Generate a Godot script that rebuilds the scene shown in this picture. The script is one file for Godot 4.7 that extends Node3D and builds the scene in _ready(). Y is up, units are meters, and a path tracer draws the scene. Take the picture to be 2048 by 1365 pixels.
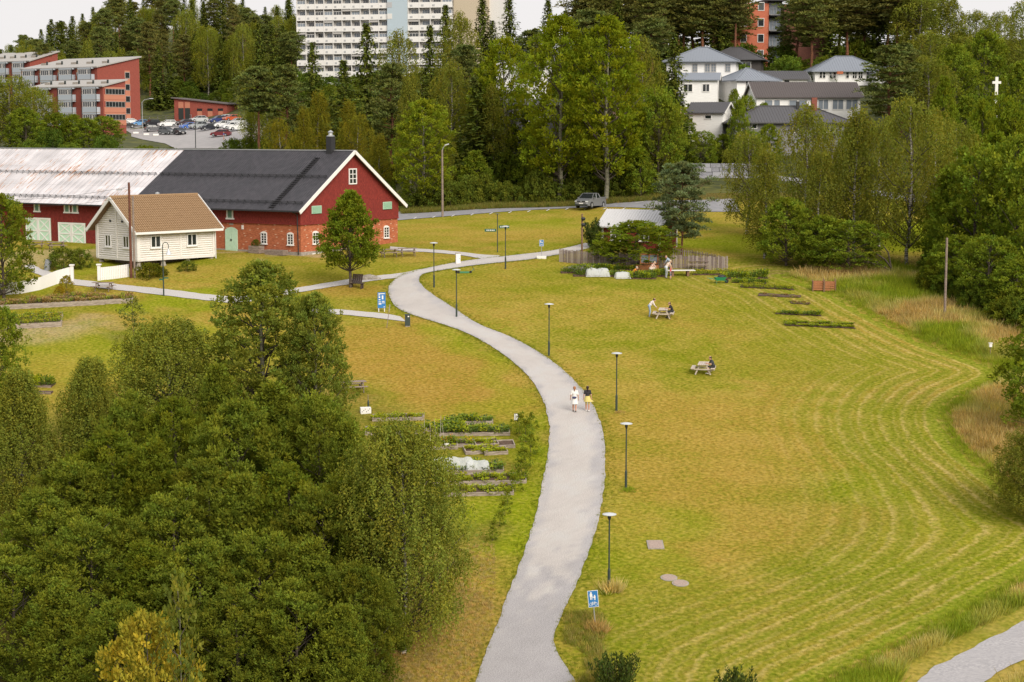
extends Node3D
# A park with a red barn on a Norwegian hillside, seen from a high balcony.

const F := 3500.0            # focal length in pixels of the 2048 px wide photograph
const PITCH := 0.1187        # camera tilted down 6.8 degrees
const EYE := Vector3(0, 25, 0)
var rng := RandomNumberGenerator.new()
var M := {}                  # materials by name
var used := {}               # names taken at top level

class MB:                    # collects triangles for one mesh
	var v := PackedVector3Array()
	var n := PackedVector3Array()
	var c := PackedColorArray()
	var u := PackedVector2Array()
	var col := Color(1, 1, 1)
	func tri(a: Vector3, b: Vector3, d: Vector3, ua := Vector2.ZERO, ub := Vector2.ZERO, ud := Vector2.ZERO) -> void:
		var nn := (d - a).cross(b - a).normalized()
		v.append(a); v.append(b); v.append(d)
		n.append(nn); n.append(nn); n.append(nn)
		c.append(col); c.append(col); c.append(col)
		u.append(ua); u.append(ub); u.append(ud)
	func quad(a: Vector3, b: Vector3, d: Vector3, e: Vector3) -> void:   # clockwise seen from the front
		tri(a, b, d, Vector2(0, 0), Vector2(1, 0), Vector2(1, 1))
		tri(a, d, e, Vector2(0, 0), Vector2(1, 1), Vector2(0, 1))
	func hexa(p: Array) -> void:   # p[0..3] bottom (x-z-, x+z-, x+z+, x-z+), p[4..7] top
		quad(p[4], p[5], p[6], p[7])
		quad(p[3], p[2], p[1], p[0])
		quad(p[7], p[6], p[2], p[3])
		quad(p[5], p[4], p[0], p[1])
		quad(p[6], p[5], p[1], p[2])
		quad(p[4], p[7], p[3], p[0])
	func box(o: Vector3, s: Vector3, b := Basis.IDENTITY) -> void:       # centre, size
		var h := s * 0.5
		var p := []
		for y in [-1, 1]:
			for k in [[-1, -1], [1, -1], [1, 1], [-1, 1]]:
				p.append(o + b * Vector3(h.x * k[0], h.y * y, h.z * k[1]))
		hexa(p)
	func bx(x0: float, x1: float, y0: float, y1: float, z0: float, z1: float) -> void:
		box(Vector3(x0 + x1, y0 + y1, z0 + z1) * 0.5, Vector3(absf(x1 - x0), absf(y1 - y0), absf(z1 - z0)))
	func bar(a: Vector3, b: Vector3, w: float, h: float, up := Vector3.UP) -> void:   # a beam from a to b
		var d := (b - a)
		var l := d.length()
		d = d / l
		var s := d.cross(up).normalized()
		var t := s.cross(d)
		box((a + b) * 0.5, Vector3(l, h, w), Basis(d, t, s))
	func tube(a: Vector3, b: Vector3, r0: float, r1: float, seg := 8, caps := true) -> void:
		var d := (b - a).normalized()
		var s := d.cross(Vector3.UP if absf(d.y) < 0.95 else Vector3.RIGHT).normalized()
		var t := s.cross(d)
		var pa := []
		var pb := []
		var nr := []
		for i in seg + 1:
			var q := TAU * i / seg
			var e := s * cos(q) + t * sin(q)
			nr.append(e)
			pa.append(a + e * r0)
			pb.append(b + e * r1)
		for i in seg:
			for k in [[pa, i, 0], [pb, i + 1, 1], [pb, i, 1], [pa, i, 0], [pa, i + 1, 0], [pb, i + 1, 1]]:
				v.append(k[0][k[1]]); n.append(nr[k[1]]); c.append(col); u.append(Vector2(float(k[1]) / seg, k[2]))
			if caps:
				tri(a, pa[i], pa[i + 1]); tri(b, pb[i + 1], pb[i])
	func path(pts: Array, r0: float, r1: float, seg := 6) -> void:
		for i in pts.size() - 1:
			tube(pts[i], pts[i + 1], lerpf(r0, r1, float(i) / (pts.size() - 1)), lerpf(r0, r1, float(i + 1) / (pts.size() - 1)), seg, i == 0 or i == pts.size() - 2)
	func lathe(o: Vector3, prof: Array, seg := 12) -> void:      # prof: [radius, height] from bottom to top
		for k in prof.size() - 1:
			var a: Array = prof[k]
			var b: Array = prof[k + 1]
			for i in seg:
				var q := TAU * i / seg
				var w := TAU * (i + 1) / seg
				var e := Vector3(cos(q), 0, sin(q))
				var f := Vector3(cos(w), 0, sin(w))
				var y0 := Vector3(0, a[1], 0)
				var y1 := Vector3(0, b[1], 0)
				if a[0] > 0.0001:
					tri(o + y0 + e * a[0], o + y0 + f * a[0], o + y1 + e * b[0])
				if b[0] > 0.0001:
					tri(o + y0 + f * a[0], o + y1 + f * b[0], o + y1 + e * b[0])
	func ball(o: Vector3, s: Vector3, seg := 10) -> void:
		var prof := []
		var nn := v.size()
		for i in 7:
			var q := PI * i / 6.0 - PI / 2
			prof.append([cos(q), sin(q)])
		lathe(Vector3.ZERO, prof, seg)
		for i in range(nn, v.size()):
			n[i] = (v[i] / s).normalized()
			v[i] = o + v[i] * s
	func poly(pts: Array, z0: float, z1: float) -> void:         # outline in x,y (counter-clockwise from +z) extruded from z0 (back) to z1 (front)
		var flat := PackedVector2Array()
		for p in pts:
			flat.append(Vector2(p[0], p[1]))
		var ix := Geometry2D.triangulate_polygon(flat)
		for i in range(0, ix.size(), 3):
			var a := flat[ix[i]]
			var b := flat[ix[i + 1]]
			var d := flat[ix[i + 2]]
			if (b - a).cross(d - a) > 0:
				var s := b
				b = d
				d = s
			tri(Vector3(a.x, a.y, z1), Vector3(b.x, b.y, z1), Vector3(d.x, d.y, z1))
			tri(Vector3(a.x, a.y, z0), Vector3(d.x, d.y, z0), Vector3(b.x, b.y, z0))
		for i in flat.size():
			var a := flat[i]
			var b := flat[(i + 1) % flat.size()]
			quad(Vector3(b.x, b.y, z1), Vector3(b.x, b.y, z0), Vector3(a.x, a.y, z0), Vector3(a.x, a.y, z1))
	func mesh() -> ArrayMesh:
		var m := ArrayMesh.new()
		var a := []
		a.resize(Mesh.ARRAY_MAX)
		a[Mesh.ARRAY_VERTEX] = v
		a[Mesh.ARRAY_NORMAL] = n
		a[Mesh.ARRAY_COLOR] = c
		a[Mesh.ARRAY_TEX_UV] = u
		m.add_surface_from_arrays(Mesh.PRIMITIVE_TRIANGLES, a)
		return m

func numbered(called: String) -> String:
	if not used.has(called):
		used[called] = 0
		return called
	used[called] += 1
	return "%s_%03d" % [called, used[called]]

func tag(o: Node3D, label: String, category: String, group := "") -> Node3D:
	o.set_meta("label", label)
	o.set_meta("category", category)
	if group:
		o.set_meta("group", group)
	return o

func thing(called: String, label: String, category: String, at := Vector3.ZERO, turn := 0.0, group := "") -> Node3D:
	var o := Node3D.new()
	o.name = numbered(called)
	add_child(o)
	o.position = at
	o.rotation.y = turn
	return tag(o, label, category, group)

func part(called: String, shape, m: Material, parent: Node3D = self) -> MeshInstance3D:
	var o := MeshInstance3D.new()
	o.name = numbered(called) if parent == self else called
	o.mesh = shape.mesh() if shape is MB else shape
	o.material_override = m
	parent.add_child(o, true)
	return o

func boxpart(called: String, parent: Node3D, m: Material, x0: float, x1: float, y0: float, y1: float, z0: float, z1: float) -> MeshInstance3D:
	var b := MB.new()
	b.bx(x0, x1, y0, y1, z0, z1)
	return part(called, b, m, parent)

func struct(called: String, shape, m: Material) -> MeshInstance3D:
	var o := part(called, shape, m)
	o.set_meta("kind", "structure")
	return o

func again(o: Node3D, called: String, at: Vector3, turn: float, label := "", group := "") -> Node3D:
	var r: Node3D = o.duplicate()
	r.name = numbered(called)
	add_child(r)
	r.position = at
	r.rotation = Vector3(0, turn, 0)
	if label:
		r.set_meta("label", label)
	if group:
		r.set_meta("group", group)
	return r

func lin(r: float, g: float, b: float) -> Color:     # a material colour given as linear reflectance
	return Color(r, g, b).linear_to_srgb()

func mat(r: float, g: float, b: float, rough := 0.85, metal := 0.0) -> StandardMaterial3D:
	var m := StandardMaterial3D.new()
	m.albedo_color = lin(r, g, b)
	m.roughness = rough
	m.metallic = metal
	return m

func vmat(rough := 0.9) -> StandardMaterial3D:       # colour from the vertices
	var m := StandardMaterial3D.new()
	m.vertex_color_use_as_albedo = true
	m.roughness = rough
	return m

func leafmat(r := 1.0, g := 1.0, b := 1.0, glow := 0.35) -> StandardMaterial3D:
	var m := vmat(0.7)
	m.albedo_color = lin(r, g, b)
	m.cull_mode = BaseMaterial3D.CULL_DISABLED
	m.backlight_enabled = true
	m.backlight = lin(0.88 * glow / 0.35, 0.95 * glow / 0.35, 0.30 * glow / 0.35)
	m.metallic_specular = 0.12
	return m

func noise(freq: float, seed_: int, oct := 3) -> FastNoiseLite:
	var f := FastNoiseLite.new()
	f.noise_type = FastNoiseLite.TYPE_SIMPLEX_SMOOTH
	f.frequency = freq
	f.seed = seed_
	f.fractal_type = FastNoiseLite.FRACTAL_FBM
	f.fractal_octaves = oct
	return f

# a small tiling picture: two colours mixed by noise, streaked by the stretch factors
func grainpic(size: int, c0: Color, c1: Color, freq: float, seed_: int, sx := 1.0, sy := 1.0, contrast := 1.6, oct := 4) -> ImageTexture:
	var f := noise(freq, seed_, oct)
	var bytes := PackedByteArray()
	bytes.resize(size * size * 3)
	var at := 0
	for y in size:
		for x in size:
			# wrap on a torus so that the edges meet
			var ax := TAU * x / size
			var ay := TAU * y / size
			var k := f.get_noise_3d(cos(ax) * 40.0 * sx + 200.0 * cos(ay) * sy, sin(ax) * 40.0 * sx + 31.0 * sin(ay) * sy, sin(ay) * 40.0 * sy + cos(ay) * 17.0 * sy)
			k = clampf(0.5 + k * contrast, 0.0, 1.0)
			bytes[at] = int(255.0 * lerpf(c0.r, c1.r, k)); bytes[at + 1] = int(255.0 * lerpf(c0.g, c1.g, k)); bytes[at + 2] = int(255.0 * lerpf(c0.b, c1.b, k))
			at += 3
	return ImageTexture.create_from_image(Image.create_from_data(size, size, false, Image.FORMAT_RGB8, bytes))

func texmat(tex: Texture2D, scale: float, rough := 0.9, world := false) -> StandardMaterial3D:
	var m := StandardMaterial3D.new()
	m.albedo_texture = tex
	m.roughness = rough
	m.uv1_triplanar = true
	m.uv1_world_triplanar = world
	m.uv1_scale = Vector3.ONE * scale
	return m

# ---- pixels to places ------------------------------------------------------
func ray(px: float, py: float) -> Vector3:
	var x := (px - 1024.0) / F
	var y := -(py - 682.5) / F
	return Vector3(x, -sin(PITCH) + y * cos(PITCH), -cos(PITCH) - y * sin(PITCH))

# terrain: height below/above the eye for five bearings, listed by distance
const BEAR := [-0.30, -0.21, -0.10, 0.02, 0.105, 0.30]
const PROFILE := [
	[[-60, -27.5], [60, -26.6], [76, -24.5], [120, -18.2], [150, -13.9], [162, -12.3], [172, -11.7], [205, -11.2], [270, -9.0], [340, -4.5], [385, -0.8], [425, 2.0], [445, 3.2], [470, 4.5], [600, 12.0], [760, 18], [1500, 20]],
	[[-60, -27.5], [60, -26.6], [76, -24.5], [120, -18.2], [150, -13.9], [162, -12.3], [172, -11.7], [205, -11.2], [270, -9.0], [340, -4.5], [385, -0.8], [425, 2.0], [445, 3.2], [465, 7.0], [540, 25.0], [640, 38], [760, 42], [1500, 44]],
	[[-60, -27.5], [60, -26.6], [76, -24.5], [120, -18.2], [150, -13.9], [160, -12.4], [170, -11.6], [182, -11.4], [200, -10.2], [220, -9.8], [270, -8.0], [340, -2.0], [385, 3.0], [440, 11.0], [540, 22], [760, 34], [1500, 36]],
	[[-60, -27.5], [60, -26.6], [76, -24.5], [120, -18.2], [150, -13.9], [160, -12.5], [168, -11.5], [178, -11.1], [190, -10.4], [203, -9.4], [212, -8.9], [222, -8.5], [234, -4.6], [246, -0.6], [262, 3.6], [300, 8.0], [350, 10.5], [450, 13.0], [760, 24], [1500, 30]],
	[[-60, -27.5], [60, -26.6], [76, -24.5], [120, -18.2], [150, -13.9], [162, -12.2], [172, -11.4], [190, -10.3], [203, -9.0], [214, -7.9], [224, -6.2], [234, -3.6], [245, 0.8], [262, 5.6], [285, 9.4], [320, 12.0], [450, 16.0], [760, 26], [1500, 30]],
	[[-60, -27.5], [60, -26.6], [76, -24.5], [120, -18.2], [150, -13.9], [165, -12.2], [180, -11.2], [205, -8.8], [220, -6.4], [240, 0.0], [262, 6.0], [285, 10.0], [320, 13.0], [450, 18.0], [760, 28], [1500, 30]]]

func raw_height(x: float, d: float) -> float:
	var a := clampf(x / maxf(d, 60.0), -0.2999, 0.2999)
	var k := 0
	while k < 4 and a > BEAR[k + 1]:
		k += 1
	var t := smoothstep(BEAR[k], BEAR[k + 1], a)
	var h := [0.0, 0.0]
	for j in 2:
		var p: Array = PROFILE[k + j]
		var i := 0
		while i < p.size() - 2 and d > p[i + 1][0]:
			i += 1
		h[j] = lerpf(p[i][1], p[i + 1][1], clampf((d - p[i][0]) / (p[i + 1][0] - p[i][0]), 0.0, 1.0))
	return lerpf(h[0], h[1], t)

var gx := PackedFloat32Array()
var gd := PackedFloat32Array()
var gh := PackedFloat32Array()

func make_grid() -> void:
	for x in [-900, -600, -420, -320, -260, -220]:
		gx.append(x)
	for i in range(-190, -80, 10):
		gx.append(i)
	for i in range(-80, 80, 2):
		gx.append(i)
	for i in range(80, 191, 10):
		gx.append(i)
	for x in [220, 260, 320, 420, 600, 900]:
		gx.append(x)
	for d in [-60, -20, 20, 40, 50]:
		gd.append(d)
	for i in range(60, 216, 2):
		gd.append(i)
	for i in range(216, 320, 4):
		gd.append(i)
	for i in range(320, 760, 20):
		gd.append(i)
	for d in [760, 900, 1200, 1500]:
		gd.append(d)
	var soft := noise(0.02, 5, 3)
	for d in gd:
		for x in gx:
			var h := 0.0
			for k in [-6.0, -3.0, 0.0, 3.0, 6.0]:
				h += raw_height(x + k * 0.5, d + k) * 0.2
			gh.append(h + EYE.y + soft.get_noise_2d(x, d) * 0.25)

func cell(list: PackedFloat32Array, v: float) -> int:
	return clampi(list.bsearch(v, false) - 1, 0, list.size() - 2)

func ground(x: float, z: float) -> float:       # height of the ground at a place
	var d := -z
	var i := cell(gx, x)
	var j := cell(gd, d)
	var tx := clampf((x - gx[i]) / (gx[i + 1] - gx[i]), 0, 1)
	var td := clampf((d - gd[j]) / (gd[j + 1] - gd[j]), 0, 1)
	var w := gx.size()
	return lerpf(lerpf(gh[j * w + i], gh[j * w + i + 1], tx), lerpf(gh[(j + 1) * w + i], gh[(j + 1) * w + i + 1], tx), td)

func on(x: float, z: float, lift := 0.0) -> Vector3:
	return Vector3(x, ground(x, z) + lift, z)

func hit(px: float, py: float) -> Vector3:      # where the sight line of a pixel meets the ground
	var r := ray(px, py)
	var t := 50.0
	var p := EYE + r * t
	while p.y > ground(p.x, p.z) and t < 900.0:
		t += 1.0
		p = EYE + r * t
	var a := t - 1.0
	var b := t
	for i in 14:
		t = (a + b) * 0.5
		p = EYE + r * t
		if p.y > ground(p.x, p.z):
			a = t
		else:
			b = t
	return p

func stand(px: float, d: float) -> Vector3:     # a place on the ground at a bearing and distance
	var x := (px - 1024.0) / F * d
	return on(x, -d)

func top_height(px: float, py: float, d: float) -> float:   # world height of a pixel's sight line at a distance
	var r := ray(px, py)
	return EYE.y + r.y * (d / -r.z)

func face_to(a: Vector3, b: Vector3) -> float:  # turn that lays local +X along a to b
	return atan2(-(b.z - a.z), b.x - a.x)

# ---- ground ----------------------------------------------------------------
const X0 := -80.0
const D0 := 60.0
const SPANX := 160.0
const SPAND := 156.0
var lawn_img: Image
var edge_line := PackedVector2Array()       # border of the mown lawn on the right (x, d)
var main_line := PackedVector2Array()       # middle of the main path
var meadow_poly := PackedVector2Array()

const MAINPATH := [[945, 1385, 1165, 1385], [950, 1365, 1150, 1365], [962, 1330, 1130, 1330], [978, 1290, 1108, 1292], [995, 1250, 1117, 1250], [1012, 1200, 1140, 1200], [1032, 1150, 1162, 1150], [1050, 1100, 1180, 1100], [1066, 1050, 1195, 1050], [1078, 1000, 1205, 1000], [1088, 950, 1210, 950], [1097, 900, 1210, 900], [1098, 850, 1202, 850], [1086, 802, 1180, 800], [1060, 758, 1148, 762], [1012, 714, 1105, 724], [962, 682, 1055, 692], [915, 660, 1012, 671], [870, 645, 968, 654], [828, 632, 938, 638], [797, 618, 912, 620], [781, 600, 878, 598], [776, 582, 850, 578], [783, 566, 838, 562], [803, 553, 846, 549], [838, 541, 885, 541], [884, 531, 938, 533], [935, 522, 1000, 526], [985, 516, 1050, 521], [1040, 510, 1095, 514], [1098, 503, 1140, 506], [1140, 495, 1172, 499], [1170, 487, 1200, 491]]
const BACKPATH := [[780, 494, 780, 501], [830, 498, 830, 504], [880, 501, 878, 507], [930, 506, 926, 512], [965, 510, 960, 518], [1000, 512, 985, 522]]
const BARNPATH := [[870, 534, 862, 544], [838, 540, 834, 551], [800, 547, 800, 556], [740, 554, 745, 562], [690, 561, 694, 570], [640, 569, 642, 578], [590, 577, 590, 587], [530, 588, 528, 600], [470, 594, 468, 606], [418, 590, 414, 602], [360, 583, 356, 595], [300, 576, 296, 588], [240, 570, 236, 581], [190, 564, 184, 575], [145, 558, 138, 569], [110, 548, 98, 558], [80, 538, 66, 546], [62, 528, 46, 534]]
const SIDEPATH := [[800, 634, 812, 644], [775, 629, 775, 640], [735, 625, 735, 635], [690, 621, 690, 631], [645, 618, 645, 628], [600, 615, 600, 624]]
const ROAD := [[700, 431, 700, 452], [800, 424, 800, 441], [885, 418, 885, 434], [960, 413, 960, 428], [1040, 408, 1040, 422], [1120, 404, 1120, 418], [1200, 402, 1200, 415], [1260, 402, 1270, 416], [1320, 402, 1335, 420], [1390, 401, 1400, 424], [1470, 398, 1480, 424]]
const UPPER := [[1300, 360, 1300, 367], [1380, 353, 1380, 360], [1470, 350, 1470, 357], [1560, 353, 1560, 362], [1650, 365, 1650, 376], [1740, 380, 1740, 393], [1830, 390, 1830, 405], [1950, 396, 1950, 412], [2060, 400, 2060, 417]]
const CORNER := [[1800, 1400, 1990, 1400], [1850, 1350, 1965, 1375], [1900, 1322, 2010, 1340], [1960, 1290, 2080, 1310], [2048, 1246, 2150, 1275], [2140, 1200, 2230, 1236]]

func strip(list: Array, lift: float, wobble: float, across := 4, seed_ := 3, paved_to := -1.0) -> MB:
	var f := noise(0.55, seed_, 3)
	var a := []
	var b := []
	for k in list:
		a.append(hit(k[0], k[1]))
		b.append(hit(k[2], k[3]))
	var rows := []
	for i in list.size() - 1:
		var i0 := maxi(i - 1, 0)
		var i3 := mini(i + 2, list.size() - 1)
		var n := maxi(2, int(a[i].distance_to(a[i + 1]) / 0.45))
		for k in (n if i < list.size() - 2 else n + 1):
			var t := float(k) / n
			rows.append([a[i].cubic_interpolate(a[i + 1], a[i0], a[i3], t), b[i].cubic_interpolate(b[i + 1], b[i0], b[i3], t)])
	var m := MB.new()
	var prev := []
	var along := 0.0
	for r in rows.size():
		var p: Vector3 = rows[r][0]
		var q: Vector3 = rows[r][1]
		var e := (q - p).normalized()
		p += e * f.get_noise_2d(p.x * 1.0, p.z) * wobble + e * f.get_noise_2d(p.x * 5.0, p.z * 5.0) * wobble * 0.5
		q += e * f.get_noise_2d(q.x * 1.0 + 50, q.z) * wobble + e * f.get_noise_2d(q.x * 5.0, q.z * 5.0 + 40) * wobble * 0.5
		var line := []
		for k in across + 1:
			var s := p.lerp(q, float(k) / across)
			line.append(on(s.x, s.z, lift))
		if prev:
			var flip: bool = (line[0] - prev[0]).cross(line[across] - line[0]).y > 0
			for k in across:
				if flip:
					m.quad(prev[k + 1], line[k + 1], line[k], prev[k])
				else:
					m.quad(prev[k], line[k], line[k + 1], prev[k + 1])
				if paved_to > 0.0:
					var order := [[r - 1, k + 1], [r, k + 1], [r, k], [r - 1, k + 1], [r, k], [r - 1, k]] if flip else [[r - 1, k], [r, k], [r, k + 1], [r - 1, k], [r, k + 1], [r - 1, k + 1]]
					for i in 6:
						var at := m.v.size() - 6 + i
						var c := m.v[at]
						# stretches of asphalt, worn wheel tracks of fine gravel, loose coarse stones along the edges
						var paved := clampf((paved_to + c.z + f.get_noise_2d(c.x * 1.3, c.z * 0.6) * 9.0) / 5.0 + 0.5, 0.0, 1.0)
						var side := absf(float(order[i][1]) / across - 0.45) * 2.0 + f.get_noise_2d(c.x * 2.0, c.z * 0.8) * 0.5
						var stone := Color(1.0, 0.97, 0.94).lerp(Color(0.80, 0.80, 0.83), smoothstep(0.5, 1.0, side))
						m.c[at] = stone.lerp(Color(0.74, 0.74, 0.77), paved) * (1.0 + f.get_noise_2d(c.x * 2.5, c.z * 2.5) * 0.08 + f.get_noise_2d(c.x * 0.5 + 90.0, c.z * 0.35) * 0.10)
		prev = line
	return m

func seg_dist(line: PackedVector2Array, p: Vector2) -> float:
	var best := 1e9
	for i in line.size() - 1:
		best = minf(best, p.distance_squared_to(Geometry2D.get_closest_point_to_segment(p, line[i], line[i + 1])))
	return sqrt(best)

func flat(p: Vector3) -> Vector2:
	return Vector2(p.x, -p.z)

# patches of different turf: px, py, half width and half length in metres, colour, strength
const GREEN := Color(0.125, 0.150, 0.008)
const FRESH := Color(0.170, 0.212, 0.006)
const OLIVE := Color(0.175, 0.168, 0.014)
const STRAW := Color(0.295, 0.205, 0.042)
const RUST := Color(0.285, 0.172, 0.036)
const SOIL := Color(0.105, 0.072, 0.046)
const SAND := Color(0.36, 0.27, 0.185)
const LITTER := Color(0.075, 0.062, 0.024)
func patches() -> Array:
	return [
		[800, 720, 7, 9, RUST, 0.75], [900, 790, 5.5, 7, RUST, 0.85], [740, 680, 6, 6, RUST, 0.6], [830, 830, 4, 3, STRAW, 0.6], [990, 760, 1.6, 9, FRESH, 0.9], [1050, 900, 2.0, 10, FRESH, 0.95], [1045, 1010, 2.2, 9, FRESH, 0.8], [960, 1040, 3.5, 4, FRESH, 0.9], [930, 690, 2.0, 5, FRESH, 0.7], [860, 655, 2.0, 3, FRESH, 0.7],
		[900, 1230, 3.0, 7, STRAW, 0.95], [940, 1320, 2.5, 6, STRAW, 0.7], [960, 1150, 2.5, 5, STRAW, 0.75], [850, 1330, 3, 5, STRAW, 0.8], [1010, 1110, 1.6, 5, FRESH, 0.5],
		[1400, 940, 6, 14, STRAW, 0.7], [1320, 880, 4, 10, RUST, 0.65], [1480, 1010, 5, 9, RUST, 0.6], [1250, 1010, 2, 6, FRESH, 0.35], [1560, 880, 4, 10, RUST, 0.5], [1220, 760, 4, 6, STRAW, 0.55], [1270, 1120, 3, 6, FRESH, 0.5], [1340, 1260, 5, 6, GREEN, 0.55], [1150, 620, 7, 6, STRAW, 0.3], [960, 590, 4, 6, RUST, 0.4], [1050, 560, 6, 5, OLIVE, 0.6], [1290, 1230, 3, 8, GREEN, 0.4], [1500, 1250, 5, 8, OLIVE, 0.5], [1480, 620, 8, 7, OLIVE, 0.7], [1600, 720, 7, 8, OLIVE, 0.6], [1780, 1150, 5, 12, GREEN, 0.6], [1900, 1060, 5, 10, FRESH, 0.5], [1860, 900, 4, 9, GREEN, 0.5], [1240, 560, 8, 3, GREEN, 0.6], [1520, 575, 7, 4, GREEN, 0.5], [1440, 560, 6, 2.5, FRESH, 0.6],
		[950, 470, 12, 7, STRAW, 0.55], [900, 455, 6, 4, RUST, 0.35], [1050, 450, 6, 5, FRESH, 0.3], [830, 475, 4, 4, FRESH, 0.45], [1090, 470, 6, 5, STRAW, 0.4], [880, 517, 3.5, 1.6, STRAW, 0.6], [720, 580, 4.5, 3, RUST, 0.75], [760, 592, 4, 2, FRESH, 0.5], [620, 545, 9, 4, OLIVE, 0.7], [470, 545, 6, 4, STRAW, 0.45], [560, 565, 5, 2, STRAW, 0.5],
		[590, 511, 4.0, 1.6, SAND, 0.75], [470, 506, 6, 2.0, SAND, 0.6], [810, 478, 1.6, 1.4, SAND, 0.8], [120, 510, 6, 5, SAND, 0.6],
		[60, 668, 6, 2.4, SAND, 0.75], [140, 645, 5, 1.3, SAND, 0.7], [220, 630, 4, 1.0, STRAW, 0.7], [230, 640, 6, 1.6, RUST, 0.45], [150, 720, 8, 6, FRESH, 0.55], [60, 730, 6, 5, STRAW, 0.35], [300, 690, 8, 6, FRESH, 0.5], [180, 540, 6, 2.5, FRESH, 0.6], [350, 605, 5, 2.5, FRESH, 0.7], [80, 800, 3.5, 3, STRAW, 0.5], [60, 840, 3, 3, GREEN, 0.5], [70, 620, 7, 4, GREEN, 0.4], [40, 575, 6, 1.5, FRESH, 0.5],
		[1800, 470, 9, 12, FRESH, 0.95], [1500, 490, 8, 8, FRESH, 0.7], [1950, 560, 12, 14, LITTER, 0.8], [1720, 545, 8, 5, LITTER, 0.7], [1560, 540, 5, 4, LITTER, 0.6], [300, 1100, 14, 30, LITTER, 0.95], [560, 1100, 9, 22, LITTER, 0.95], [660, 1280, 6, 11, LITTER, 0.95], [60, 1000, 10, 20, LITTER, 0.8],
		[780, 900, 6, 7, GREEN, 0.7], [950, 890, 5, 9, OLIVE, 0.75], [900, 940, 3, 2, SOIL, 0.35], [1250, 545, 7, 1.6, GREEN, 0.8], [1550, 590, 3, 1.4, SOIL, 0.6], [1600, 607, 1.6, 0.6, SOIL, 0.9], [1090, 1290, 0.9, 3, STRAW, 0.6], [1150, 1250, 1.2, 2.2, STRAW, 0.5], [1470, 430, 6, 10, STRAW, 0.4]]

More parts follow.
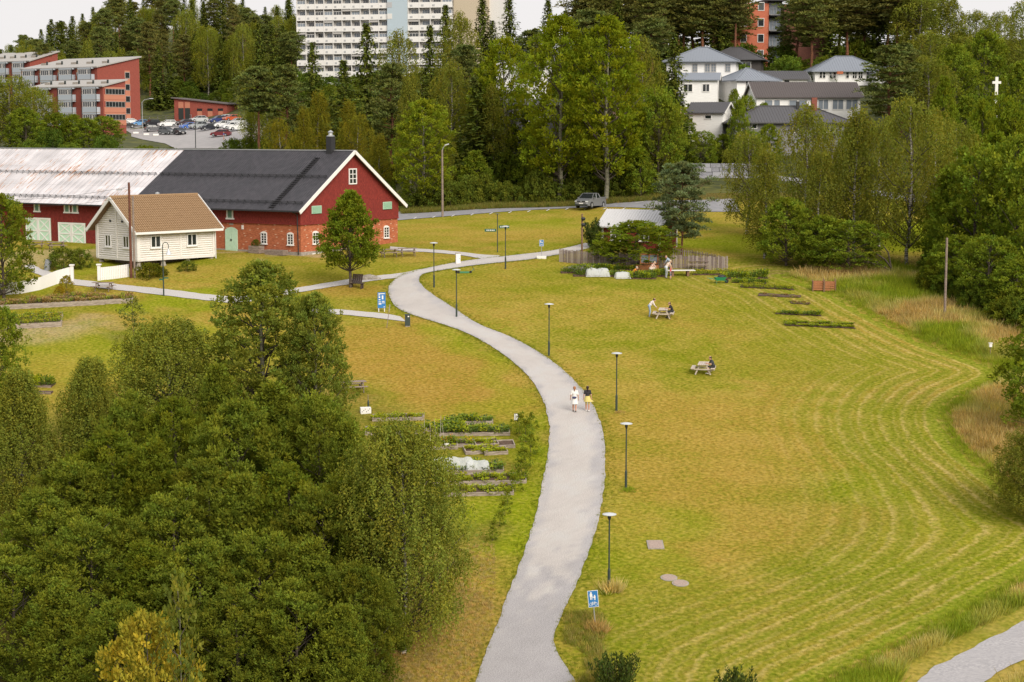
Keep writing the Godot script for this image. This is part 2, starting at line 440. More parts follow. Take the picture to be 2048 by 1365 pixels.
func make_ground() -> void:
	for k in [[1560, 552], [1640, 580], [1700, 612], [1780, 655], [1850, 690], [1920, 715], [1975, 735], [1988, 752], [1960, 768], [1920, 785], [1893, 805], [1880, 835], [1890, 870], [1920, 905], [1970, 945], [2048, 1005], [2130, 1050], [2140, 1090], [2048, 1148], [1990, 1180], [1930, 1215], [1850, 1255], [1760, 1300], [1680, 1340], [1600, 1380]]:
		edge_line.append(flat(hit(k[0], k[1])))
	var fine_line := PackedVector2Array()
	for i in edge_line.size() - 1:
		for k in 4:
			fine_line.append(edge_line[i].cubic_interpolate(edge_line[i + 1], edge_line[maxi(i - 1, 0)], edge_line[mini(i + 2, edge_line.size() - 1)], k / 4.0))
	edge_line = fine_line
	var upper_line := fine_line.slice(0, 66)
	var lower_line := fine_line.slice(66)
	meadow_poly = edge_line.duplicate()
	for q in [Vector2(10, 66), Vector2(79, 66), Vector2(79, 215), Vector2(60, 176)]:
		meadow_poly.append(q)
	for k in MAINPATH:
		main_line.append((flat(hit(k[0], k[1])) + flat(hit(k[2], k[3]))) * 0.5)
	# slow fields on a coarse raster, enlarged by the image class
	var cn := 256
	var names := ["edge", "path", "meadow", "r", "g", "b", "w"]
	var im := {}
	for k in names:
		im[k] = Image.create(cn, cn, false, Image.FORMAT_RF)
	var list := []
	for q in patches():
		list.append([flat(hit(q[0], q[1])), q[2], q[3], q[4], q[5]])
	var warp := noise(0.09, 11, 3)
	for j in cn:
		var d := D0 + (j + 0.5) / cn * SPAND
		for i in cn:
			var x := X0 + (i + 0.5) / cn * SPANX
			var p := Vector2(x, d)
			var e1 := seg_dist(upper_line, p) if x > 4.0 else 99.0
			var e2 := seg_dist(lower_line, p) if x > 4.0 else 99.0
			var hh := maxf(9.0 - absf(e1 - e2), 0.0) / 9.0
			im.edge.set_pixel(i, j, Color(minf(e1, e2) - hh * hh * 2.25 * smoothstep(2.0, 9.0, minf(e1, e2)), 0, 0))
			im.path.set_pixel(i, j, Color(seg_dist(main_line, p) if absf(x) < 30.0 else 50.0, 0, 0))
			im.meadow.set_pixel(i, j, Color(1.0 if x > 10 and Geometry2D.is_point_in_polygon(p, meadow_poly) else 0.0, 0, 0))
			var wx := x + warp.get_noise_2d(x, d) * 5.0
			var wd := d + warp.get_noise_2d(x + 300.0, d) * 6.0
			var sum := Color(0, 0, 0)
			var tot := 0.0
			var big := 0.0
			for q in list:
				var e := Vector2((wx - q[0].x) / q[1], (wd - q[0].y) / q[2]).length_squared()
				if e < 1.6:
					var s: float = q[4] * (1.0 - smoothstep(0.35, 1.6, e))
					sum += q[3] * s
					tot += s
					big = maxf(big, s)
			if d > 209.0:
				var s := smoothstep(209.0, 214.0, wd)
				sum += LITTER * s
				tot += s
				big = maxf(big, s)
			if tot > 0:
				sum = sum / tot
			im.r.set_pixel(i, j, Color(sum.r, 0, 0)); im.g.set_pixel(i, j, Color(sum.g, 0, 0)); im.b.set_pixel(i, j, Color(sum.b, 0, 0)); im.w.set_pixel(i, j, Color(big, 0, 0))
	print("coarse ", Time.get_ticks_msec())
	var n := 1536
	var ar := {}
	for k in names:
		im[k].resize(n, n, Image.INTERPOLATE_BILINEAR)
		ar[k] = im[k].get_data().to_float32_array()
	var f1 := noise(0.0233, 21, 5)
	var f2 := noise(0.27, 22, 3)
	var f3 := noise(0.0073, 23, 4)
	var f4 := noise(0.0800, 24, 3)
	var f5 := noise(0.46, 25, 3)
	var b5 := f5.get_image(n, n).get_data()
	var b1 := f1.get_image(n, n).get_data()
	var b2 := f2.get_image(n, n).get_data()
	var b3 := f3.get_image(n, n).get_data()
	var b4 := f4.get_image(n, n).get_data()
	var e_: PackedFloat32Array = ar.edge
	var p_: PackedFloat32Array = ar.path
	var m_: PackedFloat32Array = ar.meadow
	var r_: PackedFloat32Array = ar.r
	var g_: PackedFloat32Array = ar.g
	var bb_: PackedFloat32Array = ar.b
	var w_: PackedFloat32Array = ar.w
	var out := PackedByteArray()
	out.resize(n * n * 3)
	var table := PackedByteArray()          # linear 0..0.5 to sRGB bytes
	for i in 1024:
		table.append(int(255.0 * Color(i / 2048.0, 0, 0).linear_to_srgb().r))
	var at := 0
	for k in n * n:
		var c1 := b1[k] / 255.0
		var c2 := b2[k] / 255.0
		var c3 := b3[k] / 255.0
		var c4 := b4[k] / 255.0
		var t := clampf((c1 * 0.5 + c3 * 0.55 + c2 * 0.30 - 0.42) * 1.9, 0.0, 1.0)      # green to straw
		var u := clampf((c4 * 0.5 + c3 * 0.5 - 0.50) * 2.6, 0.0, 0.55)      # towards rust
		var e := e_[k]
		var rr := lerpf(lerpf(0.164, 0.288, t), 0.262, u)
		var gg := lerpf(lerpf(0.170, 0.220, t), 0.165, u)
		var b := lerpf(lerpf(0.012, 0.042, t), 0.032, u)
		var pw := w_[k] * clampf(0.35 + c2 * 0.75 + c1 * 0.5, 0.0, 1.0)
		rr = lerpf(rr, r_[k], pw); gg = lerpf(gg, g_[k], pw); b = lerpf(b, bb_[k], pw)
		if m_[k] > 0.5:
			var s := clampf(c1 * 1.3 - 0.2, 0.0, 1.0) * 0.85
			rr = lerpf(rr, 0.34, s * 0.6); gg = lerpf(gg, 0.26, s * 0.6); b = lerpf(b, 0.08, s * 0.6)
		elif e < 22.0:
			# rows left by the mower run along the border: broad green passes, thin broken lines of pale clippings
			var ww := e * 4.4 + (c4 - 0.5) * 1.2 + (c3 - 0.5) * 1.4
			var st := sin(ww)
			var fade := (1.0 - smoothstep(3.0, 15.0, e)) * clampf(0.5 + c3 * 0.9, 0.0, 1.0)
			var green := smoothstep(-0.3, 0.8, st) * fade * 0.75
			rr = lerpf(rr, 0.155, green); gg = lerpf(gg, 0.168, green); b = lerpf(b, 0.015, green)
			var broken := clampf(c2 * 1.4 + c1 * 0.9 - 0.55, 0.0, 1.0)
			var pale := (smoothstep(0.80, 0.99, -sin(ww + 0.5)) * 0.9 + smoothstep(0.80, 0.99, sin(ww * 2.0 + 1.0)) * 0.4 + smoothstep(0.8, 1.0, sin(ww * 3.0)) * 0.25) * fade * broken
			rr = lerpf(rr, 0.40, pale * 0.85); gg = lerpf(gg, 0.305, pale * 0.85); b = lerpf(b, 0.12, pale * 0.85)
			if e < 0.9:
				rr = lerpf(rr, 0.15, 0.6); gg = lerpf(gg, 0.19, 0.6); b = lerpf(b, 0.013, 0.6)
		# tussocks of living grass and mats of bleached clippings
		var q5 := b5[k] / 255.0 * 0.6 + c2 * 0.55 + (c1 - 0.5) * 0.3
		if q5 > 0.62:
			var s5 := minf(0.75, (q5 - 0.62) * 4.0)
			rr = lerpf(rr, 0.36, s5 * 0.35); gg = lerpf(gg, 0.265, s5 * 0.35); b = lerpf(b, 0.09, s5 * 0.35)
		elif q5 < 0.5:
			var s5 := minf(0.5, (0.5 - q5) * 2.6)
			rr = lerpf(rr, rr * 0.72, s5); gg = lerpf(gg, gg * 0.98, s5); b = lerpf(b, b * 0.55, s5)
		var vv := 0.98 + c2 * 0.30
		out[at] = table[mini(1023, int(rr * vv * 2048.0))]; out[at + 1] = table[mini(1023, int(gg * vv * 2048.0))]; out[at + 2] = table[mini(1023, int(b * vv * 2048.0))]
		at += 3
	lawn_img = Image.create_from_data(n, n, false, Image.FORMAT_RGB8, out)
	print("lawn map ", Time.get_ticks_msec())
	var big := lawn_img.duplicate()
	big.resize(2048, 2048, Image.INTERPOLATE_CUBIC)
	big.convert(Image.FORMAT_RGBA8)
	# short blades and clippings: specks of darker and paler turf
	var tile := 512
	var g1 := noise(0.33, 31, 2).get_seamless_image(tile, tile).get_data()
	var g2 := noise(0.21, 32, 2).get_seamless_image(tile, tile).get_data()
	var bytes := PackedByteArray()
	bytes.resize(tile * tile * 4)
	at = 0
	for k in tile * tile:
		var q := (g1[k] + g2[k]) / 510.0
		var dark := q < 0.5
		bytes[at] = 62 if dark else 205; bytes[at + 1] = 70 if dark else 178; bytes[at + 2] = 8 if dark else 80
		bytes[at + 3] = int(clampf(absf(q - 0.5) * 330.0, 0.0, 70.0))
		at += 4
	var fine := Image.create_from_data(tile, tile, false, Image.FORMAT_RGBA8, bytes)
	for j in 4:
		for i in 4:
			big.blend_rect(fine, Rect2i(0, 0, tile, tile), Vector2i(i * tile, j * tile))
	var lm := StandardMaterial3D.new()
	lm.albedo_texture = ImageTexture.create_from_image(big)
	lm.roughness = 0.95
	lm.metallic_specular = 0.05
	lm.texture_repeat = false
	M.lawn = lm
	M.hillside = texmat(grainpic(256, Color(0.16, 0.19, 0.06), Color(0.36, 0.36, 0.12), 0.03, 41), 0.05, 0.95, true)
	# two sheets that meet edge to edge: the mown park and the hills round it
	var i0 := cell(gx, -79.0)
	var i1 := cell(gx, 79.0) + 1
	var j0 := cell(gd, 61.0)
	var j1 := cell(gd, 215.0) + 1
	var w := gx.size()
	for part_no in 2:
		var st := SurfaceTool.new()
		st.begin(Mesh.PRIMITIVE_TRIANGLES)
		st.set_smooth_group(0)
		for j in gd.size() - 1:
			for i in w - 1:
				var inside := i >= i0 and i < i1 and j >= j0 and j < j1
				if inside != (part_no == 0):
					continue
				for k in [[0, 0], [0, 1], [1, 1], [0, 0], [1, 1], [1, 0]]:
					var x := gx[i + k[0]]
					var d := gd[j + k[1]]
					st.set_uv(Vector2((x - X0) / SPANX, (d - D0) / SPAND))
					st.add_vertex(Vector3(x, gh[(j + k[1]) * w + i + k[0]], -d))
		st.generate_normals()
		struct("lawn" if part_no == 0 else "hillside", st.commit(), lm if part_no == 0 else M.hillside)
	# paths and roads
	var gravel := StandardMaterial3D.new()
	var gn := NoiseTexture2D.new()
	gn.width = 512
	gn.height = 512
	gn.seamless = true
	gn.noise = noise(0.16, 51, 3)
	var gr := Gradient.new()
	gr.colors = PackedColorArray([Color(0.55, 0.535, 0.53), Color(0.84, 0.82, 0.81)])
	gn.color_ramp = gr
	gravel = texmat(gn, 0.16, 0.95, true)
	gravel.vertex_color_use_as_albedo = true
	var asphalt := texmat(grainpic(256, Color(0.56, 0.55, 0.56), Color(0.66, 0.645, 0.65), 0.12, 52), 0.2, 0.9, true)
	var tarmac := texmat(grainpic(256, Color(0.48, 0.48, 0.50), Color(0.58, 0.57, 0.585), 0.05, 53), 0.12, 0.9, true)
	M.gravel = gravel; M.asphalt = asphalt
	struct("path", strip(MAINPATH, 0.05, 0.09, 10, 3, 88.0), gravel)
	struct("gravel_path", strip(BACKPATH, 0.045, 0.15, 3), gravel)
	struct("gravel_path", strip(BARNPATH, 0.040, 0.18, 3), gravel)
	struct("gravel_path", strip(SIDEPATH, 0.045, 0.15, 3), gravel)
	struct("road", strip(ROAD, 0.05, 0.12, 4), tarmac)
	struct("road", strip(UPPER, 0.05, 0.05, 3), tarmac)
	struct("road", strip(CORNER, 0.05, 0.15, 5), asphalt)
	print("ground ", Time.get_ticks_msec())

func lawn_colour(x: float, z: float) -> Color:
	var i := clampi(int((x - X0) / SPANX * 1536), 0, 1535)
	var j := clampi(int((-z - D0) / SPAND * 1536), 0, 1535)
	return lawn_img.get_pixel(i, j).srgb_to_linear()

# ---- trees -----------------------------------------------------------------
class Leaves:
	var v := PackedVector3Array()
	var n := PackedVector3Array()
	var c := PackedColorArray()
	var x := PackedInt32Array()
	func leaf(p: Vector3, along: Vector3, nrm: Vector3, l: float, w: float, col: Color) -> void:
		var s := nrm.cross(along)
		var k := s.length()
		if k < 0.01:
			return
		s = s * (w * 0.5 / k)
		var a := along * l
		nrm = (nrm - along * nrm.dot(along)).normalized()
		var q := v.size()
		v.append(p); v.append(p + a * 0.45 + s); v.append(p + a); v.append(p + a * 0.45 - s)
		for i in 4:
			n.append(nrm); c.append(col)
		x.append(q); x.append(q + 1); x.append(q + 2); x.append(q); x.append(q + 2); x.append(q + 3)
	func mesh() -> ArrayMesh:
		var m := ArrayMesh.new()
		var a := []
		a.resize(Mesh.ARRAY_MAX)
		a[Mesh.ARRAY_VERTEX] = v
		a[Mesh.ARRAY_NORMAL] = n
		a[Mesh.ARRAY_COLOR] = c
		a[Mesh.ARRAY_INDEX] = x
		m.add_surface_from_arrays(Mesh.PRIMITIVE_TRIANGLES, a)
		return m

func rdir(r: RandomNumberGenerator) -> Vector3:
	var y := r.randf_range(-1, 1)
	var a := r.randf() * TAU
	var k := sqrt(1 - y * y)
	return Vector3(cos(a) * k, y, sin(a) * k)

func jitter(r: RandomNumberGenerator, c: Color, amount: float) -> Color:
	var k := 1.0 + r.randf_range(-amount, amount)
	var h := r.randf_range(-amount, amount) * 0.5
	return Color(c.r * k * (1.0 + h), c.g * k, c.b * k * (1.0 - h))

# o: seed, h height, r radius, base (fraction of bare stem), clumps, leaves per clump, size of a leaf, colour, shape (round, cone, column, dome), hang (strands that droop), up
func broad(o: Dictionary) -> Dictionary:
	var r := RandomNumberGenerator.new()
	r.seed = o.seed
	var h: float = o.h
	var rad: float = o.r
	var lv := Leaves.new()
	var wood := MB.new()
	var arms := MB.new()
	var stem := []
	var lean := Vector3(r.randf_range(-1, 1), 0, r.randf_range(-1, 1)) * h * 0.03
	for i in 9:
		var t := i / 8.0
		stem.append(Vector3(0, -0.3 + t * (h * 0.93 + 0.3), 0) + lean * sin(t * PI) + Vector3(r.randf_range(-1, 1), 0, r.randf_range(-1, 1)) * h * 0.008)
	wood.path(stem, o.get("stem", h * 0.016), h * 0.003, 7)
	var shape: String = o.get("shape", "round")
	var base: float = o.base
	var hang: float = o.get("hang", 0.0)
	var rise: float = o.get("rise", 0.0)
	var size: float = o.size
	var lobes := []
	for i in 12:
		lobes.append([r.randf() * TAU, r.randf(), r.randf_range(0.62, 1.22)])
	var count: int = o.clumps
	for i in count:
		var t := (i + r.randf()) / count
		if shape == "round" or shape == "dome":
			t = pow(t, 0.9)
		var env := 1.0
		match shape:
			"round": env = sqrt(maxf(0.0, 1.0 - pow(absf(t - 0.42) / 0.60, 2.2)))
			"dome": env = sqrt(maxf(0.0, 1.0 - pow(t, 2.4))) * (0.75 + 0.25 * smoothstep(0.0, 0.2, t))
			"cone": env = pow(1.0 - t, 0.75) * (0.6 + 0.4 * smoothstep(0.0, 0.25, t))
			"column": env = pow(sin(PI * clampf(t * 0.90 + 0.10, 0.0, 1.0)), 0.6)
		var q := i * 2.39996 + r.randf_range(-0.5, 0.5)
		var bump := 1.0
		for k in lobes:
			var dq := absf(angle_difference(q, k[0])) / 0.8 + absf(t - k[1]) / 0.26
			if dq < 1.0:
				bump = lerpf(k[2], bump, dq)
		var out := rad * env * bump * (0.35 + 0.65 * sqrt(r.randf()))
		var y := h * (base + (1.0 - base) * t * 0.96) * (1.0 + (bump - 1.0) * 0.22 * t)
		var c := Vector3(cos(q) * out, y, sin(q) * out) + lean * sin(y / h * PI)
		var cr: float = o.get("clump", rad * 0.24) * r.randf_range(1.0 - o.get("uneven", 0.3), 1.0 + o.get("uneven", 0.3)) * (1.0 if t < 0.85 else 0.75)
		# a limb from the stem to the clump
		var from := Vector3(0, maxf(h * base * 0.7, y - out * r.randf_range(0.5, 1.0) - cr * 0.5), 0) + lean * 0.7
		if i % o.get("limbs", 2) == 0:
			var mid := from.lerp(c, 0.5) + Vector3(0, -out * 0.06, 0) + rdir(r) * cr * 0.25
			arms.tube(from, mid, h * 0.0052 * (1.2 - t * 0.8), h * 0.0030, 5, false)
			arms.tube(mid, c, h * 0.0030, h * 0.0010, 4, false)
		var tone := jitter(r, o.col, 0.22)
		if hang > 0.0:
			var strands: int = o.leaves / 14
			for s in strands:
				var e := rdir(r)
				var p := c + Vector3(e.x, e.y * 0.55, e.z) * cr
				var sway := Vector3(e.x, 0, e.z) * 0.25
				var l := hang * r.randf_range(0.35, 1.0)
				for k in 14:
					var f := k / 13.0
					var w := p + Vector3(sway.x * f * l, -f * f * l * 0.85 - f * l * 0.15 + 0.25 * l, sway.z * f * l) + rdir(r) * size * 0.7
					var nn := (rdir(r) + Vector3(e.x, 0.6, e.z) * 0.8).normalized()
					lv.leaf(w, (rdir(r) + Vector3(0, -0.9, 0)).normalized(), nn, size * r.randf_range(0.75, 1.3), size * 0.62, jitter(r, tone, 0.22))
		else:
			# sprays: rosettes of leaves at the twig ends
			var per: int = o.get("per", 11)
			var spread: float = size * o.get("loose", 0.75)
			for k in int(o.leaves) / per:
				var e := rdir(r)
				if e.y < -0.25 and r.randf() < 0.6:
					e.y = -e.y
				var tip := c + Vector3(e.x, e.y * 0.78, e.z) * cr * pow(r.randf(), 0.33)
				if rise > 0.0:
					tip.y += rise * cr * (1.0 - absf(e.y)) * r.randf()
				var axis := (e * 0.6 + Vector3(0, 0.55 + rise * 0.5, 0) + rdir(r) * 0.3).normalized()
				var tint := jitter(r, tone, 0.14)
				for m in per:
					var d := rdir(r)
					var p := tip + d * spread * 0.6 - axis * spread * (m * 1.6 / per)
					var al := (d + axis * 0.9).normalized()
					var nn := (axis + d * 0.55 + rdir(r) * 0.35).normalized()
					lv.leaf(p, al, nn, size * r.randf_range(0.75, 1.3), size * o.get("wide", 0.68), jitter(r, tint, 0.16))
	return {"crown": lv.mesh(), "trunk": wood.mesh(), "limbs": arms.mesh(), "h": h, "r": rad}

func spruce(o: Dictionary) -> Dictionary:
	var r := RandomNumberGenerator.new()
	r.seed = o.seed
	var h: float = o.h
	var rad: float = o.r
	var lv := Leaves.new()
	var wood := MB.new()
	wood.path([Vector3(0, -0.3, 0), Vector3(0.05, h * 0.4, 0.03), Vector3(0, h * 0.99, 0)], h * 0.013, 0.02, 7)
	var y: float = h * o.base
	var size: float = o.size
	while y < h * 0.985:
		var t: float = (y - h * o.base) / (h * (1.0 - o.base))
		var reach := rad * pow(1.0 - t, 0.72) * r.randf_range(0.72, 1.12) + 0.12
		var arms := int(lerpf(9, 4, t))
		var q0 := r.randf() * TAU
		for i in arms:
			var q := q0 + TAU * i / arms + r.randf_range(-0.25, 0.25)
			var l := reach * r.randf_range(0.7, 1.15)
			var e := Vector3(cos(q), 0, sin(q))
			var drop := lerpf(0.42, -0.35, t)
			var tone := jitter(r, o.col, 0.2)
			var steps := maxi(3, int(l / size * 2.3))
			if i % 2 == 0:
				wood.tube(Vector3(0, y, 0), Vector3(0, y - drop * l * 0.55, 0) + e * l * 0.7, 0.03, 0.01, 3, false)
			for k in steps:
				var f := (k + 0.6) / steps
				var p := Vector3(0, y - drop * l * (f - 0.35 * f * f) , 0) + e * l * f
				var side := Vector3(-e.z, 0, e.x)
				for s in [-1.0, 1.0, 0.0]:
					var al: Vector3 = (e * 0.8 + side * s * r.randf_range(0.5, 1.1) + Vector3(0, r.randf_range(-0.55, 0.1), 0)).normalized()
					var nn := (Vector3(0, 1, 0) + rdir(r) * 0.55 + e * 0.3).normalized()
					lv.leaf(p + rdir(r) * size * 0.15, al, nn, size * (1.25 - f * 0.5) * (1.0 - t * 0.45) * r.randf_range(0.7, 1.2), size * 0.45 * (1.0 - t * 0.35), jitter(r, tone, 0.2))
				if r.randf() < 0.6:
					lv.leaf(p, (Vector3(0, -1, 0) + rdir(r) * 0.4).normalized(), (e + rdir(r) * 0.6).normalized(), size * r.randf_range(0.6, 1.1), size * 0.4, jitter(r, tone, 0.2))
		y += lerpf(0.55, 0.30, t) * o.get("gap", 1.0)
	lv.leaf(Vector3(0, h * 0.94, 0), Vector3.UP, Vector3(0, 0, 1), h * 0.06, size * 0.3, o.col)
	return {"crown": lv.mesh(), "trunk": wood.mesh(), "h": h, "r": rad}

func pine(o: Dictionary) -> Dictionary:
	var r := RandomNumberGenerator.new()
	r.seed = o.seed
	var h: float = o.h
	var rad: float = o.r
	var lv := Leaves.new()
	var wood := MB.new()
	var stem := []
	for i in 8:
		stem.append(Vector3(r.randf_range(-1, 1) * h * 0.008, -0.3 + i / 7.0 * h * 0.95, r.randf_range(-1, 1) * h * 0.008))
	wood.path(stem, h * 0.0145, h * 0.004, 7)
	var size: float = o.size
	for i in int(o.arms):
		var t: float = (i + r.randf()) / o.arms
		var y: float = h * (o.base + (0.97 - o.base) * t)
		var env := pow(sin(PI * clampf(0.16 + t * 0.80, 0, 1)), 0.7)
		var l := rad * env * r.randf_range(0.5, 1.1)
		var q := i * 2.4 + r.randf_range(-0.4, 0.4)
		var e := Vector3(cos(q), 0, sin(q))
		var tip := Vector3(0, y + l * lerpf(0.0, 0.5, t), 0) + e * l
		wood.tube(Vector3(0, y - 0.2, 0), tip, h * 0.004, 0.012, 4, false)
		for k in 3:
			var c := tip.lerp(Vector3(0, y, 0), k * 0.27) + rdir(r) * l * 0.16 * k
			var cr: float = (0.42 + 0.16 * l) * r.randf_range(0.7, 1.2) * o.get("puff", 1.0)
			var tone := jitter(r, o.col, 0.2)
			for s in int(o.leaves):
				var d := rdir(r)
				d.y = absf(d.y) * 0.9 - 0.12
				var p: Vector3 = c + Vector3(d.x, d.y * 0.55, d.z) * cr * pow(r.randf(), 0.45)
				lv.leaf(p, (d + rdir(r) * 0.5 + Vector3(0, 0.3, 0)).normalized(), (rdir(r) + Vector3(0, 0.8, 0)).normalized(), size * r.randf_range(0.8, 1.3), size * 0.42, jitter(r, tone, 0.2))
	return {"crown": lv.mesh(), "trunk": wood.mesh(), "h": h, "r": rad}

var K := {}          # kinds of tree: name -> variants
func make_kinds() -> void:
	var willow := Color(0.172, 0.200, 0.024)
	var birch := Color(0.215, 0.228, 0.034)
	var aspen := Color(0.228, 0.262, 0.020)
	# near trees, fine leaves
	K.willow = []
	for s in 3:
		K.willow.append(broad({"seed": 100 + s, "h": 9.5, "r": 3.3, "base": 0.03, "clumps": 190, "leaves": 210, "size": 0.185, "clump": 0.66, "uneven": 0.5, "col": willow, "shape": ["cone", "column", "round"][s], "rise": 1.3, "wide": 0.5, "stem": 0.18, "limbs": 4}))
	K.near_birch = []
	for s in 2:
		K.near_birch.append(broad({"seed": 120 + s, "h": 12.0, "r": 2.9, "base": 0.12, "clumps": 190, "leaves": 300, "size": 0.13, "clump": 0.8, "col": birch, "shape": "cone" if s == 1 else "round", "hang": 1.3, "limbs": 2, "stem": 0.16}))
	K.poplar = [broad({"seed": 130, "h": 13.0, "r": 2.9, "base": 0.08, "clumps": 170, "leaves": 230, "size": 0.16, "clump": 0.75, "col": Color(0.250, 0.280, 0.055), "shape": "column", "rise": 1.2, "wide": 0.7, "stem": 0.2})]
	# trees of the middle distance
	K.birch = []
	for s in 3:
		K.birch.append(broad({"seed": 140 + s, "h": 14.0, "r": 3.2, "base": 0.16, "clumps": 95, "leaves": 150, "size": 0.20, "clump": 0.85, "col": birch, "shape": ["round", "cone", "column"][s], "hang": 1.9, "stem": 0.17}))
	K.leafy = []
	for s in 3:
		K.leafy.append(broad({"seed": 150 + s, "h": 12.0, "r": 4.0, "base": 0.10, "clumps": 120, "leaves": 120, "size": 0.27, "clump": 1.05, "col": Color(0.190, 0.235, 0.024), "shape": ["round", "dome", "cone"][s], "stem": 0.2}))
	K.aspen = []
	for s in 2:
		K.aspen.append(broad({"seed": 160 + s, "h": 20.0, "r": 4.4, "base": 0.16, "clumps": 170, "leaves": 110, "size": 0.30, "clump": 1.15, "col": aspen, "shape": ["column", "round"][s], "rise": 0.7, "stem": 0.27, "limbs": 3}))
	K.spruce = []
	for s in 3:
		K.spruce.append(spruce({"seed": 170 + s, "h": 17.0, "r": 3.0, "base": 0.05, "size": 0.74, "col": Color(0.130, 0.152, 0.026), "gap": 1.0}))
	K.pine = []
	for s in 3:
		K.pine.append(pine({"seed": 180 + s, "h": 17.0, "r": 3.2, "base": [0.42, 0.30, 0.55][s], "arms": 60, "leaves": 46, "size": 0.44, "col": Color(0.165, 0.168, 0.042)}))
	K.garden_pine = [pine({"seed": 190, "h": 9.0, "r": 3.4, "base": 0.20, "arms": 64, "leaves": 90, "size": 0.26, "col": Color(0.165, 0.178, 0.070), "puff": 0.85})]
	K.maple = [broad({"seed": 195, "h": 8.2, "r": 3.3, "base": 0.24, "clumps": 150, "leaves": 140, "size": 0.2, "clump": 0.66, "col": Color(0.165, 0.205, 0.018), "shape": "cone", "rise": 0.7, "stem": 0.15})]
	K.bush = []
	for s in 3:
		K.bush.append(broad({"seed": 200 + s, "h": 2.4, "r": 1.7, "base": 0.0, "clumps": 42, "leaves": 85, "size": 0.17, "clump": 0.5, "col": Color(0.150, 0.178, 0.026), "shape": "dome", "stem": 0.05}))
	K.juniper = [spike({"seed": 210, "h": 2.2, "r": 1.1, "spikes": 46, "col": Color(0.070, 0.095, 0.020)}), spike({"seed": 211, "h": 2.2, "r": 1.0, "spikes": 40, "col": Color(0.072, 0.098, 0.020)})]
	K.young = [broad({"seed": 230, "h": 1.5, "r": 0.7, "base": 0.0, "clumps": 16, "leaves": 55, "size": 0.13, "clump": 0.26, "col": Color(0.25, 0.29, 0.04), "shape": "dome", "rise": 0.8, "stem": 0.03})]
	K.sapling = [broad({"seed": 220, "h": 4.2, "r": 0.8, "base": 0.32, "clumps": 34, "leaves": 36, "size": 0.13, "clump": 0.34, "col": Color(0.20, 0.22, 0.05), "shape": "column", "rise": 0.8, "stem": 0.03})]
	K.yellow = [broad({"seed": 225, "h": 4.0, "r": 2.0, "base": 0.05, "clumps": 90, "leaves": 120, "size": 0.12, "clump": 0.42, "col": Color(0.40, 0.33, 0.04), "shape": "dome", "rise": 0.8, "stem": 0.06})]
	M.leaf = leafmat(1.0, 1.0, 1.0, 0.26)
	M.leaf_light = leafmat(1.0, 1.0, 0.85)
	M.leaf_light.backlight = lin(1, 1, 0.4)
	M.leaf_yellow = leafmat(1.0, 0.84, 0.6)
	M.leaf_olive = leafmat(1.0, 0.95, 1.0)
	M.needle = leafmat(0.9, 0.92, 0.9, 0.08)
	M.needle_blue = leafmat(0.84, 0.95, 1.0, 0.08)
	M.needle_brown = leafmat(0.92, 0.86, 0.95, 0.08)
	M.twig = mat(0.075, 0.058, 0.046, 0.95)
	M.bark = texmat(grainpic(128, Color(0.24, 0.21, 0.18), Color(0.42, 0.37, 0.32), 0.06, 61, 1.0, 0.25), 0.6, 0.95)
	M.birch_bark = texmat(grainpic(128, Color(0.22, 0.20, 0.18), Color(0.80, 0.77, 0.73), 0.05, 62, 0.25, 1.6, 3.5), 0.5, 0.85)
	M.pine_bark = texmat(grainpic(128, Color(0.30, 0.20, 0.15), Color(0.56, 0.36, 0.25), 0.06, 63, 1.0, 0.25), 0.6, 0.95)
	M.aspen_bark = texmat(grainpic(128, Color(0.38, 0.37, 0.31), Color(0.60, 0.58, 0.50), 0.05, 64, 0.4, 1.0), 0.5, 0.9)

func spike(o: Dictionary) -> Dictionary:
	var r := RandomNumberGenerator.new()
	r.seed = o.seed
	var lv := Leaves.new()
	var wood := MB.new()
	for i in int(o.spikes):
		var q := r.randf() * TAU
		var out: float = o.r * sqrt(r.randf())
		var foot := Vector3(cos(q) * out * 0.45, 0, sin(q) * out * 0.45)
		var tip := Vector3(cos(q) * out, o.h * r.randf_range(0.6, 1.0) * (1.0 - 0.25 * out / o.r), sin(q) * out)
		wood.tube(foot * 0.3, tip * 0.9, 0.02, 0.005, 4, false)
		for k in 90:
			var t := r.randf()
			var p := foot.lerp(tip, t)
			var w := 0.20 * sin(PI * clampf(t * 0.85 + 0.12, 0, 1))
			var d := rdir(r)
			lv.leaf(p + Vector3(d.x, d.y * 0.5, d.z) * w * 0.5, (Vector3(d.x, 1.1, d.z)).normalized(), (Vector3(d.x, 0.3, d.z) + rdir(r) * 0.4).normalized(), r.randf_range(0.10, 0.19), 0.055, jitter(r, o.col, 0.28))
	return {"crown": lv.mesh(), "trunk": wood.mesh(), "h": o.h, "r": o.r}

func plant(called: String, kind: Dictionary, at: Vector3, h: float, w: float, leaf: Material, bark: Material, label: String, category: String, group := "", turn := -1.0) -> Node3D:
	var o := thing(called, label, category, at, rng.randf() * TAU if turn < 0 else turn, group)
	o.scale = Vector3(w / (2 * kind.r), h / kind.h, w / (2 * kind.r))
	part("trunk", kind.trunk, bark, o)
	if kind.has("limbs"):
		part("limbs", kind.limbs, M.twig, o)
	part("crown", kind.crown, leaf, o)
	return o

# a tree at a bearing and distance whose top and width are read off the photograph
func tree(called: String, kind: Dictionary, px: float, d: float, ytop: float, wpx: float, leaf: Material, bark: Material, label: String, group := "") -> Node3D:
	var at := stand(px, d)
	var h := maxf(1.0, top_height(px, ytop, d) - at.y)
	return plant(called, kind, at, h, wpx / F * d, leaf, bark, label, "tree", group)

# ---- buildings -------------------------------------------------------------
var cache := {}

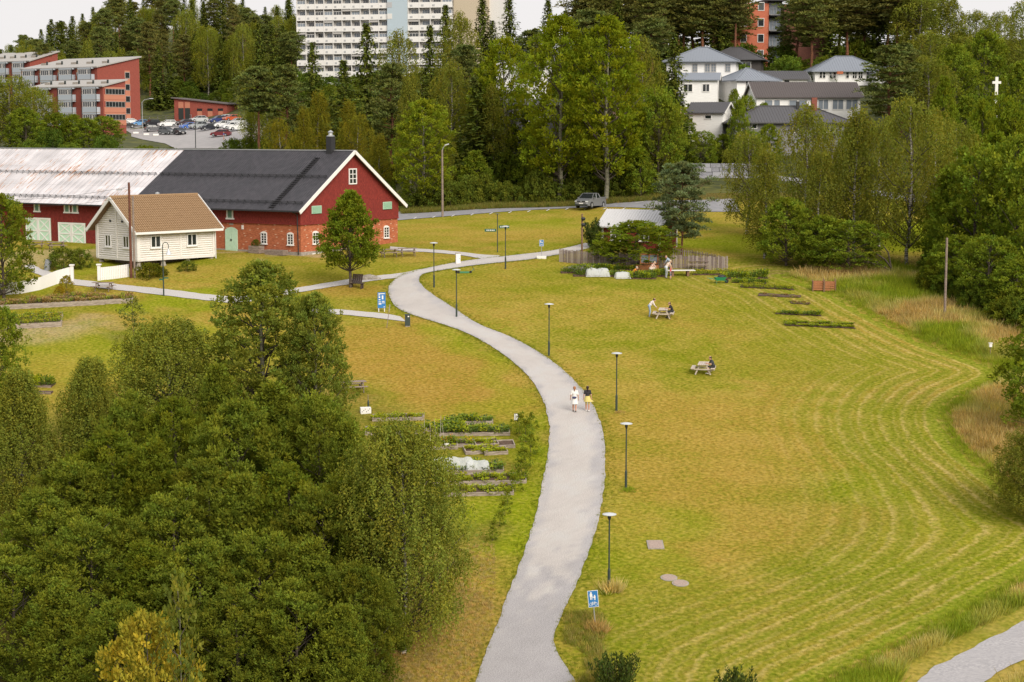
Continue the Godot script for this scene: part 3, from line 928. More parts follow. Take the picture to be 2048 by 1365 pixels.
# a framed window standing on a wall: origin in the middle of the pane, facing local +Z
func win(parent: Node3D, at: Vector3, turn: float, w: float, h: float, cols: int, rows: int, fw: float, frame: Material, glass: Material, sill := false, called := "window", arch := 0.0) -> MeshInstance3D:
	var key := "%s %.2f %.2f %d %d %.2f %s %.2f" % [called, w, h, cols, rows, fw, sill, arch]
	if not cache.has(key):
		var b := MB.new()
		b.bx(-w / 2 - fw, -w / 2, -h / 2 - fw, h / 2 + fw, -0.02, 0.07)
		b.bx(w / 2, w / 2 + fw, -h / 2 - fw, h / 2 + fw, -0.02, 0.07)
		b.bx(-w / 2, w / 2, h / 2, h / 2 + fw, -0.02, 0.07)
		b.bx(-w / 2, w / 2, -h / 2 - fw, -h / 2, -0.02, 0.07)
		for i in range(1, cols):
			var x := -w / 2 + w * i / cols
			b.bx(x - fw * 0.4, x + fw * 0.4, -h / 2, h / 2, -0.02, 0.05)
		for i in range(1, rows):
			var y := -h / 2 + h * i / rows
			b.bx(-w / 2, w / 2, y - fw * 0.3, y + fw * 0.3, -0.02, 0.045)
		if arch > 0.0:
			b.poly([[-w / 2 - fw, h / 2 + fw], [w / 2 + fw, h / 2 + fw], [w / 4, h / 2 + fw + arch * 0.8], [0, h / 2 + fw + arch], [-w / 4, h / 2 + fw + arch * 0.8]], -0.02, 0.065)
		var g := MB.new()
		g.bx(-w / 2 + 0.001, w / 2 - 0.001, -h / 2 + 0.001, h / 2 - 0.001, -0.05, 0.015)
		var s := MB.new()
		s.bx(-w / 2 - fw - 0.06, w / 2 + fw + 0.06, -h / 2 - fw - 0.07, -h / 2 - fw - 0.002, -0.02, 0.14)
		cache[key] = [b.mesh(), g.mesh(), s.mesh()]
	var o := part(called, cache[key][0], frame, parent)
	o.position = at
	o.rotation.y = turn
	part("pane", cache[key][1], glass, o)
	if sill:
		part("sill", cache[key][2], frame, o)
	return o

func louvre(parent: Node3D, at: Vector3, turn: float, w: float, h: float, frame: Material, green: Material) -> void:
	var b := MB.new()
	for s in [-1, 1]:
		b.bx(s * (w / 2 + 0.08) - 0.08, s * (w / 2 + 0.08) + 0.08, -h / 2 - 0.14, h / 2 + 0.14, -0.02, 0.07)
		b.bx(-w / 2 - 0.26, w / 2 + 0.26, s * (h / 2 + 0.07) - 0.075, s * (h / 2 + 0.07) + 0.075, -0.02, 0.08)
	var o := part("shutter", b, frame, parent)
	o.position = at
	o.rotation.y = turn
	var k := 7
	for i in k:
		var y := -h / 2 + h * (i + 0.5) / k
		var g := MB.new()
		g.box(Vector3(0, y, 0.015), Vector3(w, h / k * 0.95, 0.02), Basis(Vector3.RIGHT, -0.6))
		part("slat", g, green, o)
	boxpart("backing", o, green, -w / 2, w / 2, -h / 2, h / 2, -0.05, -0.012)

# roof ridge along local x over a box x0..x1, z0 (front) .. z1 (back, smaller); y at the wall tops
func gable_roof(parent: Node3D, m: Material, x0: float, x1: float, z0: float, z1: float, y: float, rise: float, over: float, gap := 0.0, thick := 0.16, called := "roof", rib_h := 0.035) -> MeshInstance3D:
	var b := MB.new()
	var zm := (z0 + z1) * 0.5
	var half := (z0 - z1) * 0.5
	var k := rise / half
	var up := thick * sqrt(1 + k * k)
	for s in [1.0, -1.0]:
		var e := Vector3(0, y - over * k, zm + s * (half + over))
		var r := Vector3(0, y + rise, zm)
		var p := []
		for dy in [0.0, up]:
			var q := [Vector3(x0, r.y + dy, r.z), Vector3(x1, r.y + dy, r.z), Vector3(x1, e.y + dy, e.z), Vector3(x0, e.y + dy, e.z)]
			if s < 0:
				q = [q[3], q[2], q[1], q[0]]
			p.append_array(q)
		b.hexa(p)
		if gap > 0.0:
			var n := int((x1 - x0) / gap)
			for i in n + 1:
				var x := x0 + (x1 - x0) * i / n
				b.bar(Vector3(x, r.y + up, r.z + s * 0.02), Vector3(x, e.y + up, e.z), rib_h * 1.6, rib_h * 2)
	return part(called, b, m, parent)

func hip_roof(parent: Node3D, m: Material, x0: float, x1: float, z0: float, z1: float, y: float, rise: float, over: float, called := "roof", gap := 0.0) -> MeshInstance3D:
	var b := MB.new()
	var half := (z0 - z1) * 0.5
	var ins := minf(half, (x1 - x0) * 0.48)
	var k := rise / half
	var ye := y - over * k
	var zm := (z0 + z1) * 0.5
	var c := [Vector3(x0 - over, ye, z1 - over), Vector3(x1 + over, ye, z1 - over), Vector3(x1 + over, ye, z0 + over), Vector3(x0 - over, ye, z0 + over)]
	var r0 := Vector3(x0 + ins, y + rise, zm)
	var r1 := Vector3(x1 - ins, y + rise, zm)
	b.quad(r0, r1, c[2], c[3])
	b.quad(r1, r0, c[0], c[1])
	b.tri(r1, c[1], c[2])
	b.tri(r0, c[3], c[0])
	b.quad(c[3], c[2], c[1], c[0])
	# ridge and hip cappings, gutter
	for q in [[r0, r1], [r0, c[0]], [r0, c[3]], [r1, c[1]], [r1, c[2]]]:
		b.bar(q[0] + Vector3(0, 0.04, 0), q[1] + Vector3(0, 0.04, 0), 0.22, 0.09)
	for i in 4:
		b.bar(c[i] + Vector3(0, -0.06, 0), c[(i + 1) % 4] + Vector3(0, -0.06, 0), 0.14, 0.16)
	if gap > 0.0:
		var n := int((x1 - x0 + 2 * over) / gap)
		for i in range(1, n):
			var x := x0 - over + (x1 - x0 + 2 * over) * i / n
			var t := 1.0
			if x < r0.x:
				t = (x - c[3].x) / (r0.x - c[3].x)
			elif x > r1.x:
				t = (c[2].x - x) / (c[2].x - r1.x)
			var e := Vector3(x, ye, z0 + over)
			b.bar(Vector3(x, lerpf(ye, y + rise, t) + 0.01, lerpf(z0 + over, zm, t)), e + Vector3(0, 0.01, 0), 0.05, 0.05)
	return part(called, b, m, parent)

# walls of a box with a gable at each end of x
func gable_wall(parent: Node3D, m: Material, x0: float, x1: float, z0: float, z1: float, y0: float, y: float, rise: float, called := "wall") -> MeshInstance3D:
	var b := MB.new()
	b.poly([[-z0, y0], [-z1, y0], [-z1, y], [-(z0 + z1) * 0.5, y + rise], [-z0, y]], x0, x1)
	# the outline was drawn with x = -z, extruded along z = x: turn it
	for i in b.v.size():
		b.v[i] = Vector3(b.v[i].z, b.v[i].y, -b.v[i].x)
		b.n[i] = Vector3(b.n[i].z, b.n[i].y, -b.n[i].x)
	return part(called, b, m, parent)

func brickpic(c0: Color, c1: Color, mortar: Color, seed_: int, pale := 0.0) -> ImageTexture:
	var n := 256                                  # two metres: 8 bricks by 24 courses
	var im := Image.create(n, n, false, Image.FORMAT_RGB8)
	var r := RandomNumberGenerator.new()
	r.seed = seed_
	im.fill(mortar)
	for j in 24:
		for i in 9:
			var c := c0.lerp(c1, r.randf())
			if r.randf() < pale:
				c = c.lerp(Color(0.85, 0.78, 0.70), 0.7)
			var x := int(i * 32 - (16 if j % 2 else 0))
			im.fill_rect(Rect2i(x, int(j * 10.667) + 1, 30, 9), c)
	return ImageTexture.create_from_image(im)

func build_materials() -> void:
	M.white = mat(0.74, 0.72, 0.70, 0.7)
	M.cream = texmat(grainpic(128, Color(0.83, 0.81, 0.79), Color(0.90, 0.88, 0.86), 0.05, 70, 0.3, 1.5), 0.4, 0.8)
	M.redwood = texmat(grainpic(256, Color(0.42, 0.145, 0.12), Color(0.60, 0.235, 0.19), 0.07, 71, 2.4, 0.2), 0.35, 0.85)
	M.batten = texmat(grainpic(128, Color(0.44, 0.14, 0.125), Color(0.53, 0.18, 0.16), 0.05, 72, 2.0, 0.2), 0.35, 0.85)
	M.brick = texmat(brickpic(Color(0.60, 0.31, 0.19), Color(0.73, 0.42, 0.28), Color(0.60, 0.40, 0.30), 73, 0.025), 0.5, 0.95)
	M.green = texmat(grainpic(128, Color(0.70, 0.82, 0.73), Color(0.76, 0.87, 0.78), 0.05, 74, 1.5, 0.3), 0.5, 0.75)
	M.louvre = mat(0.20, 0.37, 0.25, 0.7)
	M.dark_roof = texmat(grainpic(256, Color(0.19, 0.185, 0.205), Color(0.26, 0.25, 0.27), 0.03, 78, 1.6, 0.5), 0.12, 0.6)
	M.glass = mat(0.022, 0.026, 0.03, 0.06)
	M.glass.metallic_specular = 0.7
	M.glass_light = mat(0.20, 0.23, 0.27, 0.10)
	M.curtain = mat(0.42, 0.40, 0.38, 0.3)
	M.black = mat(0.02, 0.02, 0.022, 0.6)
	M.iron = mat(0.025, 0.032, 0.030, 0.5)
	M.concrete = texmat(grainpic(128, Color(0.52, 0.49, 0.46), Color(0.66, 0.63, 0.59), 0.06, 75), 0.4, 0.95)
	M.greywood = texmat(grainpic(128, Color(0.42, 0.36, 0.32), Color(0.62, 0.56, 0.52), 0.05, 76, 0.25, 2.0), 0.8, 0.9)
	M.steel = mat(0.45, 0.46, 0.47, 0.4, 0.6)
	M.wood = texmat(grainpic(128, Color(0.40, 0.30, 0.23), Color(0.56, 0.44, 0.34), 0.05, 77, 0.25, 2.0), 0.8, 0.9)
	M.blueroof = mat(0.20, 0.22, 0.26, 0.45)
	M.slate = mat(0.075, 0.072, 0.078, 0.6)
	M.brownroof = mat(0.085, 0.070, 0.068, 0.7)

# weathered sheet metal with rust running down the slope (u along the ridge, v down the slope)
func rustpic() -> ImageTexture:
	var w := 1024
	var h := 256
	var f := noise(0.02, 80, 4)
	var g := noise(0.09, 81, 3)
	var k2 := noise(0.005, 82, 3)
	var bytes := PackedByteArray()
	bytes.resize(w * h * 3)
	var at := 0
	for y in h:
		for x in w:
			var sheet := fposmod(float(x), 18.0) < 1.2 or y == 84 or y == 170
			var tone := 0.80 + f.get_noise_2d(x * 1.0, y * 0.2) * 0.12 + k2.get_noise_2d(x, y * 3.0) * 0.10
			var col := Color(tone * 1.0, tone * 0.975, tone * 0.985)
			if sheet:
				col = col * 0.86
			# streaks: long down the slope, gathered where the sheets overlap
			var near := maxf(exp(-absf(y - 104.0) / 26.0), exp(-absf(y - 190.0) / 40.0) * 0.6)
			var q := g.get_noise_2d(x * 1.9, y * 0.16) + k2.get_noise_2d(x * 1.5 + 500.0, y) * 0.55 + near * 0.30
			var rust := smoothstep(0.55, 0.68, q)
			col = col.lerp(Color(0.66, 0.42, 0.25), rust * 0.85)
			bytes[at] = int(clampf(col.r, 0, 1) * 255); bytes[at + 1] = int(clampf(col.g, 0, 1) * 255); bytes[at + 2] = int(clampf(col.b, 0, 1) * 255)
			at += 3
	return ImageTexture.create_from_image(Image.create_from_data(w, h, false, Image.FORMAT_RGB8, bytes))

func make_barn() -> void:
	var at := hit(602, 512)
	var turn := deg_to_rad(-32.3)
	var o := thing("barn", "long red wooden barn on a brick ground floor, half grey half black roof", "barn", at, turn)
	var deep := 15.8
	var eave := 4.75
	var rise := 5.1
	var left := -66.0
	var cut := -22.0
	var ax := at.x
	var ad := -at.z
	var front := func(px: float) -> float:
		var a := (px - 1024.0) / F
		return -((ax - a * ad) / (0.845 + 0.534 * a))
	var side := func(px: float) -> float:
		var a := (px - 1024.0) / F
		return -((ad * a - ax) / (0.534 - 0.845 * a))
	boxpart("plinth", o, M.concrete, cut, 0.06, -1.6, 0.35, -deep - 0.06, 0.06)
	boxpart("brick_wall", o, M.brick, cut, 0, 0.35, 3.05, -deep, 0)
	gable_wall(o, M.redwood, cut, 0.07, 0.07, -deep - 0.07, 3.05, eave, rise, "timber_wall")
	gable_wall(o, M.redwood, left, cut - 0.002, 0.05, -deep - 0.05, -1.2, eave, rise, "timber_wall")
	# upright battens over the board joints
	var b := MB.new()
	var x := left
	while x < 0.0:
		var low := 3.02 if x > cut else -0.3
		b.bx(x, x + 0.055, low, eave, 0.07, 0.10)
		x += 0.19
	var z := -0.1
	while z > -deep:
		var tall := eave + rise * (1.0 - absf(z + deep / 2) / (deep / 2))
		b.bx(0.07, 0.10, 3.02, tall, z - 0.055, z)
		z -= 0.19
	var bt := part("battens", b, M.batten, o)
	bt.set_meta("kind", "stuff")
	boxpart("water_board", o, M.batten, cut, 0.16, 2.96, 3.06, 0.0, 0.16)
	boxpart("water_board", o, M.batten, 0.0, 0.16, 2.96, 3.06, -deep, -0.001)
	# roofs
	var slope := rise / (deep / 2)
	gable_roof(o, M.dark_roof, cut, 0.55, 0, -deep, eave, rise, 0.85, 0.3, 0.14, "dark_roof", 0.022)
	var old := StandardMaterial3D.new()
	old.albedo_texture = rustpic()
	old.roughness = 0.55
	old.metallic = 0.15
	var rb := MB.new()
	var len := sqrt(pow(deep / 2 + 0.85, 2) + pow(slope * (deep / 2 + 0.85), 2))
	for s in [1.0, -1.0]:
		var zr := -deep / 2
		var ze: float = -deep / 2 + s * (deep / 2 + 0.85)
		var yr := eave + rise + 0.15
		var ye := eave - 0.85 * slope + 0.15
		var p := [Vector3(left, yr, zr), Vector3(cut, yr, zr), Vector3(cut, ye, ze), Vector3(left, ye, ze)]
		if s > 0:
			rb.tri(p[0], p[1], p[2], Vector2(0, 0), Vector2(1, 0), Vector2(1, 1))
			rb.tri(p[0], p[2], p[3], Vector2(0, 0), Vector2(1, 1), Vector2(0, 1))
		else:
			rb.tri(p[1], p[0], p[3], Vector2(0, 0), Vector2(1, 0), Vector2(1, 1))
			rb.tri(p[1], p[3], p[2], Vector2(0, 0), Vector2(1, 1), Vector2(0, 1))
	part("metal_roof", rb, old, o)
	gable_roof(o, M.redwood, left, cut - 0.003, 0, -deep, eave, rise, 0.84, 0.0, 0.10, "roof_boards")
	var rm := mat(0.60, 0.58, 0.59, 0.55, 0.15)
	var guard := mat(0.09, 0.09, 0.095, 0.6)
	var ribs := MB.new()
	x = left
	while x < cut:
		ribs.bar(Vector3(x, eave + rise + 0.16, -deep / 2), Vector3(x, eave - 0.85 * slope + 0.16, 0.85), 0.03, 0.04)
		x += 0.75
	part("roof_seams", ribs, rm, o)
	# ridge capping, barge boards, gutter
	boxpart("ridge_cap", o, M.steel, left, 0.56, eave + rise + 0.13, eave + rise + 0.22, -deep / 2 - 0.14, -deep / 2 + 0.14)
	for s in [1.0, -1.0]:
		var g := MB.new()
		g.bar(Vector3(0.60, eave + rise + 0.04, -deep / 2), Vector3(0.60, eave - 0.85 * slope - 0.02, -deep / 2 + s * (deep / 2 + 0.85)), 0.09, 0.34)
		part("barge_board", g, M.white, o)
	var g2 := MB.new()
	g2.bar(Vector3(left, eave - 0.85 * slope + 0.08, 0.93), Vector3(0.5, eave - 0.85 * slope + 0.08, 0.93), 0.14, 0.13)
	part("gutter", g2, M.black, o)
	var dp := MB.new()
	dp.path([Vector3(-0.3, eave - 0.5, 0.93), Vector3(-0.22, eave - 0.8, 0.25), Vector3(-0.20, 0.1, 0.16)], 0.055, 0.055, 6)
	part("downpipe", dp, M.black, o)
	# snow guards
	for f in [0.47, 0.90]:
		var zz: float = -deep / 2 + (deep / 2 + 0.85) * f
		var yy: float = eave + rise - slope * (deep / 2 + 0.85) * f + 0.17
		for half in [[left, cut - 0.2, guard], [cut + 0.2, 0.2, M.black]]:
			var r := MB.new()
			for k in 3:
				r.bar(Vector3(half[0], yy + 0.10 + k * 0.09, zz - 0.05 + k * 0.05), Vector3(half[1], yy + 0.10 + k * 0.09, zz - 0.05 + k * 0.05), 0.03, 0.035)
			var xx: float = half[0] + 0.4
			while xx < half[1]:
				r.bar(Vector3(xx, yy - 0.05, zz - 0.3), Vector3(xx, yy + 0.32, zz + 0.06), 0.03, 0.05)
				r.bar(Vector3(xx, yy + 0.32, zz + 0.06), Vector3(xx, yy - 0.08, zz + 0.16), 0.03, 0.04)
				xx += 0.9
			part("snow_guard", r, half[2], o)
	# roof ladder up to the chimney
	var ld := MB.new()
	for k in 27:
		var f := 0.14 + 0.82 * k / 26.0
		var zz := -deep / 2 + (deep / 2 + 0.85) * f
		var yy := eave + rise - slope * (deep / 2 + 0.85) * f + 0.2
		ld.bx(-3.5, -2.85, yy, yy + 0.05, zz - 0.05, zz + 0.13)
	for xx in [-3.4, -2.95]:
		ld.bar(Vector3(xx, eave + rise - slope * (deep / 2 + 0.85) * 0.14 + 0.2, -deep / 2 + (deep / 2 + 0.85) * 0.14), Vector3(xx, eave - 0.85 * slope + 0.25, 0.75), 0.05, 0.07)
	part("roof_ladder", ld, M.black, o)
	var ch := boxpart("chimney", o, M.black, -2.6, -1.95, eave + rise - 0.5, eave + rise + 1.55, -deep / 2 - 0.1, -deep / 2 + 0.55)
	var cp := MB.new()
	cp.lathe(Vector3(-2.27, eave + rise + 1.55, -deep / 2 + 0.22), [[0.0, 0.0], [0.40, 0.0], [0.40, 0.06], [0.22, 0.12], [0.18, 0.35], [0.30, 0.42], [0.05, 0.62], [0.0, 0.62]], 10)
	part("chimney_cap", cp, M.steel, ch)
	var vp := MB.new()
	vp.lathe(Vector3(front.call(318), eave - 0.2 * slope + 0.2, 0.1), [[0.0, 0.0], [0.12, 0.0], [0.12, 0.65], [0.24, 0.7], [0.22, 0.9], [0.0, 1.0]], 10)
	part("roof_vent", vp, M.steel, o)
	# openings of the brick floor
	for px in [425, 528, 581]:
		win(o, Vector3(front.call(px), 1.55, 0.02), 0, 0.62, 0.95, 2, 4, 0.07, M.white, M.glass, true, "window", 0.14)
	for px in [630, 772]:
		win(o, Vector3(0.02, 1.6, side.call(px)), PI / 2, 0.75, 1.0, 2, 4, 0.07, M.white, M.glass, true, "window", 0.14)
	win(o, Vector3(0.075, -0.25, side.call(631)), PI / 2, 1.2, 0.6, 1, 1, 0.08, M.white, M.glass, true)
	var dx: float = front.call(463)
	for s in [-1, 1]:
		var d := MB.new()
		d.poly([[0, 0], [0.78, 0], [0.78, 2.1], [0.4, 2.3], [0.004, 2.38]], 0.0, 0.07)
		for k in 4:
			d.bx(0.1 + k * 0.18, 0.12 + k * 0.18, 0.06, 2.05, 0.07, 0.078)
		if s < 0:
			for i in d.v.size():
				d.v[i].x = -d.v[i].x
				d.n[i].x = -d.n[i].x
			for i in range(0, d.v.size(), 3):
				var tv := d.v[i]
				d.v[i] = d.v[i + 1]
				d.v[i + 1] = tv
		var door := part("door", d, M.green, o)
		door.position = Vector3(dx + s * 0.01, 0.15, 0.005)
		var hn := MB.new()
		hn.bx(s * 0.06 - 0.02, s * 0.06 + 0.02, 1.0, 1.2, 0.07, 0.12)
		part("handle", hn, M.black, door)
	boxpart("wall_lamp", o, M.white, front.call(486) - 0.1, front.call(486) + 0.1, 2.35, 2.75, 0.0, 0.12)
	boxpart("lintel", o, M.concrete, dx - 0.25, dx + 0.25, 2.72, 2.92, 0.0, 0.03)
	for px in [28, 77, 137, 153, 462]:
		louvre(o, Vector3(front.call(px), 3.85 if px > 400 else 3.9, 0.10), 0, 0.55, 0.85, M.white, M.louvre)
	for px in [631.6, 773]:
		var lz: float = side.call(px)
		var lb := MB.new()
		lb.bx(-0.75, 0.75, -0.38, 0.38, 0, 0.06)
		var fr := part("gable_shutter", lb, M.green, o)
		fr.position = Vector3(0.10, 4.35, lz)
		fr.rotation.y = PI / 2
		for k in 6:
			var sl := MB.new()
			sl.box(Vector3(0, -0.32 + k * 0.125, 0.07), Vector3(1.4, 0.10, 0.015), Basis(Vector3.RIGHT, -0.5))
			part("slat", sl, M.louvre, fr)
	win(o, Vector3(0.09, 7.45, side.call(704.8)), PI / 2, 1.05, 1.35, 2, 3, 0.11, M.white, M.glass)
	# big cross-braced barn doors
	for q in [[53.5, 103, 2.75], [118, 172, 2.35]]:
		var xa: float = front.call(q[0])
		var xb: float = front.call(q[1])
		var w := (xb - xa) / 2
		for s in 2:
			var x0 := xa + w * s
			var d := boxpart("barn_door", o, M.green, x0 + 0.02, x0 + w - 0.02, -0.05, q[2], 0.05, 0.13)
			var br := MB.new()
			br.bx(x0 + 0.02, x0 + 0.17, -0.05, q[2], 0.13, 0.17)
			br.bx(x0 + w - 0.17, x0 + w - 0.02, -0.05, q[2], 0.13, 0.17)
			for y in [0.03, q[2] / 2, q[2] - 0.10]:
				br.bx(x0 + 0.17, x0 + w - 0.17, y - 0.07, y + 0.07, 0.131, 0.171)
			for k in 2:
				var y0: float = 0.08 + k * (q[2] / 2 - 0.02)
				var y1: float = y0 + q[2] / 2 - 0.18
				br.bar(Vector3(x0 + 0.15, y0, 0.145), Vector3(x0 + w - 0.15, y1, 0.145), 0.03, 0.11, Vector3(0, 0, 1).cross(Vector3(w, y1 - y0, 0)).normalized())
				br.bar(Vector3(x0 + 0.15, y1, 0.143), Vector3(x0 + w - 0.15, y0, 0.143), 0.03, 0.11, Vector3(0, 0, 1).cross(Vector3(w, y0 - y1, 0)).normalized())
			part("cross_brace", br, M.white, d)
	# ramp, planter and trough in front of the wall
	var ramp := thing("door_ramp", "weathered plank ramp leading to the green barn door", "ramp", at, turn)
	for k in 8:
		var rp := MB.new()
		rp.box(Vector3(dx - 1.0 + k * 0.26, 0.06, 1.25), Vector3(0.24, 0.06, 2.4), Basis(Vector3.RIGHT, 0.07))
		part("plank", rp, M.greywood, ramp)
	for q in [["planter", 522, 1.35, 0.75, "wooden planter with a small bush against the barn's brick wall"], ["trough", 562, 2.3, 0.5, "long grey trough against the barn's brick wall"]]:
		var px: float = front.call(q[1])
		var t := thing(q[0], q[4], "planter", at + Basis(Vector3.UP, turn) * Vector3(px, 0, 0.75), turn)
		t.position.y = ground(t.position.x, t.position.z)
		for e in [[-q[2] / 2, q[2] / 2, 0.34, 0.40], [-q[2] / 2, q[2] / 2, -0.40, -0.34], [-q[2] / 2, -q[2] / 2 + 0.06, -0.34, 0.34], [q[2] / 2 - 0.06, q[2] / 2, -0.34, 0.34]]:
			for k in 3:
				boxpart("board", t, M.greywood, e[0], e[1], q[3] * k / 3.0, q[3] * (k + 1) / 3.0 - 0.02, e[2], e[3])
		boxpart("soil", t, M.soil, -q[2] / 2 + 0.06, q[2] / 2 - 0.06, 0, q[3] - 0.1, -0.34, 0.34)
		if q[0] == "planter":
			var c := part("plants", K.bush[1].crown, M.leaf_olive, t)
			c.position.y = q[3] - 0.1
			c.scale = Vector3(0.33, 0.28, 0.2)

func make_cottage() -> void:
	var at := hit(276, 541)
	var turn := deg_to_rad(47.0)
	var o := thing("storehouse", "cream log storehouse on stone stilts with a brown tiled roof", "house", at, turn)
	var L := 8.6
	var W := 6.3
	var f := 0.95
	var wall := 3.05
	var rise := 2.5
	gable_wall(o, M.cream, 0.02, L - 0.02, -0.02, -W + 0.02, f, f + wall, rise, "log_wall")
	# rounded logs of the walls
	var y := f + 0.1
	while y < f + wall + rise:
		var k := 0.0
		if y > f + wall:
			k = (y - f - wall) / rise * W / 2
		for e in [[Vector3(0, y, -k), Vector3(0, y, -W + k)], [Vector3(L, y, -k), Vector3(L, y, -W + k)], [Vector3(0, y, 0), Vector3(L, y, 0)], [Vector3(0, y, -W), Vector3(L, y, -W)]]:
			if k > 0.0 and e[0].x != e[1].x:
				continue
			var b := MB.new()
			b.tube(e[0], e[1], 0.115, 0.115, 7)
			part("log", b, M.cream, o)
		y += 0.2
	for q in [[0, 0], [L, 0], [0, -W], [L, -W]]:
		boxpart("corner_board", o, M.cream, q[0] - 0.17, q[0] + 0.17, f - 0.02, f + wall, q[1] - 0.17, q[1] + 0.17)
	boxpart("corner_board", o, M.cream, L * 0.55 - 0.1, L * 0.55 + 0.1, f, f + wall, 0.0, 0.16)
	boxpart("corner_board", o, M.cream, -0.16, 0.0, f, f + wall + rise * 0.6, -W / 2 - 0.1, -W / 2 + 0.1)
	boxpart("floor_sill", o, M.cream, -0.14, L + 0.14, f - 0.14, f + 0.02, -W - 0.14, 0.14)
	var tile := texmat(grainpic(256, Color(0.47, 0.37, 0.26), Color(0.66, 0.54, 0.41), 0.12, 90), 0.5, 0.9)
	gable_roof(o, M.wood, -0.75, L + 0.6, 0, -W, f + wall, rise, 0.75, 0.0, 0.1, "roof_boards")
	# courses of pantiles: every tile a rounded piece; both slopes
	var slope := rise / (W / 2)
	var run := W / 2 + 0.78
	var tl := MB.new()
	var al := Vector3(0, slope, 1.0)
	var rows := 15
	for s in [1.0, -1.0]:
		for r in rows:
			for i in 44:
				var x := -0.72 + (L + 1.29) * (i + 0.5) / 44.0
				var t0 := run * r / rows
				var t1 := run * (r + 1.12) / rows
				var p0 := Vector3(x, f + wall + rise + 0.15 - slope * t0, -W / 2 + s * t0)
				var p1 := Vector3(x, f + wall + rise + 0.20 - slope * t1, -W / 2 + s * t1)
				tl.bar(p0, p1, 0.15, 0.07)
		var sheet_up := Vector3(0, 0.13, 0)
		var a := Vector3(-0.72, f + wall + rise, -W / 2) + sheet_up
		var c := Vector3(L + 0.57, f + wall + rise, -W / 2) + sheet_up
		var dz := Vector3(0, -slope * run, s * run)
		if s > 0:
			tl.quad(a, c, c + dz, a + dz)
		else:
			tl.quad(c, a, a + dz, c + dz)
	var tp := part("roof_tiles", tl, tile, o)
	tp.set_meta("kind", "stuff")
	tl = MB.new()
	tl.tube(Vector3(-0.75, f + wall + rise + 0.17, -W / 2), Vector3(L + 0.6, f + wall + rise + 0.17, -W / 2), 0.12, 0.12, 8)
	part("ridge_tiles", tl, tile, o)
	for xx in [-0.80, L + 0.64]:
		for s in [1.0, -1.0]:
			var g := MB.new()
			g.bar(Vector3(xx, f + wall + rise + 0.06, -W / 2), Vector3(xx, f + wall - slope * 0.78 + 0.06, -W / 2 + s * run), 0.07, 0.30)
			part("barge_board", g, M.white, o)
	boxpart("fascia", o, M.white, -0.75, L + 0.6, f + wall - slope * 0.75 - 0.10, f + wall - slope * 0.75 + 0.12, 0.75, 0.81)
	var dpipe := MB.new()
	dpipe.path([Vector3(L - 0.05, f + wall - 0.4, 0.7), Vector3(L + 0.05, f + wall - 0.7, 0.28), Vector3(L + 0.05, 0.3, 0.28)], 0.05, 0.05, 6)
	part("downpipe", dpipe, M.white, o)
	for q in [1.9, 6.0]:
		win(o, Vector3(q, f + 1.6, 0.12), 0, 0.95, 0.95, 2, 1, 0.11, M.white, M.glass, true)
	for q in [-1.6, -4.5]:
		win(o, Vector3(-0.12, f + 1.6, q), -PI / 2, 0.78, 0.95, 2, 1, 0.11, M.white, M.glass, true)
	for q in [-2.2, -4.1]:
		var vb := MB.new()
		vb.bx(-0.14, -0.11, f + 3.35, f + 3.55, q - 0.13, q + 0.13)
		part("vent", vb, M.black, o)
	# stone stilts
	for i in 4:
		for j in 2:
			var sx := 0.2 + (L - 0.4) * i / 3.0
			var sz := -0.2 - (W - 0.4) * j
			var wp := o.to_global(Vector3(sx, 0, sz))
			var gy := ground(wp.x, wp.z) - at.y
			var b := MB.new()
			b.lathe(Vector3(sx, gy - 0.2, sz), [[0.0, 0.0], [0.30, 0.0], [0.27, 0.25], [0.16, f - gy - 0.02], [0.27, f - gy - 0.0], [0.27, f - gy + 0.06], [0.0, f - gy + 0.06]], 8)
			part("stilt", b, M.concrete, o)
	boxpart("cellar_boards", o, M.greywood, 1.0, L - 1.0, -0.6, f - 0.3, -W + 1.2, -1.4)

# a detached house: origin in the middle of its front wall's foot, front facing local +Z
func house(label: String, px: float, d: float, ybase: float, turn: float, w: float, deep: float, h: float, roof: String, rise: float, over: float, wall_m: Material, roof_m: Material, wins: Array, glass_m: Material = null, frame_m: Material = null, called := "house", category := "house") -> Node3D:
	var at := stand(px, d)
	at.y = top_height(px, ybase, d)
	var o := thing(called, label, category, at, deg_to_rad(turn))
	if roof == "gable":
		gable_wall(o, wall_m, -w / 2, w / 2, 0, -deep, -4.0, h, rise)
		gable_roof(o, roof_m, -w / 2 - 0.4, w / 2 + 0.4, 0, -deep, h, rise, over, 0.33, 0.12)
		for s in [1.0, -1.0]:
			for e in [-1.0, 1.0]:
				var g := MB.new()
				var k := rise / (deep / 2)
				g.bar(Vector3(e * (w / 2 + 0.43), h + rise + 0.02, -deep / 2), Vector3(e * (w / 2 + 0.43), h - over * k + 0.02, -deep / 2 + s * (deep / 2 + over)), 0.06, 0.24)
				part("barge_board", g, M.white, o)
	else:
		boxpart("wall", o, wall_m, -w / 2, w / 2, -4.0, h, -deep, 0)
		hip_roof(o, roof_m, -w / 2, w / 2, 0, -deep, h, rise, over, "roof", 0.4)
	for q in wins:           # x, y of the middle, width, height, columns, rows
		win(o, Vector3(q[0], q[1], 0.01), 0, q[2], q[3], q[4], q[5], 0.09, frame_m if frame_m else M.white, glass_m if glass_m else M.glass)
	return o

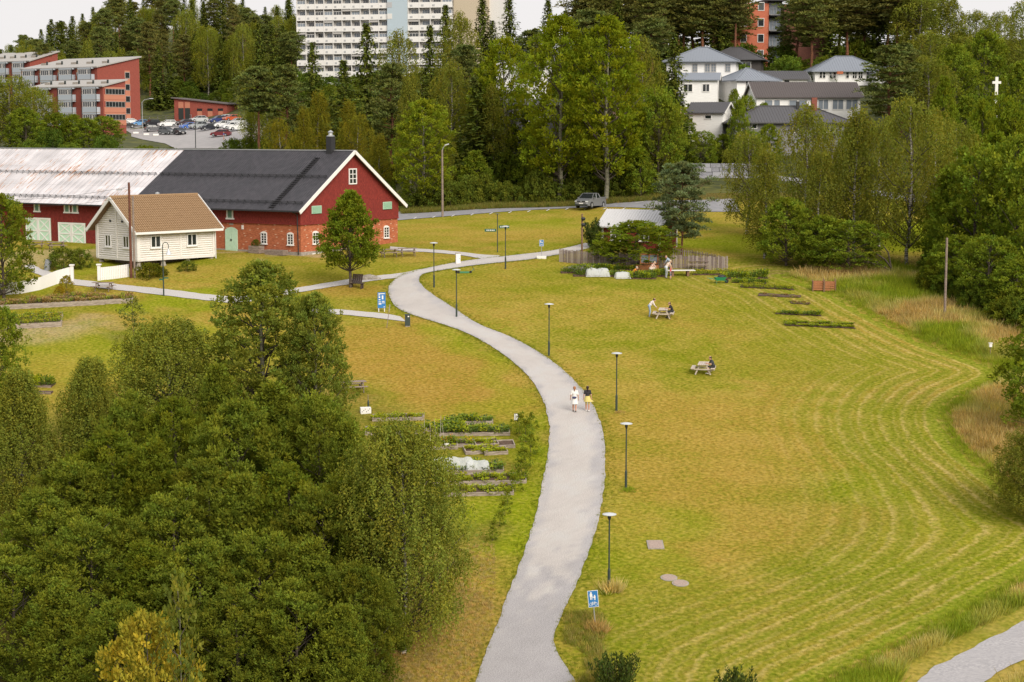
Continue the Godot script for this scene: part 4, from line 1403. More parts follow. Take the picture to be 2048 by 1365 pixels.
func make_houses() -> void:
	var siding := texmat(grainpic(128, Color(0.87, 0.865, 0.86), Color(0.93, 0.925, 0.92), 0.05, 95, 0.2, 2.0), 0.5, 0.8)
	M.siding = siding
	var tall := [0.62, 1.05, 2, 3]
	house("white two-storey house with a bluish hip roof above the small garage", 1398, 262, 194, -10, 10.2, 9.0, 5.5, "hip", 2.0, 0.6, siding, M.blueroof, [[-3.4, 4.25] + tall, [-0.9, 4.25] + tall, [0.95, 4.25] + tall, [1.85, 4.25] + tall, [3.95, 4.25] + tall, [3.6, 1.6] + tall], M.glass_light, M.curtain)
	var annex := house("low white annex with a grey lean-to roof before the two-storey house", 1392, 255, 194, -10, 5.6, 4.0, 2.5, "gable", 0.9, 0.4, siding, M.blueroof, [[-1.4, 1.3, 1.2, 1.0, 2, 1], [1.2, 1.3, 0.9, 1.0, 2, 1]])
	annex.name = "annex"
	house("dark brown house with a hip roof behind the white two-storey house", 1462, 279, 152, -12, 8.5, 7.0, 2.9, "hip", 1.7, 0.7, mat(0.06, 0.052, 0.05), M.slate, [[1.6, 1.5, 2.2, 1.3, 3, 1], [-1.5, 1.5, 1.0, 1.2, 1, 1]])
	house("white house with a grey pyramid roof beside the power pole", 1510, 256, 190, 20, 6.6, 6.2, 2.35, "hip", 1.6, 0.5, siding, M.blueroof, [[-1.4, 1.4, 0.9, 1.1, 2, 1], [1.6, 1.4, 0.9, 1.1, 2, 1]])
	house("white house showing only its dark gable roof behind the long house", 1568, 266, 172, 6, 6.4, 5.0, 1.1, "gable", 1.1, 0.4, siding, M.slate, [[0, 0.5, 0.8, 0.7, 1, 1]])
	var gar := house("small white garage with a dark gable roof below the two-storey house", 1408, 239, 249, -26, 4.9, 4.3, 1.65, "gable", 1.25, 0.35, siding, M.slate, [[0.4, 1.0, 0.85, 0.42, 1, 1]])
	gar.name = "garage"
	var gd_ := boxpart("garage_door", gar, M.white, 2.451, 2.50, -0.05, 1.55, -3.4, -1.0)
	for k in 4:
		boxpart("panel", gd_, M.white, 2.50, 2.52, 0.03 + k * 0.38, 0.36 + k * 0.38, -3.3, -1.1)
	house("long white house with a brown tiled roof and striped awnings", 1612, 248, 222, 4, 14.8, 7.5, 2.05, "gable", 1.95, 0.5, siding, M.brownroof, [[-5.7, 1.0, 1.1, 0.95, 1, 1], [-4.5, 0.85, 0.8, 1.3, 1, 1], [-2.2, 1.0, 1.1, 0.95, 1, 1], [-0.8, 1.0, 1.1, 0.95, 1, 1], [2.1, 0.9, 1.4, 1.3, 2, 1], [4.2, 0.9, 1.5, 1.3, 2, 1], [6.2, 0.9, 1.6, 1.3, 2, 1]], M.glass_light)
	var h6 := house("grey house with a dark hip roof and brick chimney below the long house", 1578, 234, 275, 3, 15.4, 8.5, 2.3, "hip", 1.9, 0.7, mat(0.20, 0.195, 0.20), M.slate, [[-4.9, 1.5, 0.6, 0.6, 1, 1], [-6.6, 1.2, 1.2, 1.4, 2, 1], [1.0, 1.3, 1.4, 1.2, 2, 1], [4.5, 1.3, 1.4, 1.2, 2, 1]])
	boxpart("chimney", h6, texmat(brickpic(Color(0.45, 0.22, 0.17), Color(0.56, 0.28, 0.21), Color(0.5, 0.42, 0.38), 96), 0.8), 3.4, 4.1, 3.6, 5.3, -3.4, -2.8)
	boxpart("chimney", h6, M.black, 1.4, 1.8, 3.8, 4.8, -3.6, -3.2)
	var h7 := house("white house with a wide grey metal hip roof at the top of the slope", 1692, 270, 170, 2, 10.6, 8.0, 2.4, "hip", 2.1, 0.6, siding, M.blueroof, [[-4.4, 1.5, 0.35, 0.9, 1, 2], [-3.9, 1.5, 0.35, 0.9, 1, 2], [-2.9, 1.5, 0.35, 0.9, 1, 2], [-2.3, 1.5, 0.35, 0.9, 1, 2], [-0.3, 1.5, 0.4, 0.9, 1, 2], [0.8, 1.5, 0.6, 1.0, 2, 2], [1.7, 1.5, 0.6, 1.0, 2, 2], [2.8, 1.5, 0.4, 0.9, 1, 2]])
	boxpart("chimney", h7, M.brick, -2.2, -1.3, 1.6, 2.0, 1.0, 1.5)
	house("white wing with a bluish hip roof hidden by the pine", 1790, 268, 178, 2, 7.0, 7.0, 2.6, "hip", 1.6, 0.5, siding, M.blueroof, [[-1.5, 1.5, 0.9, 1.0, 2, 1]])
	house("white house half hidden by aspens above the road", 1042, 262, 180, -8, 7.5, 7.0, 4.6, "gable", 1.6, 0.4, siding, M.slate, [[1.5, 3.4, 1.2, 1.0, 2, 1], [2.0, 1.2, 1.2, 1.0, 2, 1]])
	house("grey house with a flat dark roof half hidden behind the aspen trunks", 1062, 236, 262, -6, 8.5, 6.5, 3.4, "gable", 0.8, 0.4, mat(0.17, 0.17, 0.18), M.slate, [[-1.5, 2.3, 1.8, 0.9, 2, 1], [1.4, 2.3, 1.6, 0.9, 2, 1], [0, 0.8, 1.8, 0.9, 2, 1]])
	house("pinkish house behind the tall aspens of the road", 1290, 236, 250, 4, 9.5, 6.5, 3.0, "gable", 1.3, 0.4, mat(0.50, 0.30, 0.26), M.slate, [[-2.5, 1.6, 1.2, 1.0, 2, 1], [0.5, 1.6, 1.2, 1.0, 2, 1], [3.0, 1.6, 1.2, 1.0, 2, 1]])
	house("low building with a pale grey roof behind the barn's dark roof", 532, 330, 296, -55, 14.0, 8.0, 2.2, "gable", 2.0, 0.4, siding, M.concrete, [[0, 1.2, 1.0, 1.0, 2, 1]])
	# terracotta flats among the pines
	var at := stand(1552, 312)
	at.y = top_height(1552, 128, 312)
	var o := thing("brick_flats", "terracotta and brown brick flats with black balconies among the pines", "building", at, deg_to_rad(8))
	var terra := texmat(grainpic(128, Color(0.66, 0.36, 0.27), Color(0.74, 0.43, 0.32), 0.06, 97), 0.3)
	var brown := texmat(grainpic(128, Color(0.34, 0.20, 0.17), Color(0.44, 0.27, 0.22), 0.06, 98), 0.3)
	boxpart("wall", o, terra, -9.5, -2.0, -4, 10.5, -10, 0)
	boxpart("wall", o, brown, 0.7, 9.0, -4, 10.4, -10, 0.3)
	boxpart("balcony_wall", o, M.black, -2.0, 0.7, -4, 10.9, -10, -0.9)
	boxpart("roof", o, M.black, -2.3, 1.0, 10.9, 11.3, -10.2, 0.9)
	for k in 4:
		var y := 0.2 + k * 2.75
		var bal := boxpart("balcony", o, M.black, -1.9, 0.6, y - 0.15, y, -0.88, 0.7)
		var rl := MB.new()
		for i in 9:
			rl.bx(-1.88 + i * 0.30, -1.85 + i * 0.30, y, y + 1.0, 0.64, 0.68)
		rl.bx(-1.9, 0.6, y + 1.0, y + 1.06, 0.62, 0.70)
		part("railing", rl, M.iron, bal)
		win(o, Vector3(-0.65, y + 1.15, -0.88), 0, 1.9, 1.9, 3, 1, 0.06, M.curtain, M.glass_light)
		for x in [-3.4, -6.5]:
			win(o, Vector3(x, y + 1.5, 0.01), 0, 1.0, 1.3, 1, 1, 0.08, M.white, M.glass)

func make_shed() -> void:
	var at := stand(1262, 171.5)
	var o := thing("shed", "small red shed with a white sheet roof behind the picket fence", "shed", at, deg_to_rad(-26))
	var w := 6.0
	var deep := 4.6
	gable_wall(o, M.redwood, -w / 2, w / 2, 0, -deep, -0.4, 2.5, 1.3, "wall")
	var b := MB.new()
	var x := -w / 2
	while x < w / 2:
		b.bx(x, x + 0.05, 0, 2.5, 0, 0.03)
		x += 0.2
	var z := 0.0
	while z > -deep:
		b.bx(w / 2, w / 2 + 0.03, 0, 2.5 + 1.3 * (1 - absf(z + deep / 2) / (deep / 2)), z - 0.05, z)
		z -= 0.2
	part("battens", b, M.batten, o).set_meta("kind", "stuff")
	gable_roof(o, mat(0.58, 0.57, 0.57, 0.5, 0.2), -w / 2 - 0.5, w / 2 + 0.45, 0, -deep, 2.5, 1.3, 0.5, 0.3, 0.1)
	for e in [[-w / 2, 0.0], [w / 2, 0.0], [w / 2, -deep]]:
		boxpart("corner_board", o, M.white, e[0] - 0.09, e[0] + 0.09, 0, 2.4, e[1] - 0.09, e[1] + 0.09)
	for s in [1.0, -1.0]:
		var g := MB.new()
		var k := 1.3 / (deep / 2)
		g.bar(Vector3(w / 2 + 0.48, 3.82, -deep / 2), Vector3(w / 2 + 0.48, 2.5 - 0.5 * k + 0.03, -deep / 2 + s * (deep / 2 + 0.5)), 0.06, 0.22)
		part("barge_board", g, mat(0.25, 0.26, 0.28), o)
	win(o, Vector3(1.4, 1.5, 0.03), 0, 0.9, 0.9, 2, 2, 0.09, M.white, M.glass, true)
	win(o, Vector3(-1.6, 1.5, 0.03), 0, 0.9, 0.9, 2, 2, 0.09, M.white, M.glass, true)
	win(o, Vector3(w / 2 + 0.03, 1.6, -deep / 2), PI / 2, 0.9, 0.9, 2, 2, 0.09, M.white, M.glass, true)

func make_flats() -> void:
	var red := texmat(brickpic(Color(0.50, 0.23, 0.19), Color(0.60, 0.29, 0.24), Color(0.52, 0.32, 0.27), 100), 0.5)
	var salmon := mat(0.44, 0.175, 0.11, 0.85)
	var orange := mat(0.56, 0.23, 0.07, 0.8)
	var panel := mat(0.40, 0.44, 0.49, 0.6)
	var roofm := mat(0.36, 0.34, 0.32, 0.8)
	M.redbrick = red
	# two staggered blocks: px and distance of the right front corner, foot, width, depth, storeys
	for q in [[203, 413, 248, 27.0, 13.0, 4, "red brick flats, the taller block with a grey-based side wall", 0], [213, 388, 254, 24.0, 6.5, 3, "red brick flats, the lower block with glazed corner balconies", 1], [70, 452, 236, 22.0, 9.0, 5, "red brick flats seen only as a roof behind the taller block", 2]]:
		var at := stand(q[0], q[1])
		at.y = top_height(q[0], q[2], q[1])
		var o := thing("brick_flats", q[6], "building", at, deg_to_rad(-36))
		var w: float = q[3]
		var dp: float = q[4]
		var n: int = q[5]
		var fh := 2.8
		var h := n * fh + 0.4
		if q[7] == 0:
			h += 1.6
		# walls: a block whose roof climbs towards the back
		var lift := 2.6 if q[7] != 1 else 1.5
		var wl := MB.new()
		wl.poly([[0, -6], [dp, -6], [dp, h + lift], [0, h]], -w, 0)
		for i in wl.v.size():
			wl.v[i] = Vector3(wl.v[i].z, wl.v[i].y, -wl.v[i].x)
			wl.n[i] = Vector3(wl.n[i].z, wl.n[i].y, -wl.n[i].x)
		part("wall", wl, red, o)
		var rf := MB.new()
		rf.bar(Vector3(-w / 2, h + 0.12 - 0.05 * lift, 0.5), Vector3(-w / 2, h + lift * 1.03 + 0.12, -dp - 0.4), w + 0.9, 0.28)
		var roof := part("roof", rf, roofm, o)
		for i in 5:
			var vx := -w + 3.0 + i * (w - 5.0) / 4.0
			boxpart("roof_vent", roof, M.concrete, vx - 0.8, vx + 0.8, h + lift * 0.3, h + lift * 0.3 + 0.75, -dp * 0.3 - 0.5, -dp * 0.3)
			boxpart("roof_hood", roof, M.iron, vx + 1.0, vx + 1.3, h + lift * 0.3, h + lift * 0.3 + 1.1, -dp * 0.3 - 0.4, -dp * 0.3 - 0.1)
		# bays of glazed balconies between brick and orange panels
		var bays := 4 if q[7] == 0 else 3
		for k in bays:
			var x1 := -1.0 - k * (w / bays)
			var x0 := x1 - 4.9
			for s in n:
				var y := s * fh + (2.0 if q[7] == 0 else 0.4)
				var bal := boxpart("balcony", o, panel, x0, x1, y, y + 1.15, 0.0, 1.0)
				boxpart("balcony_floor", bal, M.concrete, x0, x1, y - 0.12, y - 0.002, 0.0, 1.02)
				win(o, Vector3((x0 + x1) / 2 - 0.7, y + 1.75, 0.92), 0, 2.9, 1.05, 4, 1, 0.06, M.white, M.glass)
				win(o, Vector3(x1 - 0.75, y + 1.75, 0.93), 0, 1.2, 1.05, 2, 1, 0.06, M.white, M.glass)
				boxpart("slab_edge", bal, panel, x0, x1, y + 2.4, y + 2.66, 0.0, 1.0)
				if q[7] != 1:
					boxpart("panel", o, orange, x0 - 1.35, x0 - 0.25, y - 0.1, y + 2.5, 0, 0.06)
					win(o, Vector3(x0 - 0.8, y + 1.3, 0.07), 0, 0.7, 0.7, 1, 1, 0.08, M.white, M.glass_light)
				for e in [x0 + 0.04, x1 - 0.04]:
					boxpart("post", bal, M.iron, e - 0.06, e + 0.06, y - 0.12, y + 2.68, 1.0, 1.07)
		# side wall to the right
		for s in n:
			var y := s * fh + (1.6 if q[7] == 0 else 0.4)
			if q[7] == 0:
				boxpart("panel", o, salmon, 0, 0.05, y - 0.2, y + 2.6, -9.9, -8.3)
				win(o, Vector3(0.06, y + 1.5, -9.1), PI / 2, 1.3, 1.3, 1, 1, 0.09, M.curtain, M.glass)
			elif q[7] == 1:
				boxpart("panel", o, salmon, 0, 0.06, y, y + 1.15, -dp, -0.3)
				win(o, Vector3(0.06, y + 1.75, -dp / 2 - 0.2), PI / 2, 5.4, 1.1, 6, 1, 0.07, M.curtain, M.glass)
				boxpart("panel", o, salmon, 0, 0.06, y + 2.4, y + 2.75, -dp, -0.3)
		if q[7] == 0:
			boxpart("base_wall", o, M.white, -4.0, 0.12, -3.0, 1.0, -10.0, -0.2)
			win(o, Vector3(0.13, 0.1, -2.2), PI / 2, 1.6, 1.0, 1, 1, 0.09, M.curtain, M.glass_light)
			win(o, Vector3(0.13, 0.1, -5.0), PI / 2, 1.6, 1.0, 1, 1, 0.09, M.curtain, M.glass_light)
	# low brick garage with a mono-pitch roof
	var ga := stand(392, 424)
	ga.y = top_height(392, 239, 424)
	var g := thing("substation", "low red brick garage building with a sloping roof by the car park", "building", ga, deg_to_rad(-14))
	var gw := MB.new()
	gw.poly([[-5.0, -3], [8.6, -3], [8.6, 3.6], [-5.0, 5.0]], -7, 0)
	part("wall", gw, red, g)
	var gr := MB.new()
	gr.bar(Vector3(-5.6, 5.18, -3.5), Vector3(9.1, 3.66, -3.5), 8.0, 0.25)
	part("roof", gr, mat(0.12, 0.10, 0.10), g)
	for k in 2:
		boxpart("door", g, M.iron, -3.9 + k * 1.7, -2.6 + k * 1.7, 0, 2.7, 0.0, 0.06)
		boxpart("panel", g, salmon, -3.9 + k * 1.7, -2.6 + k * 1.7, 2.72, 4.2, 0, 0.05)
	for k in 3:
		boxpart("panel", g, salmon, 1.0 + k * 2.7, 2.2 + k * 2.7, 0, 2.0, 0, 0.05)
		win(g, Vector3(1.6 + k * 2.7, 2.3, 0.02), 0, 1.2, 0.5, 1, 1, 0.05, M.iron, M.glass)

func make_tower() -> void:
	var at := stand(599, 452)
	at.y = top_height(599, 175, 452)
	var o := thing("tower_block", "white high-rise with rows of balconies and a pale blue stair tower", "building", at, deg_to_rad(-13))
	var pale := mat(0.66, 0.64, 0.62, 0.8)
	var grey := mat(0.42, 0.42, 0.43, 0.8)
	var blue := mat(0.42, 0.50, 0.56, 0.7)
	var beige := mat(0.50, 0.42, 0.31, 0.8)
	var fh := 2.82
	var rows := 11
	var cw := 2.42
	var cols := 10
	var tall := rows * fh
	boxpart("wall", o, pale, 0, cols * cw, -5, tall, -13, -1.5)
	boxpart("stair_tower", o, blue, cols * cw, cols * cw + 5.2, -5, tall + 6, -12, 0.35)
	for k in 12:
		boxpart("panel", o, [pale, grey, blue][k % 3], cols * cw + 0.02, cols * cw + 1.3, k * fh, k * fh + 1.3, 0.35, 0.40)
	var wx := cols * cw + 5.3
	boxpart("wall", o, pale, wx, wx + 4 * 2.9, -5, tall, -13, -1.5)
	boxpart("end_wall", o, beige, wx + 4 * 2.9, wx + 4 * 2.9 + 9.0, -5, tall + 2, -14, -1.0)
	boxpart("end_wall", o, pale, wx + 4 * 2.9 + 9.0, wx + 4 * 2.9 + 11.5, -5, tall, -14, -2.0)
	for s in rows:
		for c in cols + 4:
			var w := cw if c < cols else 2.9
			var x := c * cw if c < cols else wx + (c - cols) * 2.9
			var y := s * fh
			var bal := boxpart("balcony", o, M.white, x + 0.05, x + w - 0.05, y - 0.15, y + 1.2, -0.12, 0.0)
			boxpart("floor_slab", bal, pale, x + 0.05, x + w - 0.05, y - 0.16, y, -1.5, -0.121)
			boxpart("side_screen", bal, pale, x - 0.05, x + 0.05, y - 0.16, y + fh - 0.16, -1.5, 0.02)
			boxpart("vent_box", bal, grey, x + w * 0.2, x + w * 0.42, y + 0.2, y + 0.65, 0.0, 0.05)
			var closed := rng.randf() < 0.25
			win(o, Vector3(x + w * 0.5, y + 1.5, -0.30 if closed else -1.47), 0, w * 0.8 if closed else w * 0.62, 1.0 if closed else 1.5, 3, 1, 0.07, M.white, M.glass if rng.randf() < 0.25 else M.glass_light)
			if rng.randf() < 0.12:
				boxpart("awning", bal, M.curtain, x + 0.15, x + w - 0.15, y + 2.05, y + 2.5, -0.3, 0.05)

# ---- things in the park ----------------------------------------------------
func stick(called: String, label: String, category: String, px: float, py: float, turn := 0.0, group := "") -> Node3D:
	return thing(called, label, category, hit(px, py), turn, group)

func lamp_post(px: float, py: float, label: String, tall := 3.95) -> Node3D:
	var o := stick("park_lamp", label, "lamp post", px, py, 0.0, "lamps along the gravel path")
	if not cache.has("lamp"):
		var a := MB.new()
		a.lathe(Vector3.ZERO, [[0.0, -0.3], [0.075, -0.3], [0.075, 1.0], [0.06, 1.08], [0.05, 1.1]], 10)
		var b := MB.new()
		b.tube(Vector3(0, 1.05, 0), Vector3(0, 3.62, 0), 0.042, 0.038, 8)
		var c := MB.new()
		c.lathe(Vector3.ZERO, [[0.0, 3.6], [0.05, 3.6], [0.085, 3.72], [0.085, 3.86], [0.0, 3.87]], 10)
		var d := MB.new()
		d.lathe(Vector3.ZERO, [[0.0, 3.85], [0.12, 3.85], [0.36, 3.88], [0.36, 3.91], [0.15, 3.96], [0.0, 3.97]], 16)
		cache.lamp = [a.mesh(), b.mesh(), c.mesh(), d.mesh()]
	part("base_sleeve", cache.lamp[0], M.lampgreen, o)
	part("pole", cache.lamp[1], M.lampgreen, o)
	part("neck", cache.lamp[2], M.black, o)
	part("lamp_shade", cache.lamp[3], M.steel_pale, o)
	return o

func picnic_table(px: float, py: float, turn: float, label: String, m: Material) -> Node3D:
	var o := stick("picnic_table", label, "picnic table", px, py, deg_to_rad(turn), "picnic tables")
	for k in 5:
		boxpart("tabletop_plank", o, m, -0.9, 0.9, 0.70, 0.745, -0.37 + k * 0.15, -0.235 + k * 0.15)
	for s in [-1, 1]:
		for k in 2:
			boxpart("bench_plank", o, m, -0.9, 0.9, 0.42, 0.46, s * 0.72 - 0.14 + k * 0.145, s * 0.72 - 0.005 + k * 0.145)
	for x in [-0.6, 0.6]:
		var b := MB.new()
		b.bar(Vector3(x, 0.36, -0.86), Vector3(x, 0.36, 0.86), 0.05, 0.10)
		b.bar(Vector3(x + 0.06, 0.655, -0.36), Vector3(x + 0.06, 0.655, 0.36), 0.05, 0.08)
		part("cross_rail", b, m, o)
		for s in [-1, 1]:
			var l := MB.new()
			l.bar(Vector3(x + 0.055, -0.03, s * 0.55), Vector3(x + 0.055, 0.70, s * 0.22), 0.05, 0.10, Vector3(0, 0, 1))
			part("leg", l, m, o)
	return o

func pole(called: String, label: String, px: float, py: float, top: float, r0: float, r1: float, m: Material, category := "pole") -> Array:
	var o := stick(called, label, category, px, py)
	var h := top_height(px, top, -o.position.z) - o.position.y
	var b := MB.new()
	b.tube(Vector3(0, -0.4, 0), Vector3(0, h, 0), r0, r1, 9)
	part("pole", b, m, o)
	return [o, h]

func pictogram_sign(px: float, py: float, top: float, w: float, h: float, turn: float, tilt: float, label: String) -> Node3D:
	var q := pole("path_sign", label, px, py, top, 0.03, 0.03, M.steel, "sign")
	var o: Node3D = q[0]
	var y: float = q[1] - h / 2
	o.rotation = Vector3(0, deg_to_rad(turn), deg_to_rad(tilt))
	var edge := boxpart("sign_plate", o, M.white, -w / 2, w / 2, y - h / 2, y + h / 2, 0.035, 0.05)
	boxpart("blue_field", edge, M.signblue, -w / 2 + 0.02, w / 2 - 0.02, y - h / 2 + 0.02, y + h / 2 - 0.02, 0.05, 0.054)
	var b := MB.new()
	var f := 0.056
	# grown-up and child holding hands
	for k in [[-0.18, 0.30, 1.0], [0.16, 0.22, 0.68]]:
		var x: float = k[0] * w
		var s: float = k[2] * h
		var cy: float = y + k[1] * h - (1.0 - k[2]) * 0.22 * h
		b.bx(x - 0.05 * s, x + 0.05 * s, cy + 0.02 * s, cy + 0.11 * s, f, f + 0.004)
		b.bx(x - 0.075 * s, x + 0.075 * s, cy - 0.16 * s, cy + 0.01 * s, f, f + 0.004)
		b.bx(x - 0.06 * s, x - 0.015 * s, cy - 0.34 * s, cy - 0.16 * s, f, f + 0.004)
		b.bx(x + 0.015 * s, x + 0.06 * s, cy - 0.34 * s, cy - 0.16 * s, f, f + 0.004)
	b.bar(Vector3(-0.08 * w, y + 0.12 * h, f + 0.002), Vector3(0.10 * w, y + 0.08 * h, f + 0.002), 0.004, 0.03, Vector3.UP)
	# bicycle
	for sx in [-1, 1]:
		for i in 12:
			var a := TAU * i / 12.0
			var a2 := TAU * (i + 1) / 12.0
			var c := Vector3(sx * 0.24 * w, y - 0.32 * h, f + 0.002)
			b.bar(c + Vector3(cos(a), sin(a), 0) * 0.15 * w, c + Vector3(cos(a2), sin(a2), 0) * 0.15 * w, 0.004, 0.016, Vector3(0, 0, 1).cross(Vector3(cos(a2) - cos(a), sin(a2) - sin(a), 0)))
	for e in [[-0.24, -0.32, -0.08, -0.20], [-0.08, -0.20, 0.16, -0.20], [0.24, -0.32, 0.14, -0.16], [-0.02, -0.33, 0.16, -0.20], [-0.24, -0.32, -0.02, -0.33], [-0.02, -0.33, -0.10, -0.17]]:
		var p := Vector3(e[0] * w, y + e[1] * h, f + 0.002)
		var p2 := Vector3(e[2] * w, y + e[3] * h, f + 0.002)
		b.bar(p, p2, 0.004, 0.016, Vector3(0, 0, 1).cross(p2 - p))
	part("pictogram", b, M.white, edge)
	return o

func car(label: String, at: Vector3, turn: float, paint: Material, kind := "hatch", group := "", slope := 0.0) -> Node3D:
	var o := thing("parked_car" if kind != "pickup" else "pickup_truck", label, "car" if kind != "pickup" else "pickup", at, turn, group)
	o.rotation.z = slope
	var l := 4.3 if kind != "pickup" else 5.2
	var w := 1.78 if kind != "pickup" else 1.94
	var k := 1.0 if kind == "hatch" else (1.13 if kind == "suv" else 1.22)
	# body: sections across the length (x, half width, bottom, top)
	var sec := [[l / 2, 0.66, 0.38, 0.58], [l / 2 - 0.12, 0.80, 0.26, 0.74], [l / 2 - 0.9, 0.88, 0.22, 0.90], [l / 2 - 1.25, 0.89, 0.22, 0.96], [-l / 2 + 0.75, 0.89, 0.22, 1.0], [-l / 2 + 0.12, 0.84, 0.28, 0.96], [-l / 2, 0.74, 0.40, 0.86]]
	var b := MB.new()
	for i in sec.size() - 1:
		var p: Array = sec[i + 1]
		var q: Array = sec[i]
		var hw := w / 1.78
		b.hexa([Vector3(p[0], p[2] * k, -p[1] * hw), Vector3(q[0], q[2] * k, -q[1] * hw), Vector3(q[0], q[2] * k, q[1] * hw), Vector3(p[0], p[2] * k, p[1] * hw), Vector3(p[0], p[3] * k, -p[1] * hw * 0.95), Vector3(q[0], q[3] * k, -q[1] * hw * 0.95), Vector3(q[0], q[3] * k, q[1] * hw * 0.95), Vector3(p[0], p[3] * k, p[1] * hw * 0.95)])
	part("body", b, paint, o)
	# cabin: glass below, roof above
	var x0 := -l / 2 + (0.25 if kind != "pickup" else 1.75)
	var x1 := l / 2 - 1.15
	var r0 := x0 + (0.55 if kind == "hatch" else 0.28)
	var r1 := x1 - 0.78
	var yb := 0.93 * k
	var yt := 1.40 * k
	var wb := w * 0.46
	var wt := w * 0.37
	var g := MB.new()
	g.hexa([Vector3(x0, yb, -wb), Vector3(x1, yb, -wb), Vector3(x1, yb, wb), Vector3(x0, yb, wb), Vector3(r0, yt, -wt), Vector3(r1, yt, -wt), Vector3(r1, yt, wt), Vector3(r0, yt, wt)])
	var cab := part("window_glass", g, M.carglass, o)
	var rf := MB.new()
	rf.hexa([Vector3(r0 - 0.08, yt, -wt - 0.02), Vector3(r1 + 0.05, yt, -wt - 0.02), Vector3(r1 + 0.05, yt, wt + 0.02), Vector3(r0 - 0.08, yt, wt + 0.02), Vector3(r0 + 0.1, yt + 0.07, -wt + 0.12), Vector3(r1 - 0.15, yt + 0.07, -wt + 0.12), Vector3(r1 - 0.15, yt + 0.07, wt - 0.12), Vector3(r0 + 0.1, yt + 0.07, wt - 0.12)])
	part("roof", rf, paint, o)
	var pl := MB.new()
	for s in [-1, 1]:
		pl.bar(Vector3(x1, yb, s * wb), Vector3(r1, yt, s * wt), 0.06, 0.06)
		pl.bar(Vector3(x0, yb, s * wb), Vector3(r0, yt, s * wt), 0.10, 0.10)
		pl.bar(Vector3((x0 + x1) / 2, yb, s * (wb + 0.005)), Vector3((r0 + r1) / 2, yt, s * (wt + 0.005)), 0.05, 0.07)
	part("pillars", pl, paint, cab)
	for sx in [-1, 1]:
		for sz in [-1, 1]:
			var wx: float = sx * l * 0.30 + (0.05 if sx > 0 else -0.02)
			var t := MB.new()
			var r := 0.32 * k
			t.tube(Vector3(wx, r, sz * (w / 2 - 0.20)), Vector3(wx, r, sz * (w / 2 + 0.01)), r, r, 14)
			var wheel := part("wheel", t, M.tyre, o)
			var ri := MB.new()
			ri.tube(Vector3(wx, r, sz * (w / 2 - 0.05)), Vector3(wx, r, sz * (w / 2 + 0.022)), r * 0.62, r * 0.55, 10)
			part("rim", ri, M.steel, wheel)
	for sz in [-1, 1]:
		var hl := MB.new()
		hl.box(Vector3(l / 2 - 0.09, 0.66 * k, sz * w * 0.36), Vector3(0.16, 0.13, 0.34), Basis(Vector3.UP, -sz * 0.35))
		part("headlight", hl, M.steel_pale, o)
		var tl := MB.new()
		tl.box(Vector3(-l / 2 + 0.06, 0.80 * k, sz * w * 0.38), Vector3(0.12, 0.16, 0.26))
		part("tail_light", tl, M.lampred, o)
		var mi := MB.new()
		mi.box(Vector3(x1 - 0.3, yb + 0.08, sz * (w / 2 + 0.06)), Vector3(0.14, 0.13, 0.20))
		part("mirror", mi, paint, o)
	boxpart("number_plate", o, M.white, l / 2 - 0.02, l / 2 + 0.012, 0.42 * k, 0.52 * k, -0.26, 0.26)
	if kind == "pickup":
		var gr := boxpart("grille", o, M.black, l / 2 - 0.10, l / 2 + 0.005, 0.60 * k, 0.72 * k, -0.55, 0.55)
		boxpart("bumper", o, M.iron, l / 2 - 0.16, l / 2 + 0.004, 0.26 * k, 0.41 * k, -0.82, 0.82)
		boxpart("emblem", gr, M.steel_pale, l / 2 + 0.005, l / 2 + 0.02, 0.64 * k, 0.70 * k, -0.07, 0.07)
		boxpart("cargo_bed", o, M.black, -l / 2 + 0.12, x0 - 0.05, 0.98 * k, 1.02 * k, -0.75, 0.75)
		for sz in [-1, 1]:
			boxpart("bed_side", o, paint, -l / 2 + 0.06, x0 + 0.02, 0.95 * k, 1.06 * k, sz * 0.90 - 0.06, sz * 0.90 + 0.06)
	return o

